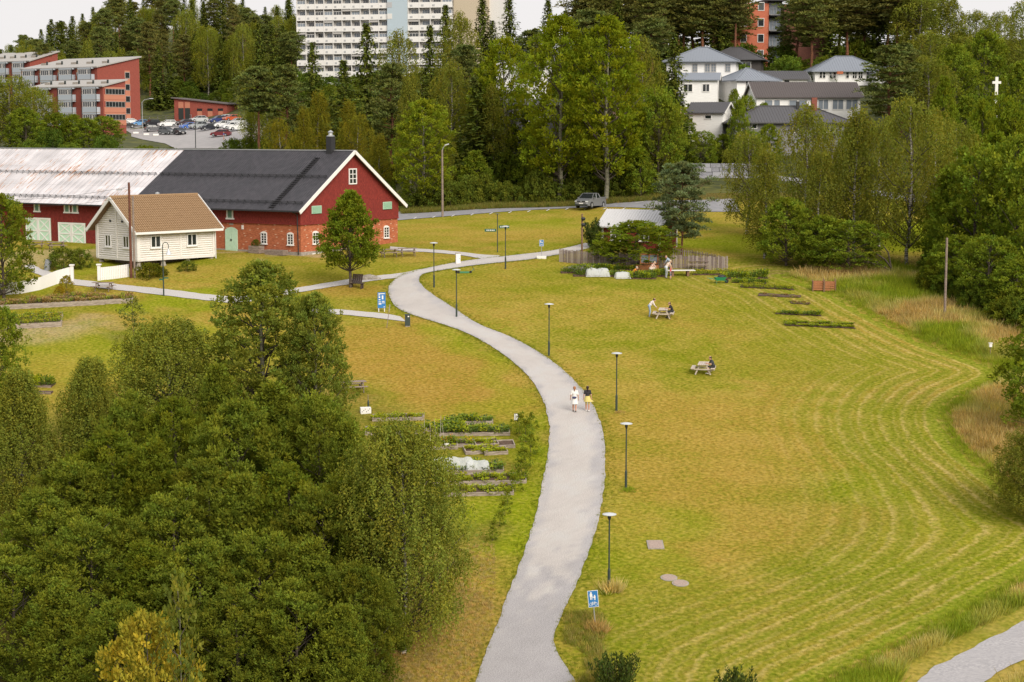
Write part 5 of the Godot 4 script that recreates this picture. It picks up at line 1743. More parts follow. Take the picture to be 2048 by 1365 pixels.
func make_street() -> void:
	M.lampgreen = mat(0.028, 0.045, 0.040, 0.55)
	M.steel_pale = mat(0.60, 0.62, 0.64, 0.35, 0.3)
	M.signblue = mat(0.02, 0.16, 0.42, 0.5)
	M.carglass = mat(0.015, 0.018, 0.02, 0.05)
	M.tyre = mat(0.018, 0.018, 0.018, 0.85)
	M.lampred = mat(0.35, 0.02, 0.02, 0.3)
	lamp_post(1218, 1180, "path lamp with dry grass tuft at its foot, nearest the blue pictogram sign")
	lamp_post(1252, 978, "path lamp with a leafy weed at its foot, between gravel bend and dry lawn")
	lamp_post(1233, 822, "path lamp on the lawn beside the two walking women")
	lamp_post(1098, 712, "path lamp at the outer bend, above the two walking women")
	lamp_post(913, 635, "path lamp on the inner lawn across the path from the litter bin")
	lamp_post(868, 575, "path lamp on the lawn edge opposite the maple tree")
	lamp_post(1011, 538, "path lamp where the path widens before the picket fence")
	# signs and small street things
	pictogram_sign(1191, 1256, 1181, 0.50, 0.82, 4, 5, "blue shared-path sign with walkers and a bicycle beside the asphalt path")
	var s2 := pictogram_sign(1083, 517, 480, 0.42, 0.60, 0, 0, "small blue shared-path sign in a white foot near the picket fence")
	boxpart("foot_block", s2, M.white, -0.45, 0.45, -0.1, 0.22, -0.3, 0.3)
	var q := pole("signpost", "tall dark signpost with two green direction arms by the path fork", 995, 505, 428, 0.05, 0.04, M.lampgreen, "signpost")
	for k in [[-0.12, -1.25, 2.02], [0.12, 1.15, 2.35]]:
		var arm := boxpart("direction_arm", q[0], M.armgreen, minf(k[0], k[1]) * 1.0, maxf(k[0], k[1]), k[2], k[2] + 0.28, 0.04, 0.07)
		for e in 5:
			boxpart("letter", arm, M.white, k[0] + (k[1] - k[0]) * (0.15 + e * 0.15), k[0] + (k[1] - k[0]) * (0.24 + e * 0.15), k[2] + 0.09, k[2] + 0.19, 0.07, 0.073)
	var hd := MB.new()
	hd.lathe(Vector3(0, q[1] - 0.05, 0), [[0.0, 0.0], [0.30, 0.02], [0.30, 0.05], [0.0, 0.1]], 12)
	part("lamp_shade", hd, M.lampgreen, q[0])
	# blue information board
	var ib := stick("information_board", "blue information board on two white legs beside the gravel path", "sign", 763, 624, deg_to_rad(14))
	for x in [-0.24, 0.24]:
		boxpart("leg", ib, M.white, x - 0.03, x + 0.03, -0.2, 1.55, -0.03, 0.03)
	var bd := boxpart("board", ib, M.signblue, -0.33, 0.33, 0.32, 1.62, 0.03, 0.07)
	for e in [[-0.27, 0.27, 1.48, 1.54], [-0.27, -0.12, 1.38, 1.44], [-0.25, -0.12, 1.16, 1.30], [0.02, 0.14, 1.05, 1.36], [-0.25, -0.10, 0.98, 1.06], [0.02, 0.24, 0.84, 0.90], [-0.26, -0.06, 0.80, 0.86], [0.02, 0.26, 0.72, 0.77], [-0.26, -0.02, 0.62, 0.72], [0.16, 0.26, 0.38, 0.44]]:
		boxpart("print", bd, M.white, e[0], e[1], e[2], e[3], 0.07, 0.073)
	var lp := stick("marker_post", "thin leaning grey marker post at the corner of the side path", "post", 773, 656)
	var lb := MB.new()
	lb.tube(Vector3(0, -0.1, 0), Vector3(0.26, 1.75, -0.05), 0.03, 0.025, 6)
	part("pole", lb, M.greywood, lp)
	var cap := MB.new()
	cap.tube(Vector3(0.20, 1.3, -0.04), Vector3(0.275, 1.85, -0.052), 0.045, 0.045, 6)
	part("sleeve", cap, M.concrete, lp)
	# litter bin
	var bin_ := stick("litter_bin", "dark green litter bin on the edge of the gravel path", "bin", 815, 653, deg_to_rad(8))
	boxpart("body", bin_, M.lampgreen, -0.20, 0.20, 0.06, 0.92, -0.18, 0.18)
	boxpart("lid", bin_, M.lampgreen, -0.22, 0.22, 0.92, 0.98, -0.20, 0.20)
	boxpart("opening", bin_, M.black, -0.13, -0.03, 0.74, 0.86, 0.18, 0.19)
	boxpart("sticker", bin_, M.white, 0.0, 0.12, 0.76, 0.86, 0.18, 0.186)
	boxpart("foot", bin_, M.concrete, -0.18, 0.18, -0.1, 0.058, -0.16, 0.16)
	# power cabinet
	var cb := stick("power_cabinet", "pale grey power cabinet on the grass island", "cabinet", 916, 528, deg_to_rad(12))
	boxpart("body", cb, M.white, -0.21, 0.21, -0.1, 0.98, -0.16, 0.16)
	boxpart("roof", cb, M.concrete, -0.24, 0.24, 0.98, 1.03, -0.19, 0.19)
	boxpart("door", cb, M.white, -0.18, 0.18, 0.05, 0.93, 0.16, 0.175)
	boxpart("lock", cb, M.black, 0.11, 0.14, 0.45, 0.55, 0.175, 0.185)
	# scooter lying on the path edge
	var sc := stick("kick_scooter", "green electric scooter lying on its side at the path edge", "scooter", 929, 547, deg_to_rad(6))
	var sb := MB.new()
	sb.box(Vector3(0, 0.10, 0), Vector3(0.85, 0.16, 0.05))
	part("deck", sb, M.scootgreen, sc)
	for x in [-0.55, 0.55]:
		var wl := MB.new()
		wl.tube(Vector3(x, 0.12, -0.03), Vector3(x, 0.12, 0.03), 0.12, 0.12, 12)
		part("wheel", wl, M.tyre, sc)
	var st := MB.new()
	st.path([Vector3(0.55, 0.14, 0), Vector3(0.75, 0.22, -0.5), Vector3(0.95, 0.35, -0.9)], 0.03, 0.025, 6)
	part("stem", st, M.scootgreen, sc)
	st = MB.new()
	st.tube(Vector3(0.75, 0.62, -0.9), Vector3(1.0, 0.10, -0.95), 0.02, 0.02, 6)
	part("handlebar", st, M.black, sc)
	# seat by the maple, stones
	var bn := stick("garden_bench", "dark plank chair leaning round the maple trunk", "bench", 713, 575, deg_to_rad(-30))
	for k in 5:
		var b := MB.new()
		b.bar(Vector3(-0.5 + k * 0.22, 0.35, -0.1), Vector3(-0.5 + k * 0.22, 1.15, -0.35), 0.18, 0.04, Vector3(0, 0, 1))
		part("back_slat", b, M.darkwood, bn)
	for k in 3:
		boxpart("seat_plank", bn, M.darkwood, -0.55, 0.85, 0.36, 0.41, -0.08 + k * 0.18, 0.08 + k * 0.18)
	for x in [-0.45, 0.7]:
		boxpart("leg", bn, M.darkwood, x - 0.05, x + 0.05, -0.1, 0.36, 0.0, 0.10)
		boxpart("leg", bn, M.darkwood, x - 0.05, x + 0.05, -0.1, 0.36, 0.25, 0.35)
	var rr := RandomNumberGenerator.new()
	rr.seed = 77
	for k in [[726, 559, 0.55], [738, 558, 0.75], [750, 559, 0.5]]:
		var r := MB.new()
		r.ball(Vector3.ZERO, Vector3(k[2], k[2] * 0.42, k[2] * 0.6), 9)
		for i in r.v.size():
			r.v[i] *= 1.0 + 0.18 * sin(r.v[i].x * 9.0 + r.v[i].z * 7.0 + k[0])
		var o := part("boulder", r, M.concrete)
		o.position = hit(k[0], k[1]) + Vector3(0, 0.08, 0)
		tag(o, "grey boulder beside the gravel path below the barn, one of three", "rock", "boulders by the gravel path")
	# picnic tables
	picnic_table(1327, 636, 82, "picnic table between the stooping and the sitting person", M.palewood)
	picnic_table(1407, 747, 80, "picnic table with pale planks where one man sits alone", M.palewood)
	picnic_table(206, 582, -6, "picnic table beside the gravel path and the raised flower beds", M.greywood)
	picnic_table(777, 514, 20, "picnic table at the barn's corner, half behind the maple", M.greywood)
	picnic_table(815, 512, 12, "picnic table on the grass just off the barn's corner", M.greywood)
	picnic_table(1398, 538, -8, "picnic table in front of the picket fence", M.greywood)
	picnic_table(706, 784, 16, "picnic table on the dry lawn beside the thicket", M.greywood)
	picnic_table(70, 497, 10, "picnic table before the big green barn doors, next to the tub", M.greywood)
	picnic_table(112, 499, 30, "picnic table before the big green barn doors, next to the bush", M.greywood)
	# poles
	q = pole("utility_pole", "brown wooden utility pole at the corner of the storehouse", 262, 556, 365, 0.13, 0.10, M.redpole)
	var la := MB.new()
	la.path([Vector3(0, q[1] - 0.75, 0), Vector3(-0.45, q[1] - 0.55, 0), Vector3(-0.75, q[1] - 0.62, 0)], 0.025, 0.025, 5)
	part("lamp_arm", la, M.steel, q[0])
	la = MB.new()
	la.box(Vector3(-0.9, q[1] - 0.66, 0), Vector3(0.45, 0.10, 0.18))
	part("lamp_head", la, M.steel, q[0])
	var p0: Vector3 = q[0].position + Vector3(0, q[1] - 0.4, 0)
	for k in [[-58, 7.2, 0.0], [-56, 5.4, -0.9]]:
		var wr := MB.new()
		var pts := []
		var e := Vector3(k[0], p0.y - 2.5 + k[1] * 0.2, -172)
		for i in 9:
			var t := i / 8.0
			pts.append((p0 + Vector3(0, k[2], 0)).lerp(e, t) - Vector3(0, sin(PI * t) * 0.9, 0))
		wr.path(pts, 0.012, 0.012, 4)
		var ww := part("power_line", wr, M.black)
		tag(ww, "thin power line from the brown pole towards the barn roof, %s" % ["upper one", "lower one"][0 if k[2] == 0.0 else 1], "cable", "power lines")
	pole("utility_pole", "grey weathered pole standing close to the brown utility pole", 269, 556, 392, 0.10, 0.09, M.greywood)
	q = pole("street_lamp", "tall wooden street lamp at the roadside behind the barn", 885, 434, 300, 0.14, 0.10, M.greywood, "lamp post")
	la = MB.new()
	la.path([Vector3(0, q[1] - 0.2, 0), Vector3(0.1, q[1] + 0.25, 0), Vector3(0.45, q[1] + 0.6, 0.1)], 0.05, 0.04, 6)
	part("lamp_arm", la, M.steel, q[0])
	la = MB.new()
	la.box(Vector3(0.55, q[1] + 0.62, 0.12), Vector3(0.5, 0.12, 0.22), Basis(Vector3(0, 0, 1), 0.3))
	part("lamp_head", la, M.steel_pale, q[0])
	q = pole("wooden_lamp", "wooden lamp pole with a black lantern behind the picket fence", 1164, 521, 428, 0.10, 0.08, M.wood, "lamp post")
	for k in [0.35, 0.9]:
		la = MB.new()
		la.lathe(Vector3(0.1, q[1] - k - 0.3, 0.05), [[0.0, 0.0], [0.14, 0.02], [0.22, 0.2], [0.16, 0.32], [0.0, 0.34]], 10)
		part("lantern", la, M.black, q[0])
	pole("utility_pole", "lone grey pole in the tall grass at the lawn's far corner", 1890, 634, 476, 0.11, 0.09, M.greywood)
	# goose-neck lamp below the storehouse
	q = pole("gooseneck_lamp", "green goose-neck lamp with a small sign below the storehouse", 327, 592, 492, 0.07, 0.04, M.lampgreen, "lamp post")
	la = MB.new()
	var arc := []
	for i in 9:
		var a := PI * i / 8.0
		arc.append(Vector3(0.25 - 0.25 * cos(a), q[1] + 0.3 * sin(a), 0))
	la.path(arc, 0.035, 0.03, 6)
	la.tube(arc[8], arc[8] + Vector3(0, -0.3, 0), 0.03, 0.03, 6)
	part("lamp_arm", la, M.lampgreen, q[0])
	la = MB.new()
	la.lathe(arc[8] + Vector3(0, -0.75, 0), [[0.0, 0.12], [0.26, 0.0], [0.20, 0.16], [0.08, 0.36], [0.05, 0.5]], 12)
	part("lamp_shade", la, M.steel_pale, q[0])
	for k in 2:
		boxpart("sign_arm", q[0], M.armgreen, -0.35 + k * 0.4, 0.05 + k * 0.4, 1.35 + k * 0.14, 1.47 + k * 0.14, 0.08, 0.10)
	# slab and manholes in the lawn
	var sl := stick("concrete_slab", "square concrete slab let into the lawn", "slab", 1311, 1091, 0.0)
	sl.rotation.x = -0.14
	sl.rotation.x = 0.141
	boxpart("rim", sl, M.concrete, -0.44, 0.44, -0.15, 0.05, -0.62, 0.62)
	boxpart("cover", sl, M.slabpink, -0.37, 0.37, 0.05, 0.062, -0.55, 0.55)
	for k in [[1338, 1157, "round manhole cover in the lawn, beside its twin and the tuft"], [1361, 1168, "round manhole cover in the lawn, lying lower on the slope than its twin"]]:
		var mh := stick("manhole_cover", k[2], "manhole", k[0], k[1])
		mh.rotation.x = 0.141
		var c := MB.new()
		c.lathe(Vector3.ZERO, [[0.0, -0.1], [0.44, -0.1], [0.44, 0.04], [0.38, 0.045], [0.0, 0.045]], 20)
		part("rim", c, M.concrete, mh)
		c = MB.new()
		c.lathe(Vector3.ZERO, [[0.0, 0.045], [0.37, 0.045], [0.36, 0.06], [0.0, 0.065]], 20)
		part("lid", c, M.slabpink, mh)
	# bird box on a post, memorial cross
	q = pole("nest_box", "white box on a thin post in the tall grass", 1981, 716, 693, 0.02, 0.02, M.greywood, "nest box")
	boxpart("box", q[0], M.white, -0.10, 0.10, q[1] - 0.05, q[1] + 0.22, -0.09, 0.09)
	boxpart("roof", q[0], M.white, -0.14, 0.14, q[1] + 0.22, q[1] + 0.26, -0.13, 0.13)
	var cr := thing("memorial_cross", "white wooden cross among the trees on the slope", "cross", stand(1984, 216))
	var ch := top_height(1984, 154, 216) - cr.position.y
	boxpart("upright", cr, M.white, -0.17, 0.17, -0.3, ch, -0.1, 0.1)
	boxpart("crossbar", cr, M.white, -0.52, 0.52, ch - 0.82, ch - 0.52, -0.102, 0.102)
	# pickup on the road
	var pc := hit(1181, 417)
	car("dark grey pickup standing on the road before the aspens", pc + Vector3(0, 0.06, 0), deg_to_rad(-118), mat(0.22, 0.225, 0.24, 0.3, 0.35), "pickup", "", 0.02)
	# painted bay lines on the road
	for k in 13:
		var x := 815.0 + k * 38.0
		var y := lerpf(427.0, 406.0, clampf((x - 815.0) / 350.0, 0.0, 1.0))
		for e in [[0, 1, 16, -3], [-20, 11, -6, 8]]:
			var a := hit(x + e[0], y + e[1])
			var c := hit(x + e[0] + e[2], y + e[1] + e[3] * 0.5 - 1.0)
			var ln := MB.new()
			var dv := (c - a)
			var sd := Vector3(-dv.z, 0, dv.x).normalized() * 0.07
			var lift := 0.075
			ln.quad(on(a.x - sd.x, a.z - sd.z, lift), on(c.x - sd.x, c.z - sd.z, lift), on(c.x + sd.x, c.z + sd.z, lift), on(a.x + sd.x, a.z + sd.z, lift))
			if ln.n[0].y < 0:
				ln = MB.new()
				ln.quad(on(a.x + sd.x, a.z + sd.z, lift), on(c.x + sd.x, c.z + sd.z, lift), on(c.x - sd.x, c.z - sd.z, lift), on(a.x - sd.x, a.z - sd.z, lift))
			struct("road_marking", ln, M.white)

func make_carpark() -> void:
	# sheet of asphalt laid on the slope
	var rows := [[244, 262, 545], [250, 255, 545], [256, 250, 545], [262, 252, 545], [268, 262, 545], [274, 262, 545], [280, 285, 545], [288, 330, 545], [298, 350, 545]]
	var b := MB.new()
	for j in rows.size() - 1:
		for i in 12:
			var p := []
			for k in [[j, i], [j, i + 1], [j + 1, i + 1], [j + 1, i]]:
				var r: Array = rows[k[0]]
				var h := hit(lerpf(r[1], r[2], k[1] / 12.0), r[0])
				p.append(on(h.x, h.z, 0.10))
			b.quad(p[0], p[1], p[2], p[3])
	struct("car_park", b, M.carpark)
	var g := "cars in the car park by the brick flats"
	var list := [[264, 250, "white hatchback next to the light blue car by the flats", 0.70, 0.70, 0.70, "hatch", 30], [280, 253, "light blue car between a white and a black car", 0.14, 0.32, 0.58, "hatch", -145], [302, 254, "black estate car beside the light blue car", 0.02, 0.02, 0.025, "suv", -140], [334, 255, "large white crossover parked above the grey estate", 0.72, 0.72, 0.72, "suv", -150], [308, 264, "dark grey small car half hidden by the grey estate", 0.10, 0.10, 0.11, "hatch", 20], [334, 270, "grey estate car in the row by the access road", 0.10, 0.105, 0.11, "suv", -35], [359, 270, "black hatchback beside the grey estate car", 0.03, 0.03, 0.035, "hatch", -60], [369, 252, "dark brown car behind the blue hatchback", 0.06, 0.04, 0.045, "hatch", -140], [377, 259, "bright blue hatchback in the middle row", 0.08, 0.17, 0.50, "hatch", -140], [397, 245, "silver car parked against the brick garage building", 0.45, 0.47, 0.48, "hatch", -150], [396, 259, "silver grey car between the bright blue and the black saloon", 0.32, 0.34, 0.35, "suv", -140], [417, 261, "black saloon car at the end of the middle row", 0.02, 0.022, 0.03, "hatch", -145], [436, 247, "navy blue estate beside the orange car", 0.03, 0.05, 0.16, "suv", -145], [463, 243, "orange car at the back of the car park", 0.50, 0.10, 0.04, "hatch", -140], [450, 243, "white car left of the orange car", 0.68, 0.68, 0.68, "hatch", -140], [444, 256, "white saloon behind the maroon car", 0.68, 0.68, 0.68, "hatch", -150], [462, 259, "white hatchback beside the white saloon", 0.70, 0.70, 0.70, "hatch", -150], [474, 252, "pale silver car half hidden by the pine", 0.52, 0.53, 0.54, "suv", -150], [441, 274, "maroon hatchback alone at the near kerb", 0.16, 0.02, 0.025, "hatch", 172], [476, 262, "white van-like car half hidden by the pine", 0.70, 0.70, 0.69, "suv", -160], [252, 257, "black car half hidden by the apple trees", 0.03, 0.03, 0.03, "suv", 15]]
	for q in list:
		car(q[2], hit(q[0], q[1]) + Vector3(0, 0.11, 0), deg_to_rad(q[7]), mat(q[3], q[4], q[5], 0.28, 0.1), q[6], g)
	for k in [[285, 268, 204, "street lamp with a curved arm between the brick flats and the cars"], [391, 297, 241, "slim dark lamp post at the car park's entrance"]]:
		var q := pole("street_lamp", k[3], k[0], k[1], k[2], 0.10, 0.07, M.steel if k[0] == 285 else M.iron, "lamp post")
		var la := MB.new()
		var s := 1.0 if k[0] == 285 else 0.3
		la.path([Vector3(0, q[1] - 0.1, 0), Vector3(0.5 * s, q[1] + 0.45 * s, 0), Vector3(1.9 * s, q[1] + 0.75 * s, 0)], 0.06, 0.05, 6)
		part("lamp_arm", la, M.steel, q[0])
		la = MB.new()
		la.box(Vector3(2.1 * s, q[1] + 0.75 * s, 0), Vector3(0.8, 0.14, 0.3))
		part("lamp_head", la, M.steel_pale, q[0])
	# guard rail and kerb stones
	var a := hit(266, 243)
	var c := hit(382, 239)
	var fr := thing("guard_rail", "grey railing between the car park and the grass bank", "railing", a, face_to(a, c))
	var len := Vector2(c.x - a.x, c.z - a.z).length()
	var rise := (c.y - a.y) / len
	for k in 8:
		var x := len * k / 7.0
		boxpart("post", fr, M.steel, x - 0.05, x + 0.05, rise * x - 0.3, rise * x + 1.15, -0.05, 0.05)
	for y in [0.55, 1.1]:
		var b2 := MB.new()
		b2.bar(Vector3(0, y, 0.06), Vector3(len, y + rise * len, 0.06), 0.05, 0.07)
		part("rail", b2, M.steel, fr)
	for k in [[271, 268], [292, 271], [311, 272]]:
		var kb := stick("kerb_block", "pale concrete block along the car park's edge", "block", k[0], k[1], 0.3, "kerb blocks of the car park")
		boxpart("block", kb, M.white, -0.6, 0.6, -0.1, 0.45, -0.3, 0.3)
		boxpart("foot", kb, M.concrete, -0.65, 0.65, -0.2, 0.1, -0.35, 0.35)
	# small trees before the flats
	for k in [[118, 352, 225, 90], [152, 350, 228, 60], [178, 346, 236, 70], [214, 350, 232, 90], [30, 345, 150, 110], [75, 352, 172, 100], [-5, 350, 175, 110], [55, 340, 215, 90]]:
		if k[2] > 200:
			tree("apple_tree", K.leafy[1], k[0], k[1], k[2], k[3], M.leaf if k[0] % 4 else M.leaf_light, M.bark, "low round tree on the lawn before the brick flats", "low trees before the brick flats")
		else:
			tree("birch_tree", K.birch[k[0] % 3 if k[0] > 0 else 0], k[0], k[1], k[2], k[3], M.leaf_light, M.birch_bark, "bright birch standing close in front of the brick flats", "birches before the brick flats")

# ---- gardens, fences, grasses ---------------------------------------------
func veg(seed_: int, count: int, size: float, tall: float, cols: Array, bloom := 0.0, petal := Color(1, 0.4, 0)) -> ArrayMesh:
	var r := RandomNumberGenerator.new()
	r.seed = seed_
	var lv := Leaves.new()
	var centres := []
	for i in 9:
		centres.append(Vector3(r.randf_range(-0.46, 0.46), 0, r.randf_range(-0.46, 0.46)))
	for i in count:
		var c: Vector3 = centres[i % 9]
		var d := rdir(r)
		var h := tall * r.randf()
		var p := c + Vector3(d.x * 0.17, h, d.z * 0.17)
		var col: Color = cols[(i % 9) % cols.size()]
		if r.randf() < bloom and h > tall * 0.5:
			lv.leaf(p + Vector3(0, 0.03, 0), Vector3(d.x, 0.3, d.z).normalized(), Vector3.UP, size * 0.6, size * 0.6, jitter(r, petal, 0.2))
		else:
			lv.leaf(p, Vector3(d.x, r.randf_range(0.1, 1.2), d.z).normalized(), (Vector3(d.x, 0, d.z) * 0.5 + Vector3.UP + rdir(r) * 0.4).normalized(), size * r.randf_range(0.7, 1.4), size * 0.6, jitter(r, col, 0.3))
	return lv.mesh()

func grass_tuft(seed_: int, blades: int, tall: float, spread: float, wide: float) -> ArrayMesh:
	var r := RandomNumberGenerator.new()
	r.seed = seed_
	var lv := Leaves.new()
	for i in blades:
		var q := r.randf() * TAU
		var e := Vector3(cos(q), 0, sin(q))
		var p := e * spread * r.randf() - Vector3(0, 0.02, 0)
		var h := tall * r.randf_range(0.55, 1.15)
		var al := (Vector3.UP + e * r.randf_range(0.1, 0.75)).normalized()
		var k := r.randf_range(0.75, 1.25)
		lv.leaf(p, al, (e + rdir(r) * 0.5 + Vector3(0, 0.6, 0)).normalized(), h, wide * r.randf_range(0.7, 1.4), Color(k, k, k))
	return lv.mesh()

func scatter(called: String, mesh: Mesh, m: Material, places: Array, label: String, category: String) -> void:
	var mm := MultiMesh.new()
	mm.transform_format = MultiMesh.TRANSFORM_3D
	mm.use_colors = true
	mm.mesh = mesh
	mm.instance_count = places.size()
	for i in places.size():
		var q: Array = places[i]         # place, size, colour
		var b := Basis(Vector3.UP, rng.randf() * TAU).scaled(Vector3(q[1], q[1] * rng.randf_range(0.7, 1.3), q[1]))
		mm.set_instance_transform(i, Transform3D(b, q[0]))
		mm.set_instance_color(i, q[2])
	var o := MultiMeshInstance3D.new()
	o.name = numbered(called)
	o.multimesh = mm
	o.material_override = m
	add_child(o)
	o.set_meta("kind", "stuff")
	tag(o, label, category)

func raised_bed(px: float, py: float, l: float, w: float, turn: float, label: String, plants: String, h := 0.22, full := 0.9) -> Node3D:
	var o := stick("raised_bed", label, "garden bed", px, py, deg_to_rad(turn))
	var tilt := 0.0
	var ahead := o.to_global(Vector3(l / 2, 0, 0))
	var back := o.to_global(Vector3(-l / 2, 0, 0))
	tilt = (ground(ahead.x, ahead.z) - ground(back.x, back.z)) / l
	var near := o.to_global(Vector3(0, 0, w / 2))
	var far := o.to_global(Vector3(0, 0, -w / 2))
	var nod := (ground(near.x, near.z) - ground(far.x, far.z)) / w
	o.rotation.z = atan(tilt)
	o.rotation.x = -atan(nod)
	for s in [-1, 1]:
		boxpart("board", o, M.bedwood, -l / 2, l / 2, -0.12, h, s * w / 2 - 0.03, s * w / 2 + 0.03)
		boxpart("board", o, M.bedwood, s * (l / 2 - 0.03) - 0.03, s * (l / 2 - 0.03) + 0.03, -0.12, h - 0.003, -w / 2 + 0.03, w / 2 - 0.03)
	boxpart("soil", o, M.soil, -l / 2 + 0.06, l / 2 - 0.06, -0.12, h - 0.07, -w / 2 + 0.03, w / 2 - 0.03)
	if plants:
		var nx := maxi(1, int(round(l * full)))
		var nz := maxi(1, int(round(w)))
		for i in nx:
			for j in nz:
				var p := part("plants", M["veg_" + plants][(i + j) % 2], M.leaf, o)
				p.position = Vector3(-l / 2 + l * (i + 0.5) / nx, h - 0.08, -w / 2 + w * (j + 0.5) / nz)
				p.scale = Vector3(l / nx * 0.95, rng.randf_range(0.5, 0.9), w / nz * 0.92)
				p.rotation.y = PI * (rng.randi() % 2)
	return o

# a line of upright boards between places on the ground
func board_fence(called: String, label: String, pts: Array, tall: Array, gap: float, wide: float, m: Array, board: String, pointed := false) -> Node3D:
	var first := hit(pts[0][0], pts[0][1])
	var o := thing(called, label, "fence", first)
	var shapes := []
	for v in 2:
		var b := MB.new()
		if pointed:
			b.poly([[-wide / 2, -0.05], [wide / 2, -0.05], [wide / 2, 0.93], [0, 1.0], [-wide / 2, 0.95]], -0.012, 0.012)
		else:
			b.bx(-wide / 2, wide / 2, -0.05, 1.0, -0.012, 0.012)
		shapes.append(b.mesh())
	var n := 0
	for i in pts.size() - 1:
		var a := hit(pts[i][0], pts[i][1])
		var c := hit(pts[i + 1][0], pts[i + 1][1])
		var l := Vector2(c.x - a.x, c.z - a.z).length()
		var turn := face_to(a, c)
		var k := maxi(1, int(l / gap))
		for j in k:
			var t := (j + 0.5) / k
			var p := a.lerp(c, t)
			p.y = ground(p.x, p.z)
			var q := part(board, shapes[n % 2], m[rng.randi() % m.size()], o)
			q.position = p - first
			q.rotation.y = turn
			q.rotation.z = rng.randf_range(-0.02, 0.02) if pointed else 0.0
			q.scale.y = lerpf(tall[i], tall[i + 1], t) * (rng.randf_range(0.93, 1.05) if pointed else 1.0)
			n += 1
		for f in [0.28, 0.78]:
			var b := MB.new()
			var e := Basis(Vector3.UP, turn) * Vector3(0, 0, -0.035)
			var y0: float = ground(a.x, a.z) + tall[i] * f - first.y
			var y1: float = ground(c.x, c.z) + tall[i + 1] * f - first.y
			b.bar(Vector3(a.x - first.x, y0, a.z - first.z) + e, Vector3(c.x - first.x, y1, c.z - first.z) + e, 0.04, 0.08)
			part("rail", b, m[0], o)
	return o

func net_tunnel(called: String, label: String, px: float, py: float, l: float, w: float, h: float, turn: float, m: Material, humps := 4) -> Node3D:
	var o := stick(called, label, "net", px, py, deg_to_rad(turn))
	var b := MB.new()
	var f := noise(0.9, int(px), 3)
	var grid := []
	for i in 25:
		var row := []
		var t := i / 24.0
		var x := (t - 0.5) * l
		var hh := h * (0.88 + 0.12 * absf(sin(t * PI * humps))) * minf(1.0, sin(t * PI) * 6.0 + 0.05)
		for j in 13:
			var a := PI * j / 12.0
			row.append(Vector3(x, maxf(0.0, sin(a)) * hh * (1.0 + 0.12 * f.get_noise_2d(x * 2.5, j * 0.6)), -cos(a) * w / 2 * (1.0 + 0.1 * f.get_noise_2d(x * 3.0, j))))
		grid.append(row)
	for i in 24:
		for j in 12:
			b.quad(grid[i][j], grid[i + 1][j], grid[i + 1][j + 1], grid[i][j + 1])
	part("net", b, m, o)
	for k in humps:
		var c := MB.new()
		var pts := []
		for j in 13:
			var a := PI * j / 12.0
			pts.append(Vector3((k + 0.5) / humps * l - l / 2, sin(a) * h * 0.95, -cos(a) * w * 0.48))
		c.path(pts, 0.012, 0.012, 4)
		part("hoop", c, M.steel, o)
	return o

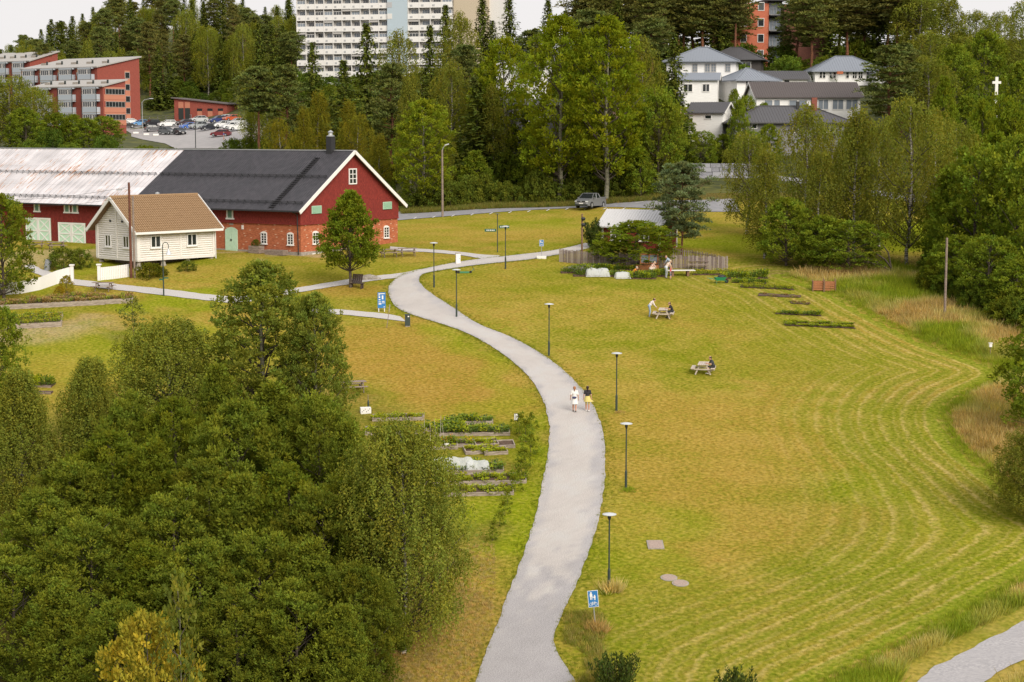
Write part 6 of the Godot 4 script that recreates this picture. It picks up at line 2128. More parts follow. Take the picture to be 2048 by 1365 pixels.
func make_gardens() -> void:
	var lime := Color(0.36, 0.40, 0.03)
	var green := Color(0.20, 0.26, 0.035)
	var deep := Color(0.12, 0.18, 0.045)
	M.veg_lime = [veg(1, 330, 0.14, 0.22, [lime, lime, Color(0.3, 0.3, 0.02)]), veg(2, 330, 0.14, 0.26, [lime, green])]
	M.veg_green = [veg(3, 300, 0.17, 0.42, [green, deep, lime]), veg(4, 300, 0.20, 0.5, [green, lime, deep])]
	M.veg_orange = [veg(5, 320, 0.15, 0.45, [green, deep], 0.35, Color(0.62, 0.19, 0.015)), veg(6, 320, 0.15, 0.5, [green, lime], 0.35, Color(0.60, 0.30, 0.02))]
	M.veg_yellow = [veg(7, 320, 0.13, 0.5, [green, lime], 0.45, Color(0.55, 0.42, 0.02)), veg(8, 320, 0.13, 0.45, [lime, green], 0.4, Color(0.5, 0.36, 0.03))]
	M.veg_purple = [veg(9, 320, 0.14, 0.5, [deep, green], 0.45, Color(0.33, 0.27, 0.36)), veg(10, 320, 0.14, 0.6, [green, deep], 0.4, Color(0.42, 0.36, 0.42))]
	M.veg_dry = [veg(11, 320, 0.14, 0.4, [Color(0.32, 0.2, 0.07), Color(0.34, 0.24, 0.1), green], 0.2, Color(0.42, 0.22, 0.16)), veg(12, 320, 0.14, 0.36, [Color(0.3, 0.22, 0.08), lime, Color(0.36, 0.24, 0.12)], 0.2, Color(0.45, 0.25, 0.18))]
	var paled := [M.fence_a, M.fence_b, M.fence_c]
	# picket fence of the vegetable garden
	board_fence("picket_fence", "weathered grey picket fence round the red shed", [[1118, 524], [1160, 528], [1220, 531], [1272, 534], [1310, 535], [1352, 537], [1400, 539], [1456, 541]], [1.25, 1.25, 1.2, 1.2, 1.2, 1.25, 1.3, 1.3], 0.135, 0.105, paled, "picket", true)
	board_fence("picket_fence", "far side of the weathered picket fence, behind the pine", [[1345, 517], [1380, 521], [1420, 529], [1456, 540]], [1.0, 1.0, 1.05, 1.15], 0.22, 0.09, paled, "picket", true)
	board_fence("board_fence", "white board fence rising to a capped post, beside the flower beds", [[-60, 596], [0, 590], [40, 588], [80, 580], [112, 569], [141, 562]], [1.05, 1.05, 1.05, 1.1, 1.2, 1.25], 0.15, 0.147, [M.white], "board")
	board_fence("board_fence", "short white board fence in front of the storehouse", [[201, 561], [230, 558], [258, 554]], [1.15, 1.15, 1.15], 0.15, 0.147, [M.white], "board")
	for k in [[144, 562, "white gate post with a cap at the end of the long white fence"], [198, 561, "white gate post with a cap at the end of the short white fence"]]:
		var gp := stick("gate_post", k[2], "post", k[0], k[1])
		boxpart("post", gp, M.white, -0.13, 0.13, -0.2, 1.35, -0.13, 0.13)
		boxpart("cap", gp, M.white, -0.20, 0.20, 1.35, 1.47, -0.20, 0.20)
	# vegetable garden by the shed
	var names := ["orange", "green", "purple", "yellow"]
	var bedlist := [[1150, 545, 2.6, 1.0, "purple", "bed of mauve flowers at the end of the picket fence"], [1175, 551, 2.6, 1.2, "purple", "bed of pale flowers beside the net mound"], [1170, 540, 3.2, 1.0, "green", "bed of leafy greens along the picket fence"], [1240, 540, 4.2, 1.0, "orange", "bed of orange marigolds along the picket fence"], [1210, 541, 2.6, 1.0, "green", "bed of tall leafy plants before the barbecue"], [1240, 552, 2.4, 1.0, "green", "potato bed between the two white nets"], [1285, 557, 2.4, 0.9, "green", "cabbage bed with grey green leaves beside the crouching gardener"], [1306, 552, 2.2, 0.9, "green", "leafy bed beside the white table"], [1440, 549, 5.0, 0.9, "yellow", "flower bed along the end of the picket fence"], [1490, 556, 4.0, 1.2, "green", "overgrown green bed beyond the picket fence"]]
	for q in bedlist:
		var b := stick("flower_bed", q[5], "garden bed", q[0], q[1], 0.04)
		boxpart("soil", b, M.soil, -q[2] / 2, q[2] / 2, -0.3, 0.06, -q[3] / 2, q[3] / 2)
		var nx := int(ceil(q[2]))
		for i in nx:
			var p := part("plants", M["veg_" + q[4]][i % 2], M.leaf, b)
			p.position = Vector3(-q[2] / 2 + q[2] * (i + 0.5) / nx, 0.04, 0)
			p.scale = Vector3(q[2] / nx * 1.05, rng.randf_range(0.7, 1.4), q[3] * 1.05)
	net_tunnel("garden_net", "white net mound over a bed before the picket fence", 1195, 553, 2.2, 1.2, 0.75, 4, M.net, 2)
	net_tunnel("garden_net", "white net folded back beside the crouching gardener", 1245, 557, 1.4, 1.0, 0.6, 8, M.net, 1)
	# the flower plots on the lawn beyond, laid on the slope
	for q in [[1535, 575, 4.6, 1.4, "yellow", "plot of yellow and orange flowers on the lawn"], [1560, 592, 3.6, 1.0, "", "bare brown plot below the yellow flowers"], [1598, 629, 3.6, 0.8, "green", "narrow bed of grass-like leaves on the lawn"], [1640, 650, 5.4, 1.7, "lime", "wide bed of low bright plants on the lawn"], [1500, 565, 3.0, 1.2, "green", "green patch of herbs beside the yellow flowers"], [1600, 607, 1.6, 0.7, "", "small bare plot of soil on the lawn"]]:
		var b := stick("flower_bed", q[5], "garden bed", q[0], q[1], -0.18)
		var sm := MB.new()
		var put := func(x: float, z: float, lift: float) -> Vector3:
			var g: Vector3 = b.to_global(Vector3(x, 0, z))
			return Vector3(x, ground(g.x, g.z) - b.position.y + lift, z)
		var rag := noise(0.8, int(q[0]), 2)
		for i in 10:
			for j in 4:
				var p := []
				for e in [[i, j], [i + 1, j], [i + 1, j + 1], [i, j + 1]]:
					var x: float = q[2] * (e[0] / 10.0 - 0.5)
					var z: float = q[3] * (e[1] / 4.0 - 0.5)
					var wob := rag.get_noise_2d(x * 1.5, z * 1.5) * 0.35
					p.append(put.call(x * (1.0 + wob * 0.3), z * (1.0 + wob), 0.05))
				sm.quad(p[0], p[1], p[2], p[3])
		part("soil", sm, M.soil, b)
		if q[4]:
			for i in int(ceil(q[2])):
				for j in int(ceil(q[3])):
					var p := part("plants", M["veg_" + q[4]][(i + j) % 2], M.leaf, b)
					p.position = put.call(-q[2] / 2 + q[2] * (i + 0.5) / ceil(q[2]), -q[3] / 2 + q[3] * (j + 0.5) / ceil(q[3]), 0.03)
					p.scale = Vector3(1, rng.randf_range(0.35, 0.7), q[3] / ceil(q[3]))
		else:
			for i in 4:
				var p := part("weeds", M.veg_dry[i % 2], M.leaf, b)
				p.position = put.call(q[2] * (i / 4.0 - 0.4), q[3] * (0.3 if i % 2 else -0.3), 0.02)
				p.scale = Vector3(0.6, 0.3, 0.35)
	# things between fence and beds
	var cf := stick("cold_frame", "orange stained cold frame with a raised glazed lid", "cold frame", 1296, 541, deg_to_rad(-5))
	for k in 3:
		boxpart("board", cf, M.orangewood, -1.1, 1.0, k * 0.16, k * 0.16 + 0.15, 0.30, 0.34)
	boxpart("box", cf, M.orangewood, -1.1, 1.0, -0.1, 0.48, -0.5, 0.299)
	var lid := MB.new()
	for e in [[-0.75, 0.95, 0.55, 0.68], [-0.75, 0.95, 1.38, 1.50]]:
		lid.bx(e[0], e[1], e[2], e[3], -0.45, -0.38)
	for x in [-0.75, 0.03, 0.83]:
		lid.bx(x, x + 0.12, 0.68, 1.38, -0.45, -0.38)
	var lp := part("lid", lid, M.orangewood, cf)
	boxpart("pane", lp, M.glass_light, -0.63, 0.03, 0.681, 1.379, -0.43, -0.40)
	boxpart("pane", lp, M.glass_light, 0.15, 0.83, 0.681, 1.379, -0.43, -0.40)
	var bq := stick("barbecue", "black kettle barbecue beside the picket fence", "barbecue", 1226, 537)
	var kt := MB.new()
	kt.ball(Vector3(0, 0.85, 0), Vector3(0.32, 0.28, 0.32), 12)
	part("kettle", kt, M.black, bq)
	for k in 3:
		var l := MB.new()
		l.tube(Vector3(0.12 * cos(k * 2.1), 0.65, 0.12 * sin(k * 2.1)), Vector3(0.32 * cos(k * 2.1), -0.05, 0.32 * sin(k * 2.1)), 0.018, 0.018, 5)
		part("leg", l, M.black, bq)
	var wt := stick("work_table", "low table covered with a white sheet beside the child in red", "table", 1360, 552, deg_to_rad(6))
	boxpart("sheet", wt, M.sheet, -1.35, 1.35, 0.48, 0.52, -0.45, 0.45)
	boxpart("trestle", wt, M.wood, -0.8, -0.6, -0.1, 0.48, -0.3, 0.3)
	boxpart("trestle", wt, M.wood, 0.6, 0.8, -0.1, 0.48, -0.3, 0.3)
	var wb := stick("wheelbarrow", "green wheelbarrow with a dark load on the lawn", "wheelbarrow", 1440, 567, deg_to_rad(10))
	var tr := MB.new()
	tr.hexa([Vector3(-0.35, 0.25, -0.2), Vector3(0.35, 0.25, -0.2), Vector3(0.35, 0.25, 0.2), Vector3(-0.35, 0.25, 0.2), Vector3(-0.5, 0.55, -0.32), Vector3(0.55, 0.55, -0.32), Vector3(0.55, 0.55, 0.32), Vector3(-0.5, 0.55, 0.32)])
	part("tray", tr, M.barrow, wb)
	for s in [-1, 1]:
		var h := MB.new()
		h.bar(Vector3(0.6, 0.2, s * 0.12), Vector3(-1.1, 0.48, s * 0.3), 0.04, 0.04)
		part("handle", h, M.barrow, wb)
		h = MB.new()
		h.tube(Vector3(-0.3, 0.3, s * 0.2), Vector3(-0.4, -0.05, s * 0.25), 0.02, 0.02, 5)
		part("leg", h, M.barrow, wb)
	var wl := MB.new()
	wl.tube(Vector3(0.62, 0.18, -0.04), Vector3(0.62, 0.18, 0.04), 0.18, 0.18, 12)
	part("wheel", wl, M.tyre, wb)
	wl = MB.new()
	wl.ball(Vector3(0.15, 0.58, 0), Vector3(0.38, 0.18, 0.25), 9)
	part("load", wl, M.black, wb)
	# compost bins at the corner
	for k in 2:
		var cb := stick("compost_bin", ["slatted wooden compost bin with a loose lid at the lawn corner", "slatted wooden compost bin with tall corner posts at the lawn corner"][k], "compost bin", 1637 + k * 22, 581 + k * 1, deg_to_rad(-6), "")
		for e in 4:
			for f in [-0.45, 0.45]:
				boxpart("slat", cb, M.orangewood, -0.48, 0.48, 0.05 + e * 0.2, 0.2 + e * 0.2, f - 0.02, f + 0.02)
				boxpart("slat", cb, M.orangewood, f - 0.02, f + 0.02, 0.05 + e * 0.2, 0.2 + e * 0.2, -0.43, 0.43)
		for e in [[-0.5, -0.5], [0.5, -0.5], [0.5, 0.5], [-0.5, 0.5]]:
			boxpart("post", cb, M.wood, e[0] - 0.04, e[0] + 0.04, -0.1, 0.9 + 0.15 * k, e[1] - 0.04, e[1] + 0.04)
	# raised beds on the slope left of the path
	for q in [[792, 864, 4.0, 1.2, 2, "lime", "raised bed of bright low salad with a thick top rail"], [796, 838, 3.4, 0.9, 2, "lime", "raised bed at the top of the plots, mostly soil"], [885, 858, 2.6, 1.0, 10, "green", "raised bed with mixed greens beside the bean poles"], [937, 845, 3.2, 1.0, 4, "green", "raised bed with leafy greens at the top edge of the plots"], [942, 866, 5.0, 1.3, 3, "green", "long raised bed below the top edge of the plots"], [874, 893, 2.6, 1.3, 4, "lime", "bed of bean plants under leaning poles"], [915, 890, 2.0, 1.0, 4, "orange", "bed of orange marigolds beside the white bucket"], [972, 889, 1.5, 1.1, 10, "lime", "small square raised bed of salad beside the empty one"], [1008, 892, 1.3, 1.0, 8, "", "small square raised bed of bare soil"], [953, 903, 1.6, 1.1, 12, "lime", "small square raised bed below the other small ones"], [990, 905, 1.5, 1.0, 10, "lime", "small square raised bed with overhanging leaves"], [925, 940, 5.0, 1.4, 3, "green", "long raised bed under the white net tunnels"], [945, 962, 6.4, 1.3, 4, "lime", "long raised bed of yellow green leaves split by a board"], [938, 985, 5.2, 1.3, 4, "lime", "lowest long raised bed with brown stakes"]]:
		raised_bed(q[0], q[1], q[2], q[3], q[4], q[6], q[5])
	net_tunnel("net_tunnel", "grey net tunnel over a raised bed beside the white one", 905, 938, 2.7, 1.2, 0.72, 3, M.net_grey, 3)
	net_tunnel("net_tunnel", "white net tunnel over the end of a raised bed", 955, 941, 1.5, 1.2, 0.62, 3, M.net, 2)
	for k in [[861, 893, 860, 858], [876, 886, 868, 850], [880, 878, 882, 846], [890, 893, 884, 862], [838, 900, 845, 868], [848, 872, 849, 838]]:
		var st := stick("bean_pole", "thin bean pole leaning over the raised beds", "pole", k[0], k[1], 0.0, "bean poles of the raised beds")
		var m := MB.new()
		var top := Vector3((k[2] - k[0]) / F * 110.0, 1.5, 0)
		m.tube(Vector3(0, -0.1, 0), top, 0.014, 0.010, 5)
		part("cane", m, M.palewood, st)
		m = MB.new()
		m.tube(top * 0.8, top * 0.82, 0.02, 0.02, 5)
		part("tie", m, M.greywood, st)
	var bk := stick("bucket", "white plastic bucket tipped beside the marigolds", "bucket", 893, 898, 0.2)
	var bm := MB.new()
	bm.lathe(Vector3.ZERO, [[0.0, 0.0], [0.13, 0.0], [0.16, 0.34], [0.14, 0.34], [0.12, 0.05], [0.0, 0.05]], 12)
	part("pail", bm, M.white, bk)
	bm = MB.new()
	bm.path([Vector3(-0.16, 0.32, 0), Vector3(-0.1, 0.22, 0.16), Vector3(0.1, 0.22, 0.16), Vector3(0.16, 0.32, 0)], 0.008, 0.008, 4)
	part("handle", bm, M.steel, bk)
	var nb := pole("notice_board", "small black and white notice board on a post above the shrubs", 1034, 868, 828, 0.025, 0.025, M.iron, "sign")
	boxpart("board", nb[0], M.iron, -0.20, 0.16, nb[1] - 0.42, nb[1] + 0.02, 0.02, 0.05)
	boxpart("paper", nb[0], M.white, -0.10, 0.06, nb[1] - 0.40, nb[1], 0.05, 0.056)
	boxpart("paper", nb[0], M.white, -0.18, -0.13, nb[1] - 0.40, nb[1], 0.05, 0.056)
	var tub := stick("spotted_crate", "white crate with dark spots at the edge of the thicket", "crate", 731, 826, 0.2)
	boxpart("box", tub, M.white, -0.35, 0.35, -0.1, 0.36, -0.25, 0.25)
	for k in 6:
		boxpart("spot", tub, M.black, -0.28 + k * 0.1, -0.23 + k * 0.1, 0.08 + 0.09 * (k % 3), 0.13 + 0.09 * (k % 3), 0.25, 0.256)
	var hp := pole("water_tap", "dark standpipe on a post beside the spotted crate", 736, 818, 790, 0.03, 0.02, M.greywood, "standpipe")
	var hm := MB.new()
	hm.lathe(Vector3(0.02, 0.1, 0.05), [[0.0, 0.0], [0.06, 0.0], [0.07, 0.35], [0.04, 0.5], [0.0, 0.52]], 8)
	part("valve", hm, M.lampgreen, hp[0])
	# shrubs in a row beside the path
	var k := 0
	for q in [[1040, 868, 1.5, 1.3], [1052, 885, 1.7, 1.6], [1062, 912, 1.6, 1.5], [1050, 938, 1.4, 1.3], [1042, 962, 1.5, 1.4], [1030, 984, 1.1, 1.0], [1015, 1008, 0.9, 0.8], [1008, 1030, 0.9, 0.8], [1000, 1052, 0.9, 0.9], [985, 1082, 0.9, 0.9], [1062, 858, 1.2, 1.0]]:
		plant("young_shrub", K.young[0], hit(q[0], q[1]), q[2] * 0.85, q[3] * 0.85, M.leaf_light, M.bark, "young shrub in the row between the raised beds and the path", "shrub", "young shrubs in a row by the path")
		k += 1
	# left gardens under the white fence
	for q in [[40, 648, 6.6, 3.4, 12, "yellow", "large raised bed of yellow flowers with dark timber ends"], [150, 606, 5.0, 2.6, 10, "dry", "large raised bed of faded flowers beside the picnic table"], [60, 612, 5.0, 2.0, 10, "dry", "raised bed of withered plants under the white fence"], [225, 604, 3.4, 1.6, 10, "dry", "raised bed of reddish dry plants beside the gravel path"]]:
		raised_bed(q[0], q[1], q[2], q[3], q[4], q[6], q[5], 0.40)
	for q in [[60, 770, 3.4, 1.0, "green", "bed of white flowering greens beside the narrow birch"], [62, 785, 3.0, 0.5, "", "strip of bare soil below the flowering greens"]]:
		var b := stick("flower_bed", q[5], "garden bed", q[0], q[1], -0.1)
		b.rotation.x = 0.14
		boxpart("soil", b, M.soil, -q[2] / 2, q[2] / 2, -0.3, 0.06, -q[3] / 2, q[3] / 2)
		boxpart("edging", b, M.greywood, -q[2] / 2, q[2] / 2, -0.2, 0.12, q[3] / 2, q[3] / 2 + 0.05)
		if q[4]:
			for i in 3:
				var p := part("plants", M.veg_green[i % 2], M.leaf_light, b)
				p.position = Vector3(-1.1 + i * 1.1, 0.04, 0)
				p.scale = Vector3(1.2, 1.2, 1.0)
	plant("golden_shrub", K.yellow[0], hit(133, 588), 1.6, 1.5, M.leaf_light, M.bark, "golden yellow shrub between the white fence and the faded flowers", "shrub")
	plant("golden_shrub", K.yellow[0], hit(118, 596), 1.0, 1.0, M.leaf_yellow, M.bark, "small orange yellow shrub beside the golden shrub", "shrub")
	plant("shrub", K.bush[1], hit(128, 538), 1.9, 3.6, M.leaf, M.bark, "broad green bush at the storehouse gable", "bush")
	plant("shrub", K.bush[0], hit(160, 536), 1.7, 2.4, M.leaf, M.bark, "smaller green bush between storehouse gable and broad bush", "bush")
	plant("shrub", K.bush[2], hit(298, 556), 1.3, 2.6, M.leaf_yellow, M.bark, "yellow green leafy clump at the storehouse corner", "bush")
	plant("shrub", K.bush[0], hit(375, 543), 1.0, 1.7, M.leaf, M.bark, "small green bush under the end of the storehouse", "bush")
	plant("shrub", K.bush[1], hit(318, 552), 0.8, 1.6, M.leaf_yellow, M.bark, "low clump of yellow green leaves behind the goose-neck lamp", "bush")
	var br := stick("barrel", "grey metal barrel leaning beside the broad bush", "barrel", 94, 541)
	br.rotation.z = -0.15
	var bb := MB.new()
	bb.lathe(Vector3.ZERO, [[0.0, -0.05], [0.28, -0.05], [0.31, 0.3], [0.29, 0.62], [0.31, 0.66], [0.28, 0.92], [0.0, 0.92]], 14)
	part("drum", bb, M.steel_dull, br)
	bb = MB.new()
	bb.lathe(Vector3(0, 0.92, 0), [[0.0, 0.0], [0.30, 0.0], [0.30, 0.04], [0.0, 0.05]], 14)
	part("lid", bb, M.steel_dull, br)
	# junipers and shrubs
	var jq := stand(1240, 74.5)
	plant("juniper", K.juniper[0], jq, top_height(1240, 1283, 74.5) - jq.y, 2.6, M.needle, M.bark, "dark juniper bush at the end of the blue-signed path", "shrub")
	jq = stand(1486, 73.5)
	plant("juniper", K.juniper[1], jq, top_height(1486, 1318, 73.5) - jq.y, 2.0, M.needle, M.bark, "dark juniper bush on the open lawn below the manholes", "shrub")
	for q in [[1196, 173, 425, 70, "upright dark thuja beside the wooden lamp"], [1222, 174, 432, 50, "upright thuja next to the shed's white roof"]]:
		var at := stand(q[0], q[1])
		plant("thuja", K.juniper[0], at, top_height(q[0], q[2], q[1]) - at.y, q[3] / F * q[1], M.needle, M.bark, q[4], "shrub")
	for q in [[1252, 176, 420, 60, "round tree behind the shed's roof"], [1290, 178, 418, 80, "broad round tree behind the shed's ridge"]]:
		tree("garden_tree", K.leafy[1], q[0], q[1], q[2], q[3], M.leaf, M.bark, q[4])
	var ap := hit(1276, 533)
	plant("apple_tree", K.leafy[1], ap, top_height(1276, 441, -ap.z) - ap.y, 8.2, M.leaf_light, M.bark, "spreading apple tree hiding the shed's front", "tree")
	plant("shrub", K.bush[0], hit(1205, 529) + Vector3(0, 0, -1.5), 2.0, 3.0, M.leaf, M.bark, "bush behind the picket fence below the thujas", "bush")
	plant("shrub", K.bush[2], hit(1235, 529) + Vector3(0, 0, -1.5), 2.2, 3.4, M.leaf_light, M.bark, "light bush behind the picket fence before the shed", "bush")
	# hillside gardens round the houses
	var r := RandomNumberGenerator.new()
	r.seed = 15
	for q in [[1400, 228, 262, 70], [1445, 232, 268, 60], [1490, 238, 190, 44], [1475, 230, 200, 50], [1465, 244, 178, 34], [1525, 242, 205, 40], [1535, 229, 248, 60], [1372, 236, 235, 40], [1500, 226, 262, 50]]:
		tree("garden_tree", K.leafy[q[0] % 2], q[0], q[1], q[2], q[3], [M.leaf, M.leaf_light, M.leaf][r.randi() % 3], M.bark, "small garden tree on the slope below the white houses", "garden trees below the white houses")
	# stone retaining wall
	var wa := hit(1360, 353)
	var wc := hit(1545, 352)
	var sw := thing("retaining_wall", "grey stone retaining wall above the upper road", "wall", wa, face_to(wa, wc))
	var l := Vector2(wc.x - wa.x, wc.z - wa.z).length()
	var wr := (ground(wc.x, wc.z) - wa.y) / l
	boxpart("backing", sw, M.concrete, 0, l, -0.6, 1.5, -0.6, -0.32)
	for row in 3:
		var x := -0.4 * row
		while x < l:
			var w := r.randf_range(0.8, 1.6)
			var b := MB.new()
			b.box(Vector3(x + w / 2, 0.28 + row * 0.55 + wr * x, r.randf_range(-0.05, 0.05)), Vector3(w - 0.05, 0.52, 0.6))
			part("stone", b, [M.stone_a, M.stone_b][r.randi() % 2], sw)
			x += w
	# hedge above the wall
	var ha := hit(1360, 327)
	var hc := hit(1500, 327)
	for i in 16:
		var p := ha.lerp(hc, i / 15.0)
		plant("hedge_bush", K.juniper[i % 2], on(p.x, p.z), 1.0, 1.1, M.leaf, M.bark, "young hedge plant in the row above the stone wall", "shrub", "hedge above the stone wall")

func make_grasses() -> void:
	var r := rng
	var gm := leafmat(1, 1, 1, 0.35)
	gm.metallic_specular = 0.1
	# tall meadow at the right
	var places := []
	var straw := Color(0.72, 0.56, 0.24)
	var rust := Color(0.56, 0.38, 0.16)
	var green := Color(0.33, 0.39, 0.035)
	var f := noise(0.08, 301, 3)
	while places.size() < 14000:
		var d := r.randf_range(72, 172)
		var x := r.randf_range(0.10, 0.31) * d
		var p := Vector2(x, d)
		if not Geometry2D.is_point_in_polygon(p, meadow_poly):
			continue
		var e := seg_dist(edge_line, p)
		if e > 13.0 or (d < 100 and p.distance_to(Vector2(x, d)) > 99):
			continue
		var k := f.get_noise_2d(x, d)
		var c := green if e < 0.8 else (straw.lerp(green, clampf(k * 2.2 + 0.25, 0, 1)) if k > -0.15 else rust.lerp(straw, r.randf() * 0.6))
		places.append([on(x, -d), lerpf(0.55, 1.5, clampf((e - 0.3) / 1.8, 0, 1)) * r.randf_range(0.7, 1.25), jitter(r, c, 0.22)])
	# keep the asphalt free
	var road := PackedVector2Array()
	for k in CORNER:
		road.append((flat(hit(k[0], k[1])) + flat(hit(k[2], k[3]))) * 0.5)
	var kept := []
	for q in places:
		if seg_dist(road, flat(q[0])) > 2.3:
			kept.append(q)
	scatter("tall_grass", grass_tuft(1, 13, 0.55, 0.20, 0.028), gm, kept, "tall dry and green meadow grass beyond the mown lawn", "grass")
	# verges: along the main path, the thicket, the road banks
	places = []
	for side in 2:
		for i in MAINPATH.size() - 1:
			var a := flat(hit(MAINPATH[i][side * 2], MAINPATH[i][side * 2 + 1]))
			var b := flat(hit(MAINPATH[i + 1][side * 2], MAINPATH[i + 1][side * 2 + 1]))
			var mid := (main_line[i] + main_line[i + 1]) * 0.5
			var away := ((a + b) * 0.5 - mid).normalized()
			for k in int(a.distance_to(b) * 30.0):
				var p := a.lerp(b, r.randf()) + away * (absf(r.randfn(0.0, 0.45)) - 0.12)
				var c := lawn_colour(p.x, -p.y).lerp(Color(0.22, 0.27, 0.03), 0.55) * 1.15
				places.append([on(p.x, -p.y), r.randf_range(0.14, 0.36), jitter(r, c, 0.25)])
	for i in 5200:
		var px := r.randf_range(640, 990)
		var py := r.randf_range(1090, 1400)
		var edge := lerpf(880.0, 690.0, (py - 1090.0) / 280.0)
		if px < edge - 60 or px > 1040 - (py - 1090) * 0.36:
			continue
		var h := hit(px, py)
		places.append([h, r.randf_range(0.2, 0.5), jitter(r, lawn_colour(h.x, h.z).lerp(Color(0.72, 0.50, 0.25), 0.75), 0.3)])
	for i in 7000:
		var px := r.randf_range(805, 1330)
		var d := r.randf_range(211.5, 216.5)
		var h := stand(px, d)
		places.append([h, r.randf_range(0.7, 1.5), jitter(r, Color(0.34, 0.27, 0.09).lerp(Color(0.17, 0.21, 0.03), r.randf()), 0.3)])
	for i in 1500:
		var h := hit(r.randf_range(1130, 1210), r.randf_range(1225, 1400))
		if flat(h).distance_to(main_line[2]) > 3.0 or h.x > 3.4:
			places.append([h, r.randf_range(0.3, 0.8), jitter(r, Color(0.5, 0.37, 0.14).lerp(Color(0.24, 0.29, 0.03), r.randf()), 0.25)])
	for k in [[1226, 1184, 60, 1.5, straw], [1214, 1188, 40, 0.6, green], [1255, 982, 40, 0.55, green], [1236, 826, 25, 0.4, rust], [1196, 1262, 60, 1.2, rust]]:
		for i in k[2]:
			var h := hit(k[0], k[1])
			var p := h + Vector3(r.randfn(0, 0.22), 0, r.randfn(0, 0.22))
			places.append([on(p.x, p.z), k[3] * r.randf_range(0.6, 1.1), jitter(r, k[4], 0.25)])
	scatter("verge_grass", grass_tuft(2, 13, 0.5, 0.18, 0.028), gm, places, "rough grass along the path, the thicket and the road", "grass")
	# mown lawn: short tufts over the whole field
	places = []
	while places.size() < 150000:
		var d := 66.0 + 120.0 * pow(r.randf(), 1.25)
		var x := r.randf_range(-0.31, 0.31) * d
		var p := Vector2(x, d)
		if x > 10 and Geometry2D.is_point_in_polygon(p, meadow_poly):
			continue
		if x > -26 and x < 18 and seg_dist(main_line, p) < 2.2:
			continue
		places.append([on(x, -d), r.randf_range(0.7, 1.4), jitter(r, lawn_colour(x, -d) * 1.25, 0.2)])
	scatter("lawn_grass", grass_tuft(3, 9, 0.055, 0.13, 0.022), gm, places, "short mown grass with straw coloured clippings", "grass")
	# undergrowth of the woods
	places = []
	var tries := 0
	while places.size() < 900 and tries < 9000:
		tries += 1
		var d := r.randf_range(224, 520)
		var a := r.randf_range(-0.31, 0.30)
		if d > 330 and a < -0.13 and d < 448:
			continue
		if a < -0.09 and d < 300:
			continue
		if a > 0.09 and d < 270:
			continue
		places.append([on(a * d, -d), r.randf_range(0.9, 1.9), jitter(r, Color(0.8, 0.9, 0.8), 0.3)])
	scatter("undergrowth", K.bush[0].crown, M.leaf, places, "leafy undergrowth of the woods on the hills", "undergrowth")
	places = []
	tries = 0
	while places.size() < 420 and tries < 9000:
		tries += 1
		var d := r.randf_range(130, 176)
		var a := r.randf_range(0.16, 0.31)
		var p := Vector2(a * d, d)
		if Geometry2D.is_point_in_polygon(p, meadow_poly) and seg_dist(edge_line, p) > 9.0 and (a > 0.24 or a < 0.19):
			places.append([on(p.x, -p.y), r.randf_range(0.5, 1.0), jitter(r, Color(0.9, 0.95, 0.8), 0.3)])
	scatter("undergrowth", K.bush[1].crown, M.leaf, places, "leafy undergrowth below the broadleaf trees at the lawn's corner", "undergrowth")

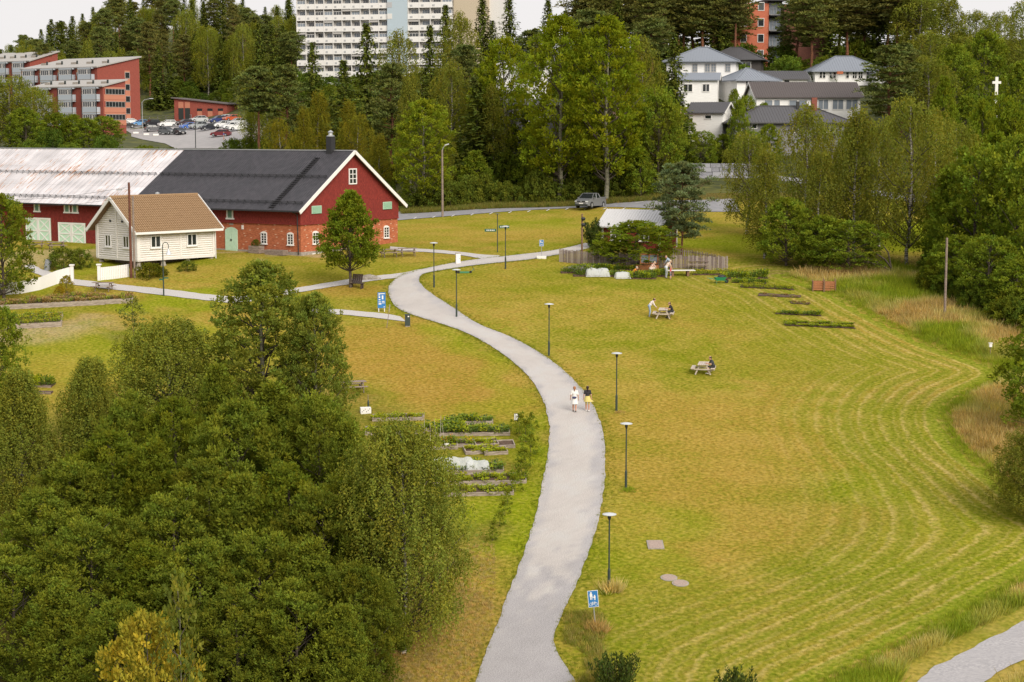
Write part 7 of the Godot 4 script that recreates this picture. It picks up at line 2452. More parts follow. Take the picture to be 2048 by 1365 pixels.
# ---- people ----------------------------------------------------------------
# bones: from, to, radius, radius, colour; joined by a smooth minimum and meshed as surface nets
func flesh(bones: Array, cell_size := 0.026) -> MB:
	var lo := Vector3.INF
	var hi := -Vector3.INF
	for q in bones:
		var r := maxf(q[2], q[3]) + 0.06
		lo = lo.min(q[0] - Vector3.ONE * r).min(q[1] - Vector3.ONE * r)
		hi = hi.max(q[0] + Vector3.ONE * r).max(q[1] + Vector3.ONE * r)
	var n := Vector3i(((hi - lo) / cell_size).ceil()) + Vector3i.ONE
	var f := PackedFloat32Array()
	f.resize(n.x * n.y * n.z)
	f.fill(1.0)
	var near := PackedFloat32Array()
	near.resize(f.size())
	near.fill(9.0)
	var who := PackedByteArray()
	who.resize(f.size())
	for bi in bones.size():
		var q: Array = bones[bi]
		var a: Vector3 = q[0]
		var d: Vector3 = q[1] - a
		var dd := maxf(d.length_squared(), 1e-6)
		var r0: float = q[2]
		var r1: float = q[3]
		var m := Vector3.ONE * (maxf(r0, r1) + 0.055)
		var i0 := Vector3i(((a.min(q[1]) - m - lo) / cell_size).floor()).max(Vector3i.ZERO)
		var i1 := Vector3i(((a.max(q[1]) + m - lo) / cell_size).ceil()).min(n - Vector3i.ONE)
		for z in range(i0.z, i1.z + 1):
			for y in range(i0.y, i1.y + 1):
				var at := (z * n.y + y) * n.x
				for x in range(i0.x, i1.x + 1):
					var p := lo + Vector3(x, y, z) * cell_size - a
					var t := clampf(p.dot(d) / dd, 0.0, 1.0)
					var s := (p - d * t).length() - lerpf(r0, r1, t)
					var o := f[at + x]
					var h := maxf(0.03 - absf(o - s), 0.0) / 0.03
					f[at + x] = minf(o, s) - h * h * 0.0075
					if s < near[at + x]:
						near[at + x] = s
						who[at + x] = bi
	var index := {}
	var pts := PackedVector3Array()
	var cols := PackedColorArray()
	var corner := [0, 1, n.x, n.x + 1, n.x * n.y, n.x * n.y + 1, n.x * n.y + n.x, n.x * n.y + n.x + 1]
	for z in n.z - 1:
		for y in n.y - 1:
			for x in n.x - 1:
				var at := (z * n.y + y) * n.x + x
				var mask := 0
				for k in 8:
					if f[at + corner[k]] < 0.0:
						mask |= 1 << k
				if mask == 0 or mask == 255:
					continue
				var sum := Vector3.ZERO
				var cnt := 0
				for e in [[0, 1], [2, 3], [4, 5], [6, 7], [0, 2], [1, 3], [4, 6], [5, 7], [0, 4], [1, 5], [2, 6], [3, 7]]:
					var fa := f[at + corner[e[0]]]
					var fb := f[at + corner[e[1]]]
					if (fa < 0.0) != (fb < 0.0):
						var pa := Vector3(e[0] & 1, (e[0] >> 1) & 1, e[0] >> 2)
						var pb := Vector3(e[1] & 1, (e[1] >> 1) & 1, e[1] >> 2)
						sum += pa.lerp(pb, fa / (fa - fb))
						cnt += 1
				index[at] = pts.size()
				pts.append(lo + (Vector3(x, y, z) + sum / cnt) * cell_size)
				cols.append(bones[who[at]][4])
	var b := MB.new()
	var step := [1, n.x, n.x * n.y]
	for at in index:
		for ax in 3:
			var u: int = step[(ax + 1) % 3]
			var w: int = step[(ax + 2) % 3]
			var fa := f[at]
			var fb: float = f[at + step[ax]]
			if (fa < 0.0) == (fb < 0.0):
				continue
			if not (index.has(at - u) and index.has(at - w) and index.has(at - u - w)):
				continue
			var q := [index[at], index[at - u], index[at - u - w], index[at - w]]
			if fa < 0.0:
				q = [q[3], q[2], q[1], q[0]]
			b.col = cols[q[0]]
			b.quad(pts[q[0]], pts[q[1]], pts[q[2]], pts[q[3]])
	# soft normals
	var sums := {}
	for i in b.v.size():
		var key := Vector3i((b.v[i] * 2000.0).round())
		sums[key] = sums.get(key, Vector3.ZERO) + b.n[i]
	for i in b.v.size():
		b.n[i] = sums[Vector3i((b.v[i] * 2000.0).round())].normalized()
	return b

# o: joints in metres, facing +x; skin, top, legs, shoe colours
func person(label: String, at: Vector3, turn: float, o: Dictionary) -> Node3D:
	var t := thing("person", label, "person", at, turn)
	var j: Dictionary = o.j
	var skin: Color = o.get("skin", Color(0.50, 0.29, 0.20))
	var top: Color = o.top
	var low: Color = o.low
	var calf: Color = o.get("calf", low)
	var shoe: Color = o.get("shoe", Color(0.05, 0.05, 0.05))
	var fore: Color = o.get("fore", skin)
	var s: float = o.get("size", 1.0)
	var up: Vector3 = (j.neck - j.pelvis).normalized()
	var bones := []
	var chest: Vector3 = j.pelvis.lerp(j.neck, 0.62)
	var waist: Vector3 = j.pelvis.lerp(j.neck, 0.30)
	var side: Vector3 = (j.sr - j.sl) * 0.5
	bones.append([j.pelvis - side * 0.32, j.pelvis + side * 0.32, 0.125, 0.125, low])
	bones.append([waist - side * 0.2, waist + side * 0.2, 0.115, 0.115, top])
	bones.append([j.pelvis, chest, 0.115, 0.125, top])
	bones.append([chest - side * 0.38, chest + side * 0.38, 0.12, 0.12, top])
	bones.append([j.sl, j.sr, 0.062, 0.062, top])
	bones.append([chest, j.neck, 0.11, 0.055, top])
	bones.append([j.neck - up * 0.02, j.head, 0.052, 0.055, skin])
	bones.append([j.head - Vector3(0, 0.05, 0), j.head + Vector3(-0.012, 0.055, 0), 0.078, 0.092, skin])
	bones.append([j.head + Vector3(0.02, -0.075, 0), j.head + Vector3(0.045, -0.06, 0), 0.05, 0.045, skin])
	for k in ["l", "r"]:
		bones.append([j["s" + k], j["e" + k].lerp(j["s" + k], 0.25), 0.055, 0.048, top])
		bones.append([j["s" + k].lerp(j["e" + k], 0.6), j["e" + k], 0.046, 0.042, fore if o.get("short", true) else top])
		bones.append([j["e" + k], j["w" + k], 0.041, 0.028, fore])
		bones.append([j["h" + k], j["k" + k], 0.088, 0.062, low])
		bones.append([j["k" + k], j["k" + k].lerp(j["a" + k], 0.4), 0.060, 0.056, calf])
		bones.append([j["k" + k].lerp(j["a" + k], 0.35), j["a" + k], 0.056, 0.038, calf])
		bones.append([j["a" + k] - Vector3(0.04, 0.035, 0), j["a" + k] + Vector3(0.15, -0.045, 0), 0.040, 0.034, shoe])
		var dir: Vector3 = (j["w" + k] - j["e" + k]).normalized()
		bones.append([j["w" + k], j["w" + k] + dir * 0.06, 0.03, 0.034, skin])
	var b := flesh(bones)
	b.col = skin
	for k in ["l", "r"]:
		var dir: Vector3 = (j["w" + k] - j["e" + k]).normalized()
		var across := dir.cross(Vector3(0.3, 0.2, 1)).normalized()
		var palm: Vector3 = j["w" + k] + dir * 0.07
		for e in 4:
			var root := palm + across * (-0.027 + e * 0.018)
			var mid: Vector3 = root + dir * [0.036, 0.042, 0.04, 0.03][e] + dir.cross(across) * 0.006
			b.tube(root - dir * 0.02, mid, 0.0095, 0.009, 5)
			b.tube(mid, mid + dir * 0.03 + dir.cross(across) * 0.014, 0.009, 0.0075, 5)
		var th := palm - dir * 0.035 + across * 0.03
		b.tube(th, th + across * 0.025 + dir * 0.025, 0.011, 0.01, 5)
		b.tube(th + across * 0.025 + dir * 0.025, th + across * 0.03 + dir * 0.052, 0.01, 0.008, 5)
	# nose, ears, eyes and mouth
	var hd: Vector3 = j.head
	b.tube(hd + Vector3(0.085, 0.015, 0), hd + Vector3(0.108, -0.022, 0), 0.008, 0.014, 5)
	for k in [-1, 1]:
		b.ball(hd + Vector3(-0.005, -0.005, k * 0.088), Vector3(0.022, 0.032, 0.012), 6)
	b.col = Color(0.03, 0.02, 0.02)
	for k in [-1, 1]:
		b.ball(hd + Vector3(0.082, 0.018, k * 0.032), Vector3(0.008, 0.007, 0.011), 6)
	b.col = Color(0.35, 0.10, 0.09)
	b.ball(hd + Vector3(0.082, -0.062, 0), Vector3(0.01, 0.007, 0.022), 6)
	part("body", b, M.cloth, t)
	var hair: Color = o.get("hair", Color(0.03, 0.02, 0.015))
	var hb := MB.new()
	hb.col = hair
	if o.get("bald", false):
		hb.ball(hd + Vector3(-0.055, -0.02, 0), Vector3(0.055, 0.06, 0.088), 10)
	else:
		hb.ball(hd + Vector3(-0.022, 0.042, 0), Vector3(0.105, 0.098, 0.103), 12)
		hb.ball(hd + Vector3(-0.06, -0.01, 0), Vector3(0.06, 0.08, 0.088), 10)
	if o.has("tail"):
		hb.path([hd + Vector3(-0.10, 0.05, 0), hd + Vector3(-0.15, -0.06, 0.01), hd + Vector3(-0.13, -0.06 - o.tail, 0.02)], 0.045, 0.02, 7)
	part("hair", hb, M.cloth, t)
	t.scale = Vector3.ONE * s
	return t

func standing(stride := 0.14) -> Dictionary:
	return {"pelvis": Vector3(0, 0.95, 0), "neck": Vector3(0.02, 1.46, 0), "head": Vector3(0.045, 1.60, 0), "sl": Vector3(0, 1.40, -0.17), "sr": Vector3(0, 1.40, 0.17), "el": Vector3(-0.03, 1.13, -0.24), "er": Vector3(-0.05, 1.13, 0.24), "wl": Vector3(0.06, 0.90, -0.27), "wr": Vector3(0.0, 0.89, 0.27), "hl": Vector3(0, 0.90, -0.09), "hr": Vector3(0, 0.90, 0.09), "kl": Vector3(0.05 + stride * 0.4, 0.49, -0.09), "kr": Vector3(0.03 - stride * 0.2, 0.49, 0.09), "al": Vector3(stride, 0.09, -0.09), "ar": Vector3(-stride, 0.10, 0.09)}

func sitting() -> Dictionary:      # seat at 0.46
	return {"pelvis": Vector3(0, 0.57, 0), "neck": Vector3(0.18, 1.04, 0), "head": Vector3(0.26, 1.16, 0), "sl": Vector3(0.15, 0.98, -0.17), "sr": Vector3(0.15, 0.98, 0.17), "el": Vector3(0.26, 0.74, -0.24), "er": Vector3(0.26, 0.74, 0.24), "wl": Vector3(0.48, 0.78, -0.14), "wr": Vector3(0.48, 0.78, 0.12), "hl": Vector3(0.02, 0.54, -0.09), "hr": Vector3(0.02, 0.54, 0.09), "kl": Vector3(0.43, 0.53, -0.10), "kr": Vector3(0.43, 0.53, 0.10), "al": Vector3(0.34, 0.09, -0.10), "ar": Vector3(0.40, 0.09, 0.10)}

func stooping() -> Dictionary:
	return {"pelvis": Vector3(-0.05, 0.94, 0), "neck": Vector3(0.26, 1.34, 0), "head": Vector3(0.38, 1.43, 0), "sl": Vector3(0.22, 1.28, -0.17), "sr": Vector3(0.22, 1.28, 0.17), "el": Vector3(0.34, 1.02, -0.20), "er": Vector3(0.34, 1.02, 0.20), "wl": Vector3(0.50, 0.86, -0.13), "wr": Vector3(0.50, 0.86, 0.13), "hl": Vector3(-0.05, 0.89, -0.09), "hr": Vector3(-0.05, 0.89, 0.09), "kl": Vector3(0.02, 0.49, -0.10), "kr": Vector3(0.02, 0.49, 0.10), "al": Vector3(-0.03, 0.09, -0.11), "ar": Vector3(-0.05, 0.09, 0.11)}

func crouching() -> Dictionary:
	return {"pelvis": Vector3(-0.12, 0.38, 0), "neck": Vector3(0.20, 0.80, 0), "head": Vector3(0.33, 0.90, 0), "sl": Vector3(0.16, 0.74, -0.17), "sr": Vector3(0.16, 0.74, 0.17), "el": Vector3(0.36, 0.52, -0.2), "er": Vector3(0.36, 0.52, 0.2), "wl": Vector3(0.52, 0.34, -0.12), "wr": Vector3(0.50, 0.34, 0.12), "hl": Vector3(-0.10, 0.36, -0.09), "hr": Vector3(-0.10, 0.36, 0.09), "kl": Vector3(0.26, 0.50, -0.14), "kr": Vector3(0.26, 0.46, 0.14), "al": Vector3(0.02, 0.09, -0.12), "ar": Vector3(-0.02, 0.09, 0.12)}

func make_people() -> void:
	M.cloth = vmat(0.85)
	var away := face_to(hit(1160, 826), hit(1100, 740))
	var white := Color(0.72, 0.70, 0.68)
	var a := person("woman-length white dress, walking away with a dark hip bag", hit(1149, 826) + Vector3(0, 0.05, 0), away - 0.25, {"j": standing(0.12), "top": white, "low": white, "calf": Color(0.50, 0.27, 0.18), "hair": Color(0.32, 0.14, 0.06), "tail": 0.12, "shoe": Color(0.04, 0.03, 0.03)})
	a.set_meta("label", "person in a white dress with a dark hip bag, walking on the gravel path")
	var sk := MB.new()
	sk.col = white
	sk.lathe(Vector3.ZERO, [[0.25, 0.56], [0.20, 0.80], [0.155, 1.02], [0.13, 1.10]], 14)
	for i in sk.v.size():
		sk.v[i].x *= 0.8
	part("skirt", sk, M.cloth, a)
	var bag := MB.new()
	bag.col = Color(0.05, 0.05, 0.12)
	bag.ball(Vector3(-0.17, 1.0, 0), Vector3(0.07, 0.075, 0.16), 10)
	part("hip_bag", bag, M.cloth, a)
	var b := person("person in a black top with a yellow jacket round the hips, walking on the path", hit(1175, 825) + Vector3(0, 0.05, 0), away - 0.2, {"j": standing(0.10), "top": Color(0.025, 0.02, 0.025), "low": Color(0.56, 0.46, 0.16), "calf": Color(0.48, 0.25, 0.17), "hair": Color(0.025, 0.012, 0.01), "tail": 0.22, "shoe": white})
	sk = MB.new()
	sk.col = Color(0.60, 0.50, 0.17)
	sk.lathe(Vector3.ZERO, [[0.26, 0.68], [0.22, 0.86], [0.16, 1.06]], 12)
	for i in sk.v.size():
		sk.v[i].x *= 0.82
		if sk.v[i].z > 0.12 and sk.v[i].y < 0.75:
			sk.v[i].z += 0.16
	part("jacket", sk, M.cloth, b)
	# by the picnic tables: the seats are at the tables' long sides
	var t1 := hit(1327, 636)
	person("person in a white shirt and jeans stooping over the picnic table", t1 + Basis(Vector3.UP, deg_to_rad(82)) * Vector3(0.2, 0.0, -1.12), 0.1, {"j": stooping(), "top": Color(0.72, 0.64, 0.62), "low": Color(0.28, 0.36, 0.46), "hair": Color(0.02, 0.015, 0.012), "shoe": Color(0.3, 0.25, 0.2), "fore": Color(0.72, 0.64, 0.62), "short": false})
	person("person in a black shirt sitting at the picnic table, arms on its top", t1 + Basis(Vector3.UP, deg_to_rad(82)) * Vector3(0.1, 0.0, 0.72), PI + 0.12, {"j": sitting(), "top": Color(0.02, 0.02, 0.022), "low": Color(0.025, 0.025, 0.028), "hair": Color(0.06, 0.03, 0.02)})
	var t2 := hit(1407, 747)
	person("person in dark clothes and white socks sitting alone at the pale picnic table", t2 + Basis(Vector3.UP, deg_to_rad(80)) * Vector3(-0.25, 0.0, 0.74), PI + 0.15, {"j": sitting(), "top": Color(0.045, 0.05, 0.055), "low": Color(0.02, 0.02, 0.022), "calf": Color(0.48, 0.29, 0.2), "hair": Color(0.03, 0.02, 0.018), "shoe": Color(0.65, 0.63, 0.6)})
	# in the vegetable garden
	person("person in a pale pink shirt and light jeans standing by the white-covered table", hit(1333, 557), 0.35, {"j": stooping(), "top": Color(0.66, 0.52, 0.42), "low": Color(0.52, 0.56, 0.60), "hair": Color(0.5, 0.42, 0.32), "shoe": Color(0.2, 0.15, 0.12), "size": 1.05})
	person("person in a blue checked shirt bending by the picket fence", hit(1340, 546), PI - 0.3, {"j": stooping(), "top": Color(0.30, 0.36, 0.46), "low": Color(0.03, 0.035, 0.05), "hair": Color(0.36, 0.2, 0.13), "bald": true, "short": false, "fore": Color(0.30, 0.36, 0.46)})
	person("small child in a red shirt beside the white-covered table", hit(1341, 559), -0.2, {"j": standing(0.05), "top": Color(0.55, 0.09, 0.09), "low": Color(0.16, 0.16, 0.22), "calf": Color(0.55, 0.33, 0.24), "hair": Color(0.42, 0.27, 0.13), "size": 0.66})
	person("person in orange with a grey hat crouching between garden nets", hit(1267, 556), -0.1, {"j": crouching(), "top": Color(0.60, 0.22, 0.02), "low": Color(0.03, 0.03, 0.03), "hair": Color(0.40, 0.37, 0.34), "short": false, "fore": Color(0.6, 0.22, 0.02)})
	person("person in pale pink crouching beside the orange cold frame", hit(1303, 546), 0.3, {"j": crouching(), "top": Color(0.66, 0.44, 0.36), "low": Color(0.6, 0.5, 0.44), "hair": Color(0.55, 0.42, 0.3)})
	person("person in a blue jacket walking past the maroon car", hit(447, 281), 0.4, {"j": standing(0.2), "top": Color(0.08, 0.12, 0.4), "low": Color(0.5, 0.28, 0.2), "hair": Color(0.4, 0.26, 0.12)})

func make_trees() -> void:
	var w: Array = K.willow
	var nb: Array = K.near_birch
	# the clump in the foreground
	var g1 := "trees of the clump beside the path"
	var kinds := [["willow_tree", "grey green willow with upright shoots in the thicket beside the path", M.leaf], ["alder_tree", "olive green alder in the thicket beside the path", M.leaf_olive], ["sallow_tree", "yellow green sallow in the thicket beside the path", M.leaf_light]]
	var no := 0
	for q in [[430, 96, 735, 190, 0], [335, 93, 800, 190, 2], [250, 94, 800, 170, 0], [540, 93, 772, 270, 0], [470, 89, 805, 240, 0], [625, 90, 800, 240, 0], [690, 86, 850, 190, 0], [205, 88, 868, 250, 2], [120, 86, 930, 230, 0], [295, 86, 885, 230, 2], [400, 84, 925, 260, 1], [340, 80, 990, 240, 0], [475, 80, 955, 250, 0], [565, 81, 935, 250, 2], [645, 79, 975, 240, 1], [725, 79, 985, 200, 0], [60, 82, 985, 230, 0], [170, 78, 1040, 240, 0], [265, 76, 1090, 240, 2], [385, 75, 1085, 250, 0], [505, 75, 1075, 250, 0], [615, 75, 1085, 250, 0], [705, 74, 1130, 210, 1], [5, 76, 1110, 230, 0], [100, 73, 1165, 240, 0], [450, 72, 1185, 240, 1], [585, 72, 1180, 230, 0], [680, 71.5, 1215, 190, 0], [215, 71, 1205, 220, 0]]:
		var kd: Array = kinds[q[4]]
		tree(kd[0], w[no % 3], q[0], q[1], q[2], q[3], kd[2], M.bark, kd[1], g1)
		no += 1
	tree("birch_tree", nb[0], 330, 103, 635, 240, M.leaf, M.birch_bark, "weeping birch rising behind the willows, in front of the lawn", "")
	tree("birch_tree", nb[1], 175, 98, 712, 180, M.leaf, M.birch_bark, "slender olive birch with a pointed top beside the weeping birch", "")
	tree("birch_tree", nb[0], 800, 79, 835, 240, M.leaf, M.birch_bark, "birch with a white trunk at the edge of the thicket by the path", "")
	tree("poplar_tree", K.poplar[0], 520, 104, 522, 240, M.leaf_light, M.aspen_bark, "tall pale green poplar above the thicket", "")
	tree("poplar_tree", K.poplar[0], 628, 102, 585, 150, M.leaf_light, M.aspen_bark, "slim poplar leaning against the tall poplar of the thicket", "")
	tree("birch_tree", nb[1], 25, 96, 735, 190, M.leaf, M.birch_bark, "narrow birch standing apart from the thicket, beside a flower bed", "")
	plant("autumn_bush", K.yellow[0], stand(272, 66), top_height(272, 1225, 66) - stand(272, 66).y, 4.6, M.leaf, M.bark, "yellowing birch bush in front of the dark willows", "bush")
	tree("aspen_sapling", K.sapling[0], 340, 65.5, 1150, 90, M.leaf_light, M.aspen_bark, "pale aspen sapling with reddish top behind the yellowing bush", "")
	tree("rowan_tree", K.leafy[1], 5, 148, 388, 140, M.leaf_olive, M.bark, "olive rowan tree by the white board fence", "")
	tree("rowan_tree", K.leafy[0], -18, 116, 610, 120, M.leaf, M.bark, "tree whose branch tip reaches over the raised beds", "")
	tree("young_tree", K.sapling[0], 258, -hit(258, 690).z, 592, 52, M.leaf, M.bark, "young staked tree on the lawn below the gravel path", "")
	var mp := hit(702, 575)
	plant("maple_tree", K.maple[0], mp, top_height(702, 385, -mp.z) - mp.y, 150.0 / F * -mp.z, M.leaf, M.bark, "round maple with reddish leaf tips in front of the barn gable", "tree")
	make_forest()
	make_right_trees()

func make_forest() -> void:
	var P: Array = K.pine
	var S: Array = K.spruce
	var B: Array = K.birch
	var A: Array = K.aspen
	var L: Array = K.leafy
	# named trees between the barn and the houses: kind, px, distance, top, width, leaf
	var g := "trees along the road behind the barn"
	for q in [["spruce", S[0], 630, 300, 82, 70], ["spruce", S[1], 690, 262, 118, 84], ["spruce", S[2], 737, 272, 44, 90], ["spruce", S[0], 862, 290, 48, 66], ["spruce", S[1], 893, 300, 8, 60], ["spruce", S[2], 966, 300, -4, 70], ["spruce", S[0], 1018, 296, -10, 66], ["spruce", S[1], 1095, 300, -2, 56], ["spruce", S[1], 1345, 232, 66, 76], ["spruce", S[0], 955, 228, 165, 100], ["spruce", S[2], 1060, 230, 210, 100]]:
		tree("spruce_tree", q[1], q[2], q[3], q[4], q[5] * 1.3, M.needle, M.bark, "dark green spruce of the wood between barn and white houses", g)
	for q in [[520, 300, 135, 84], [577, 298, 130, 84], [785, 246, 128, 96], [930, 262, 90, 80], [1065, 262, 60, 80], [1180, 262, 20, 90], [1300, 262, 40, 84]]:
		tree("pine_tree", P[(q[0] / 5) % 3], q[0], q[1], q[2], q[3], M.needle_blue, M.pine_bark, "blue green pine of the wood between barn and white houses", g)
	for q in [[800, 282, 58, 92], [920, 270, 22, 92], [1280, 228, 70, 92], [640, 245, 182, 90], [560, 238, 236, 80], [720, 236, 226, 70], [760, 226, 268, 80], [820, 236, 150, 80], [880, 222, 230, 90], [610, 240, 215, 70], [1320, 218, 190, 90], [905, 236, 120, 100], [985, 228, 170, 90], [1150, 234, 110, 100], [1265, 228, 150, 90], [700, 240, 200, 80]]:
		tree("birch_tree", B[q[0] % 3], q[0], q[1], q[2], q[3], M.leaf_yellow if q[0] < 780 and q[0] > 550 else M.leaf_olive, M.birch_bark, "yellowish birch of the wood between barn and white houses", g)
	tree("aspen_tree", A[1], 846, 217, 196, 116, M.leaf, M.aspen_bark, "bright green young aspen beside the wooden street lamp")
	tree("aspen_tree", A[1], 1003, 232, 72, 120, M.leaf_light, M.aspen_bark, "bright aspen between two spruces above the road")
	tree("aspen_tree", A[0], 1118, 216, 28, 160, M.leaf_light, M.aspen_bark, "tallest light green aspen with a pale bare trunk by the road")
	tree("aspen_tree", A[0], 1214, 214, 30, 165, M.leaf_light, M.aspen_bark, "tall light green aspen with a thick trunk behind the pickup")
	for q in [[1165, 224, 90, 120], [1245, 222, 140, 100], [1320, 216, 175, 105], [1070, 222, 240, 100], [950, 220, 300, 100], [1280, 214, 290, 80]]:
		tree("leafy_tree", L[q[0] % 3], q[0], q[1], q[2], q[3], M.leaf, M.bark, "broadleaf tree in the undergrowth of the wood by the road", g)
	# undergrowth along the road
	for i in 34:
		var px := 822.0 + i * 15.0 + rng.randf_range(-5, 5)
		var d := 215.5 + rng.randf_range(0, 5)
		plant("bush", K.bush[i % 3], stand(px, d), rng.randf_range(2.0, 4.2), rng.randf_range(3.0, 5.0), [M.leaf, M.leaf, M.leaf][i % 3], M.bark, "wild bush at the foot of the wood along the road", "bush", "bushes of the wood's edge")
	# hill of conifers behind the brick flats
	var sky_line := [[-40, 115], [0, 105], [25, 70], [60, 62], [90, 60], [118, 20], [150, 28], [185, 10], [215, -12], [300, -30], [600, -30], [1000, -30]]
	var g2 := "trees of the wooded hill behind the brick flats"
	var i := 0
	for row in 5:
		var d := 432.0 + row * 34.0
		var px := -45.0 + row * 9.0
		while px < 600.0 - row * 2.0:
			var k := 0
			while k < sky_line.size() - 2 and px > sky_line[k + 1][0]:
				k += 1
			var line := lerpf(sky_line[k][1], sky_line[k + 1][1], clampf((px - sky_line[k][0]) / (sky_line[k + 1][0] - sky_line[k][0]), 0, 1))
			var at := stand(px, d + rng.randf_range(-12, 12))
			var h := rng.randf_range(13, 20)
			var top := top_height(px, line + rng.randf_range(0, 22), -at.z)
			h = minf(h, top - at.y)
			if h > 6.0 and not (row == 0 and px < 500):
				var kind := rng.randi() % 10
				i += 1
				if kind < 4:
					plant("spruce_tree", S[i % 3], at, h, h * rng.randf_range(0.36, 0.46), M.needle, M.bark, "dark spruce on the wooded hill behind the brick flats", "tree", g2)
				elif kind < 7:
					plant("pine_tree", P[i % 3], at, h, rng.randf_range(5.5, 7.5), [M.needle, M.needle_brown, M.needle_blue][i % 3], M.pine_bark, "brownish green pine on the wooded hill behind the brick flats", "tree", g2)
				else:
					plant("birch_tree", B[i % 3], at, h * 0.92, rng.randf_range(6.0, 8.0), [M.leaf, M.leaf_light][i % 2], M.birch_bark, "light green birch on the wooded hill behind the brick flats", "tree", g2)
			px += rng.randf_range(17, 27)
	# wooded slope between car park, tower and barn
	for row in 4:
		var px := 505.0 + row * 12.0
		while px < 1010.0:
			var d := 318.0 + row * 30.0 + rng.randf_range(-8, 8)
			var at := stand(px, d)
			var line := 120.0 if px < 590.0 else (185.0 if px < 830.0 else 130.0)
			var h := minf(rng.randf_range(9, 17), top_height(px, line + rng.randf_range(0, 50), d) - at.y)
			i += 1
			if h > 5.0 and not (px < 545.0 and d > 350.0):
				match i % 5:
					0, 1: plant("spruce_tree", S[i % 3], at, h, h * rng.randf_range(0.36, 0.46), M.needle, M.bark, "dark spruce on the slope below the tower block", "tree", "trees on the slope below the tower block")
					2, 3: plant("birch_tree", B[i % 3], at, h, rng.randf_range(5.0, 7.0), [M.leaf, M.leaf_yellow, M.leaf_light][i % 3], M.birch_bark, "light green birch on the slope below the tower block", "tree", "trees on the slope below the tower block")
					4: plant("pine_tree", P[i % 3], at, h, rng.randf_range(5.0, 7.0), M.needle_blue, M.pine_bark, "bushy pine on the slope below the tower block", "tree", "trees on the slope below the tower block")
			px += rng.randf_range(24, 38)
	# trees round the tower and the skyline between it and the pines
	var g3 := "trees on the ridge beside the tower block"
	for q in [[1040, 340, 70], [1130, 345, 20], [1160, 330, 30], [985, 350, 40], [1200, 340, 0]]:
		tree("spruce_tree", S[int(q[0]) % 3], q[0], q[1], q[2], 74, M.needle, M.bark, "spruce on the ridge beside the tower block", g3)

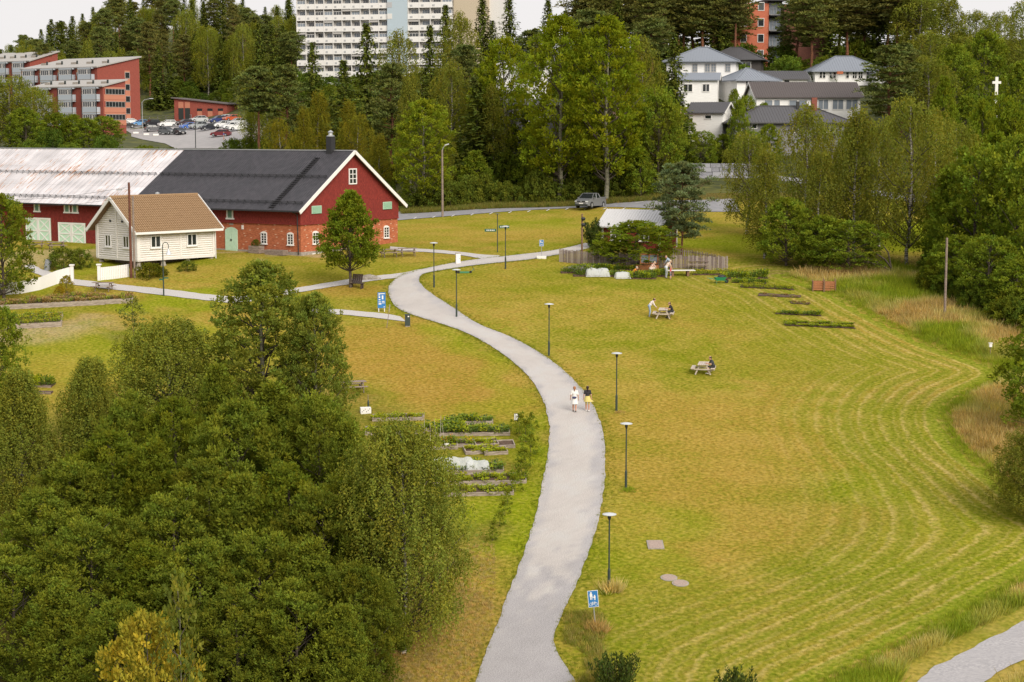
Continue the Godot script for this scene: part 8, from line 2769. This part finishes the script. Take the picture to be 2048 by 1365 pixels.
func make_right_trees() -> void:
	var P: Array = K.pine
	var S: Array = K.spruce
	var B: Array = K.birch
	var L: Array = K.leafy
	var g := "tall pines on the ridge behind the white houses"
	var px := 1172.0
	var i := 0
	while px < 1830.0:
		for row in 2:
			var d := 288.0 + row * 26.0 + rng.randf_range(-8, 8)
			var x := px + row * 17.0
			if (absf(x - 1540.0) < 42.0 and row == 0) or (absf(x - 1552.0) < 80.0 and row == 1):
				continue
			i += 1
			var top := rng.randf_range(-45, 0)
			if i % 6 == 5:
				tree("spruce_tree", S[i % 3], x, d, top + 15, 80, M.needle, M.bark, "dark spruce among the tall pines behind the white houses", g)
			else:
				tree("pine_tree", P[(i * 2) % 3], x, d, top, rng.randf_range(80, 115), [M.needle, M.needle_brown, M.needle_blue][i % 3], M.pine_bark, "tall pine with a reddish trunk behind the white houses", g)
		px += rng.randf_range(27, 38)
	g = "leafy trees on the slope round the white cross"
	for q in [[1830, 285, -20, 110], [1885, 280, -8, 120], [1940, 285, 20, 100], [1985, 275, 22, 90], [2040, 262, 0, 110], [2085, 250, 30, 120], [1850, 262, 60, 110], [1915, 258, 70, 120], [1830, 250, 110, 90]]:
		tree("birch_tree", B[int(q[0]) % 3], q[0], q[1], q[2], q[3], M.leaf, M.birch_bark, "tall birch on the slope round the white cross", g)
	for q in [[1900, 245, 88, 110], [1960, 250, 60, 110], [1880, 228, 150, 80], [2030, 232, 120, 110], [1925, 232, 190, 100], [1985, 226, 225, 90], [2060, 222, 200, 110], [1992, 205, 188, 110], [1960, 203, 200, 80], [2025, 204, 205, 100]]:
		tree("leafy_tree", L[int(q[0]) % 3], q[0], q[1], q[2], q[3], M.leaf_light if q[1] < 230 else M.leaf, M.bark, "bright broadleaf tree on the slope round the white cross", g)
	tree("pine_tree", P[1], 1772, 236, 92, 110, M.needle_blue, M.pine_bark, "pine with a bare stem beside the long white house")
	tree("pine_tree", P[0], 1797, 240, 88, 90, M.needle_blue, M.pine_bark, "smaller pine next to the bare-stemmed pine of the long house")
	tree("birch_tree", B[0], 1845, 238, 112, 100, M.leaf_olive, M.birch_bark, "weeping birch hiding the end of the upper white house")
	# the row of birches beyond the garden
	g = "birches in the row beyond the vegetable garden"
	for q in [[1492, 184, 262, 110, 0, "birch standing behind the far end of the picket fence"], [1530, 167, 300, 115, 1, "low-branched birch beside the green herb patch"], [1610, 172, 205, 130, 2, "tall birch whose top crosses the grey house's roof"], [1665, 178, 240, 120, 0, "birch in front of the grey house with the brick chimney"], [1712, 166, 212, 140, 1, "dense birch above the dark bushes beyond the compost bins"], [1760, 175, 232, 120, 0, "birch between the dense birch and the white-trunked birch"], [1812, 163, 190, 150, 0, "tallest birch with a bare white trunk beyond the tall grass"], [1868, 176, 215, 120, 2, "birch between the white-trunked birch and the broadleaf trees"], [1640, 165, 300, 120, 1, "short birch right behind the compost bins"], [1905, 180, 240, 110, 0, "birch half hidden behind the lone grey pole"]]:
		tree("birch_tree", B[q[4]], q[0], q[1], q[2], q[3], M.leaf_olive, M.birch_bark, q[5], g)
	# a broken trunk leaning out of the bushes
	var ft := thing("fallen_tree", "leaning bare broken trunks at the foot of the white-trunked birch", "tree", stand(1795, 159))
	for k in [[-2.6, 2.4, 0.2, 0.11], [-1.9, 3.6, -0.3, 0.10], [-4.6, 2.2, 0.4, 0.09], [-3.4, 1.4, 0.6, 0.07]]:
		var lb := MB.new()
		var e := Vector3(k[0], k[1], k[2])
		lb.path([Vector3(k[2], -0.2, 0), e * 0.5 + Vector3(0.2, 0.25, 0), e, e * 1.25 + Vector3(-0.3, -0.35, 0)], k[3], 0.02, 6)
		for m in 4:
			var fr := e * (0.55 + m * 0.15)
			lb.tube(fr, fr + Vector3(-0.7, 0.5 - m * 0.25, 0.3 - m * 0.2), 0.025, 0.006, 4)
		part("branch", lb, M.bark, ft)
	g = "broadleaf trees at the lawn's far corner"
	for q in [[1575, 163, 395, 120, 1], [1700, 160, 440, 150, 0], [1645, 161, 430, 110, 1], [1900, 160, 330, 150, 2], [1960, 156, 290, 180, 0], [2030, 152, 268, 180, 1], [2085, 148, 300, 190, 0], [1985, 170, 262, 170, 2], [1920, 150, 470, 140, 1], [1985, 146, 470, 130, 0], [2040, 142, 520, 130, 1]]:
		tree("leafy_tree", L[q[4]], q[0], q[1], q[2], q[3], [M.leaf, M.leaf, M.leaf_light][q[4]], M.bark, "full green broadleaf tree at the lawn's far corner", g)
	# shrubs and hanging branches at the right edge of the picture
	tree("birch_tree", K.near_birch[0], 2105, 96, 850, 190, M.leaf_olive, M.birch_bark, "birch whose drooping twigs reach over the striped lawn")
	tree("willow_tree", K.leafy[0], 2095, 112, 640, 180, M.leaf, M.bark, "willow at the edge of the striped lawn")
	var gp := stand(1364, 169)
	plant("garden_pine", K.garden_pine[0], gp, top_height(1364, 328, 169) - gp.y, 130.0 / F * 169, M.needle_blue, M.pine_bark, "wide grey green pine beside the red shed", "tree")

const NOTREES := false

func build_all() -> void:
	M.soil = texmat(grainpic(128, Color(0.22, 0.16, 0.12), Color(0.42, 0.33, 0.27), 0.1, 99), 0.5, 0.95)
	make_kinds()
	build_materials()
	M.armgreen = mat(0.02, 0.10, 0.06, 0.5)
	M.scootgreen = mat(0.05, 0.20, 0.10, 0.5)
	M.darkwood = mat(0.060, 0.040, 0.034, 0.9)
	M.palewood = texmat(grainpic(128, Color(0.66, 0.61, 0.57), Color(0.80, 0.75, 0.70), 0.05, 110, 0.25, 2.0), 0.8, 0.9)
	M.bedwood = texmat(grainpic(128, Color(0.50, 0.45, 0.41), Color(0.70, 0.65, 0.60), 0.05, 116, 0.25, 2.0), 0.6, 0.9)
	M.redpole = texmat(grainpic(128, Color(0.34, 0.20, 0.15), Color(0.46, 0.29, 0.22), 0.05, 111, 1.5, 0.2), 0.5, 0.9)
	M.slabpink = texmat(grainpic(128, Color(0.56, 0.49, 0.45), Color(0.68, 0.60, 0.56), 0.08, 112), 0.6, 0.95)
	M.carpark = texmat(grainpic(128, Color(0.56, 0.55, 0.55), Color(0.64, 0.62, 0.62), 0.05, 113), 0.05, 0.9, true)
	M.fence_a = texmat(grainpic(64, Color(0.44, 0.38, 0.35), Color(0.56, 0.50, 0.47), 0.05, 114), 0.5, 0.95)
	M.fence_b = mat(0.30, 0.25, 0.22, 0.95)
	M.fence_c = mat(0.17, 0.13, 0.12, 0.95)
	M.orangewood = texmat(grainpic(64, Color(0.56, 0.36, 0.22), Color(0.68, 0.45, 0.29), 0.06, 117), 0.8, 0.85)
	M.sheet = mat(0.72, 0.70, 0.70, 0.6)
	M.barrow = mat(0.02, 0.22, 0.10, 0.5)
	M.steel_dull = mat(0.30, 0.31, 0.33, 0.55, 0.4)
	M.stone_a = texmat(grainpic(64, Color(0.46, 0.46, 0.49), Color(0.60, 0.60, 0.63), 0.05, 115), 0.4, 0.95)
	M.stone_b = mat(0.34, 0.34, 0.37, 0.95)
	M.net = mat(0.72, 0.74, 0.74, 0.8)
	M.net.transparency = BaseMaterial3D.TRANSPARENCY_ALPHA
	M.net.albedo_color.a = 0.55
	M.net_grey = mat(0.62, 0.64, 0.62, 0.8)
	M.net_grey.transparency = BaseMaterial3D.TRANSPARENCY_ALPHA
	M.net_grey.albedo_color.a = 0.62
	print("kinds ", Time.get_ticks_msec())
	make_barn()
	make_cottage()
	make_shed()
	make_houses()
	make_flats()
	make_tower()
	print("buildings ", Time.get_ticks_msec())
	make_street()
	make_carpark()
	make_gardens()
	print("objects ", Time.get_ticks_msec())
	if not NOTREES:
		make_trees()
	make_grasses()
	print("plants ", Time.get_ticks_msec())
	make_people()
	print("people ", Time.get_ticks_msec())

func _ready() -> void:
	rng.seed = 7
	var cam := Camera3D.new()
	cam.name = "camera"
	cam.position = EYE
	cam.rotation.x = -PITCH
	cam.fov = rad_to_deg(2.0 * atan(682.5 / F))
	cam.near = 1.0
	cam.far = 4000.0
	add_child(cam)
	cam.current = true
	var env := Environment.new()
	env.background_mode = Environment.BG_SKY
	env.sky = Sky.new()
	var sky := ProceduralSkyMaterial.new()
	sky.sky_top_color = Color(0.668, 0.668, 0.676)
	sky.sky_horizon_color = Color(0.662, 0.652, 0.648)
	sky.sky_curve = 0.3
	sky.ground_horizon_color = Color(0.6, 0.6, 0.55)
	sky.ground_bottom_color = Color(0.3, 0.3, 0.25)
	sky.sky_energy_multiplier = 1.0
	env.sky.sky_material = sky
	env.tonemap_mode = Environment.TONE_MAPPER_LINEAR
	env.tonemap_exposure = 2.25
	env.sdfgi_enabled = true
	env.ssao_enabled = true
	env.ssil_enabled = true
	var we := WorldEnvironment.new()
	we.name = "environment"
	we.environment = env
	add_child(we)
	var sun := DirectionalLight3D.new()
	sun.name = "sun"
	sun.light_energy = 0.5
	sun.light_angular_distance = 35.0
	sun.light_color = Color(1.0, 0.97, 0.92)
	sun.shadow_enabled = true
	sun.rotation_degrees = Vector3(-34, 32, 0)
	add_child(sun)
	make_grid()
	make_ground()
	build_all()
	print("done ", Time.get_ticks_msec())
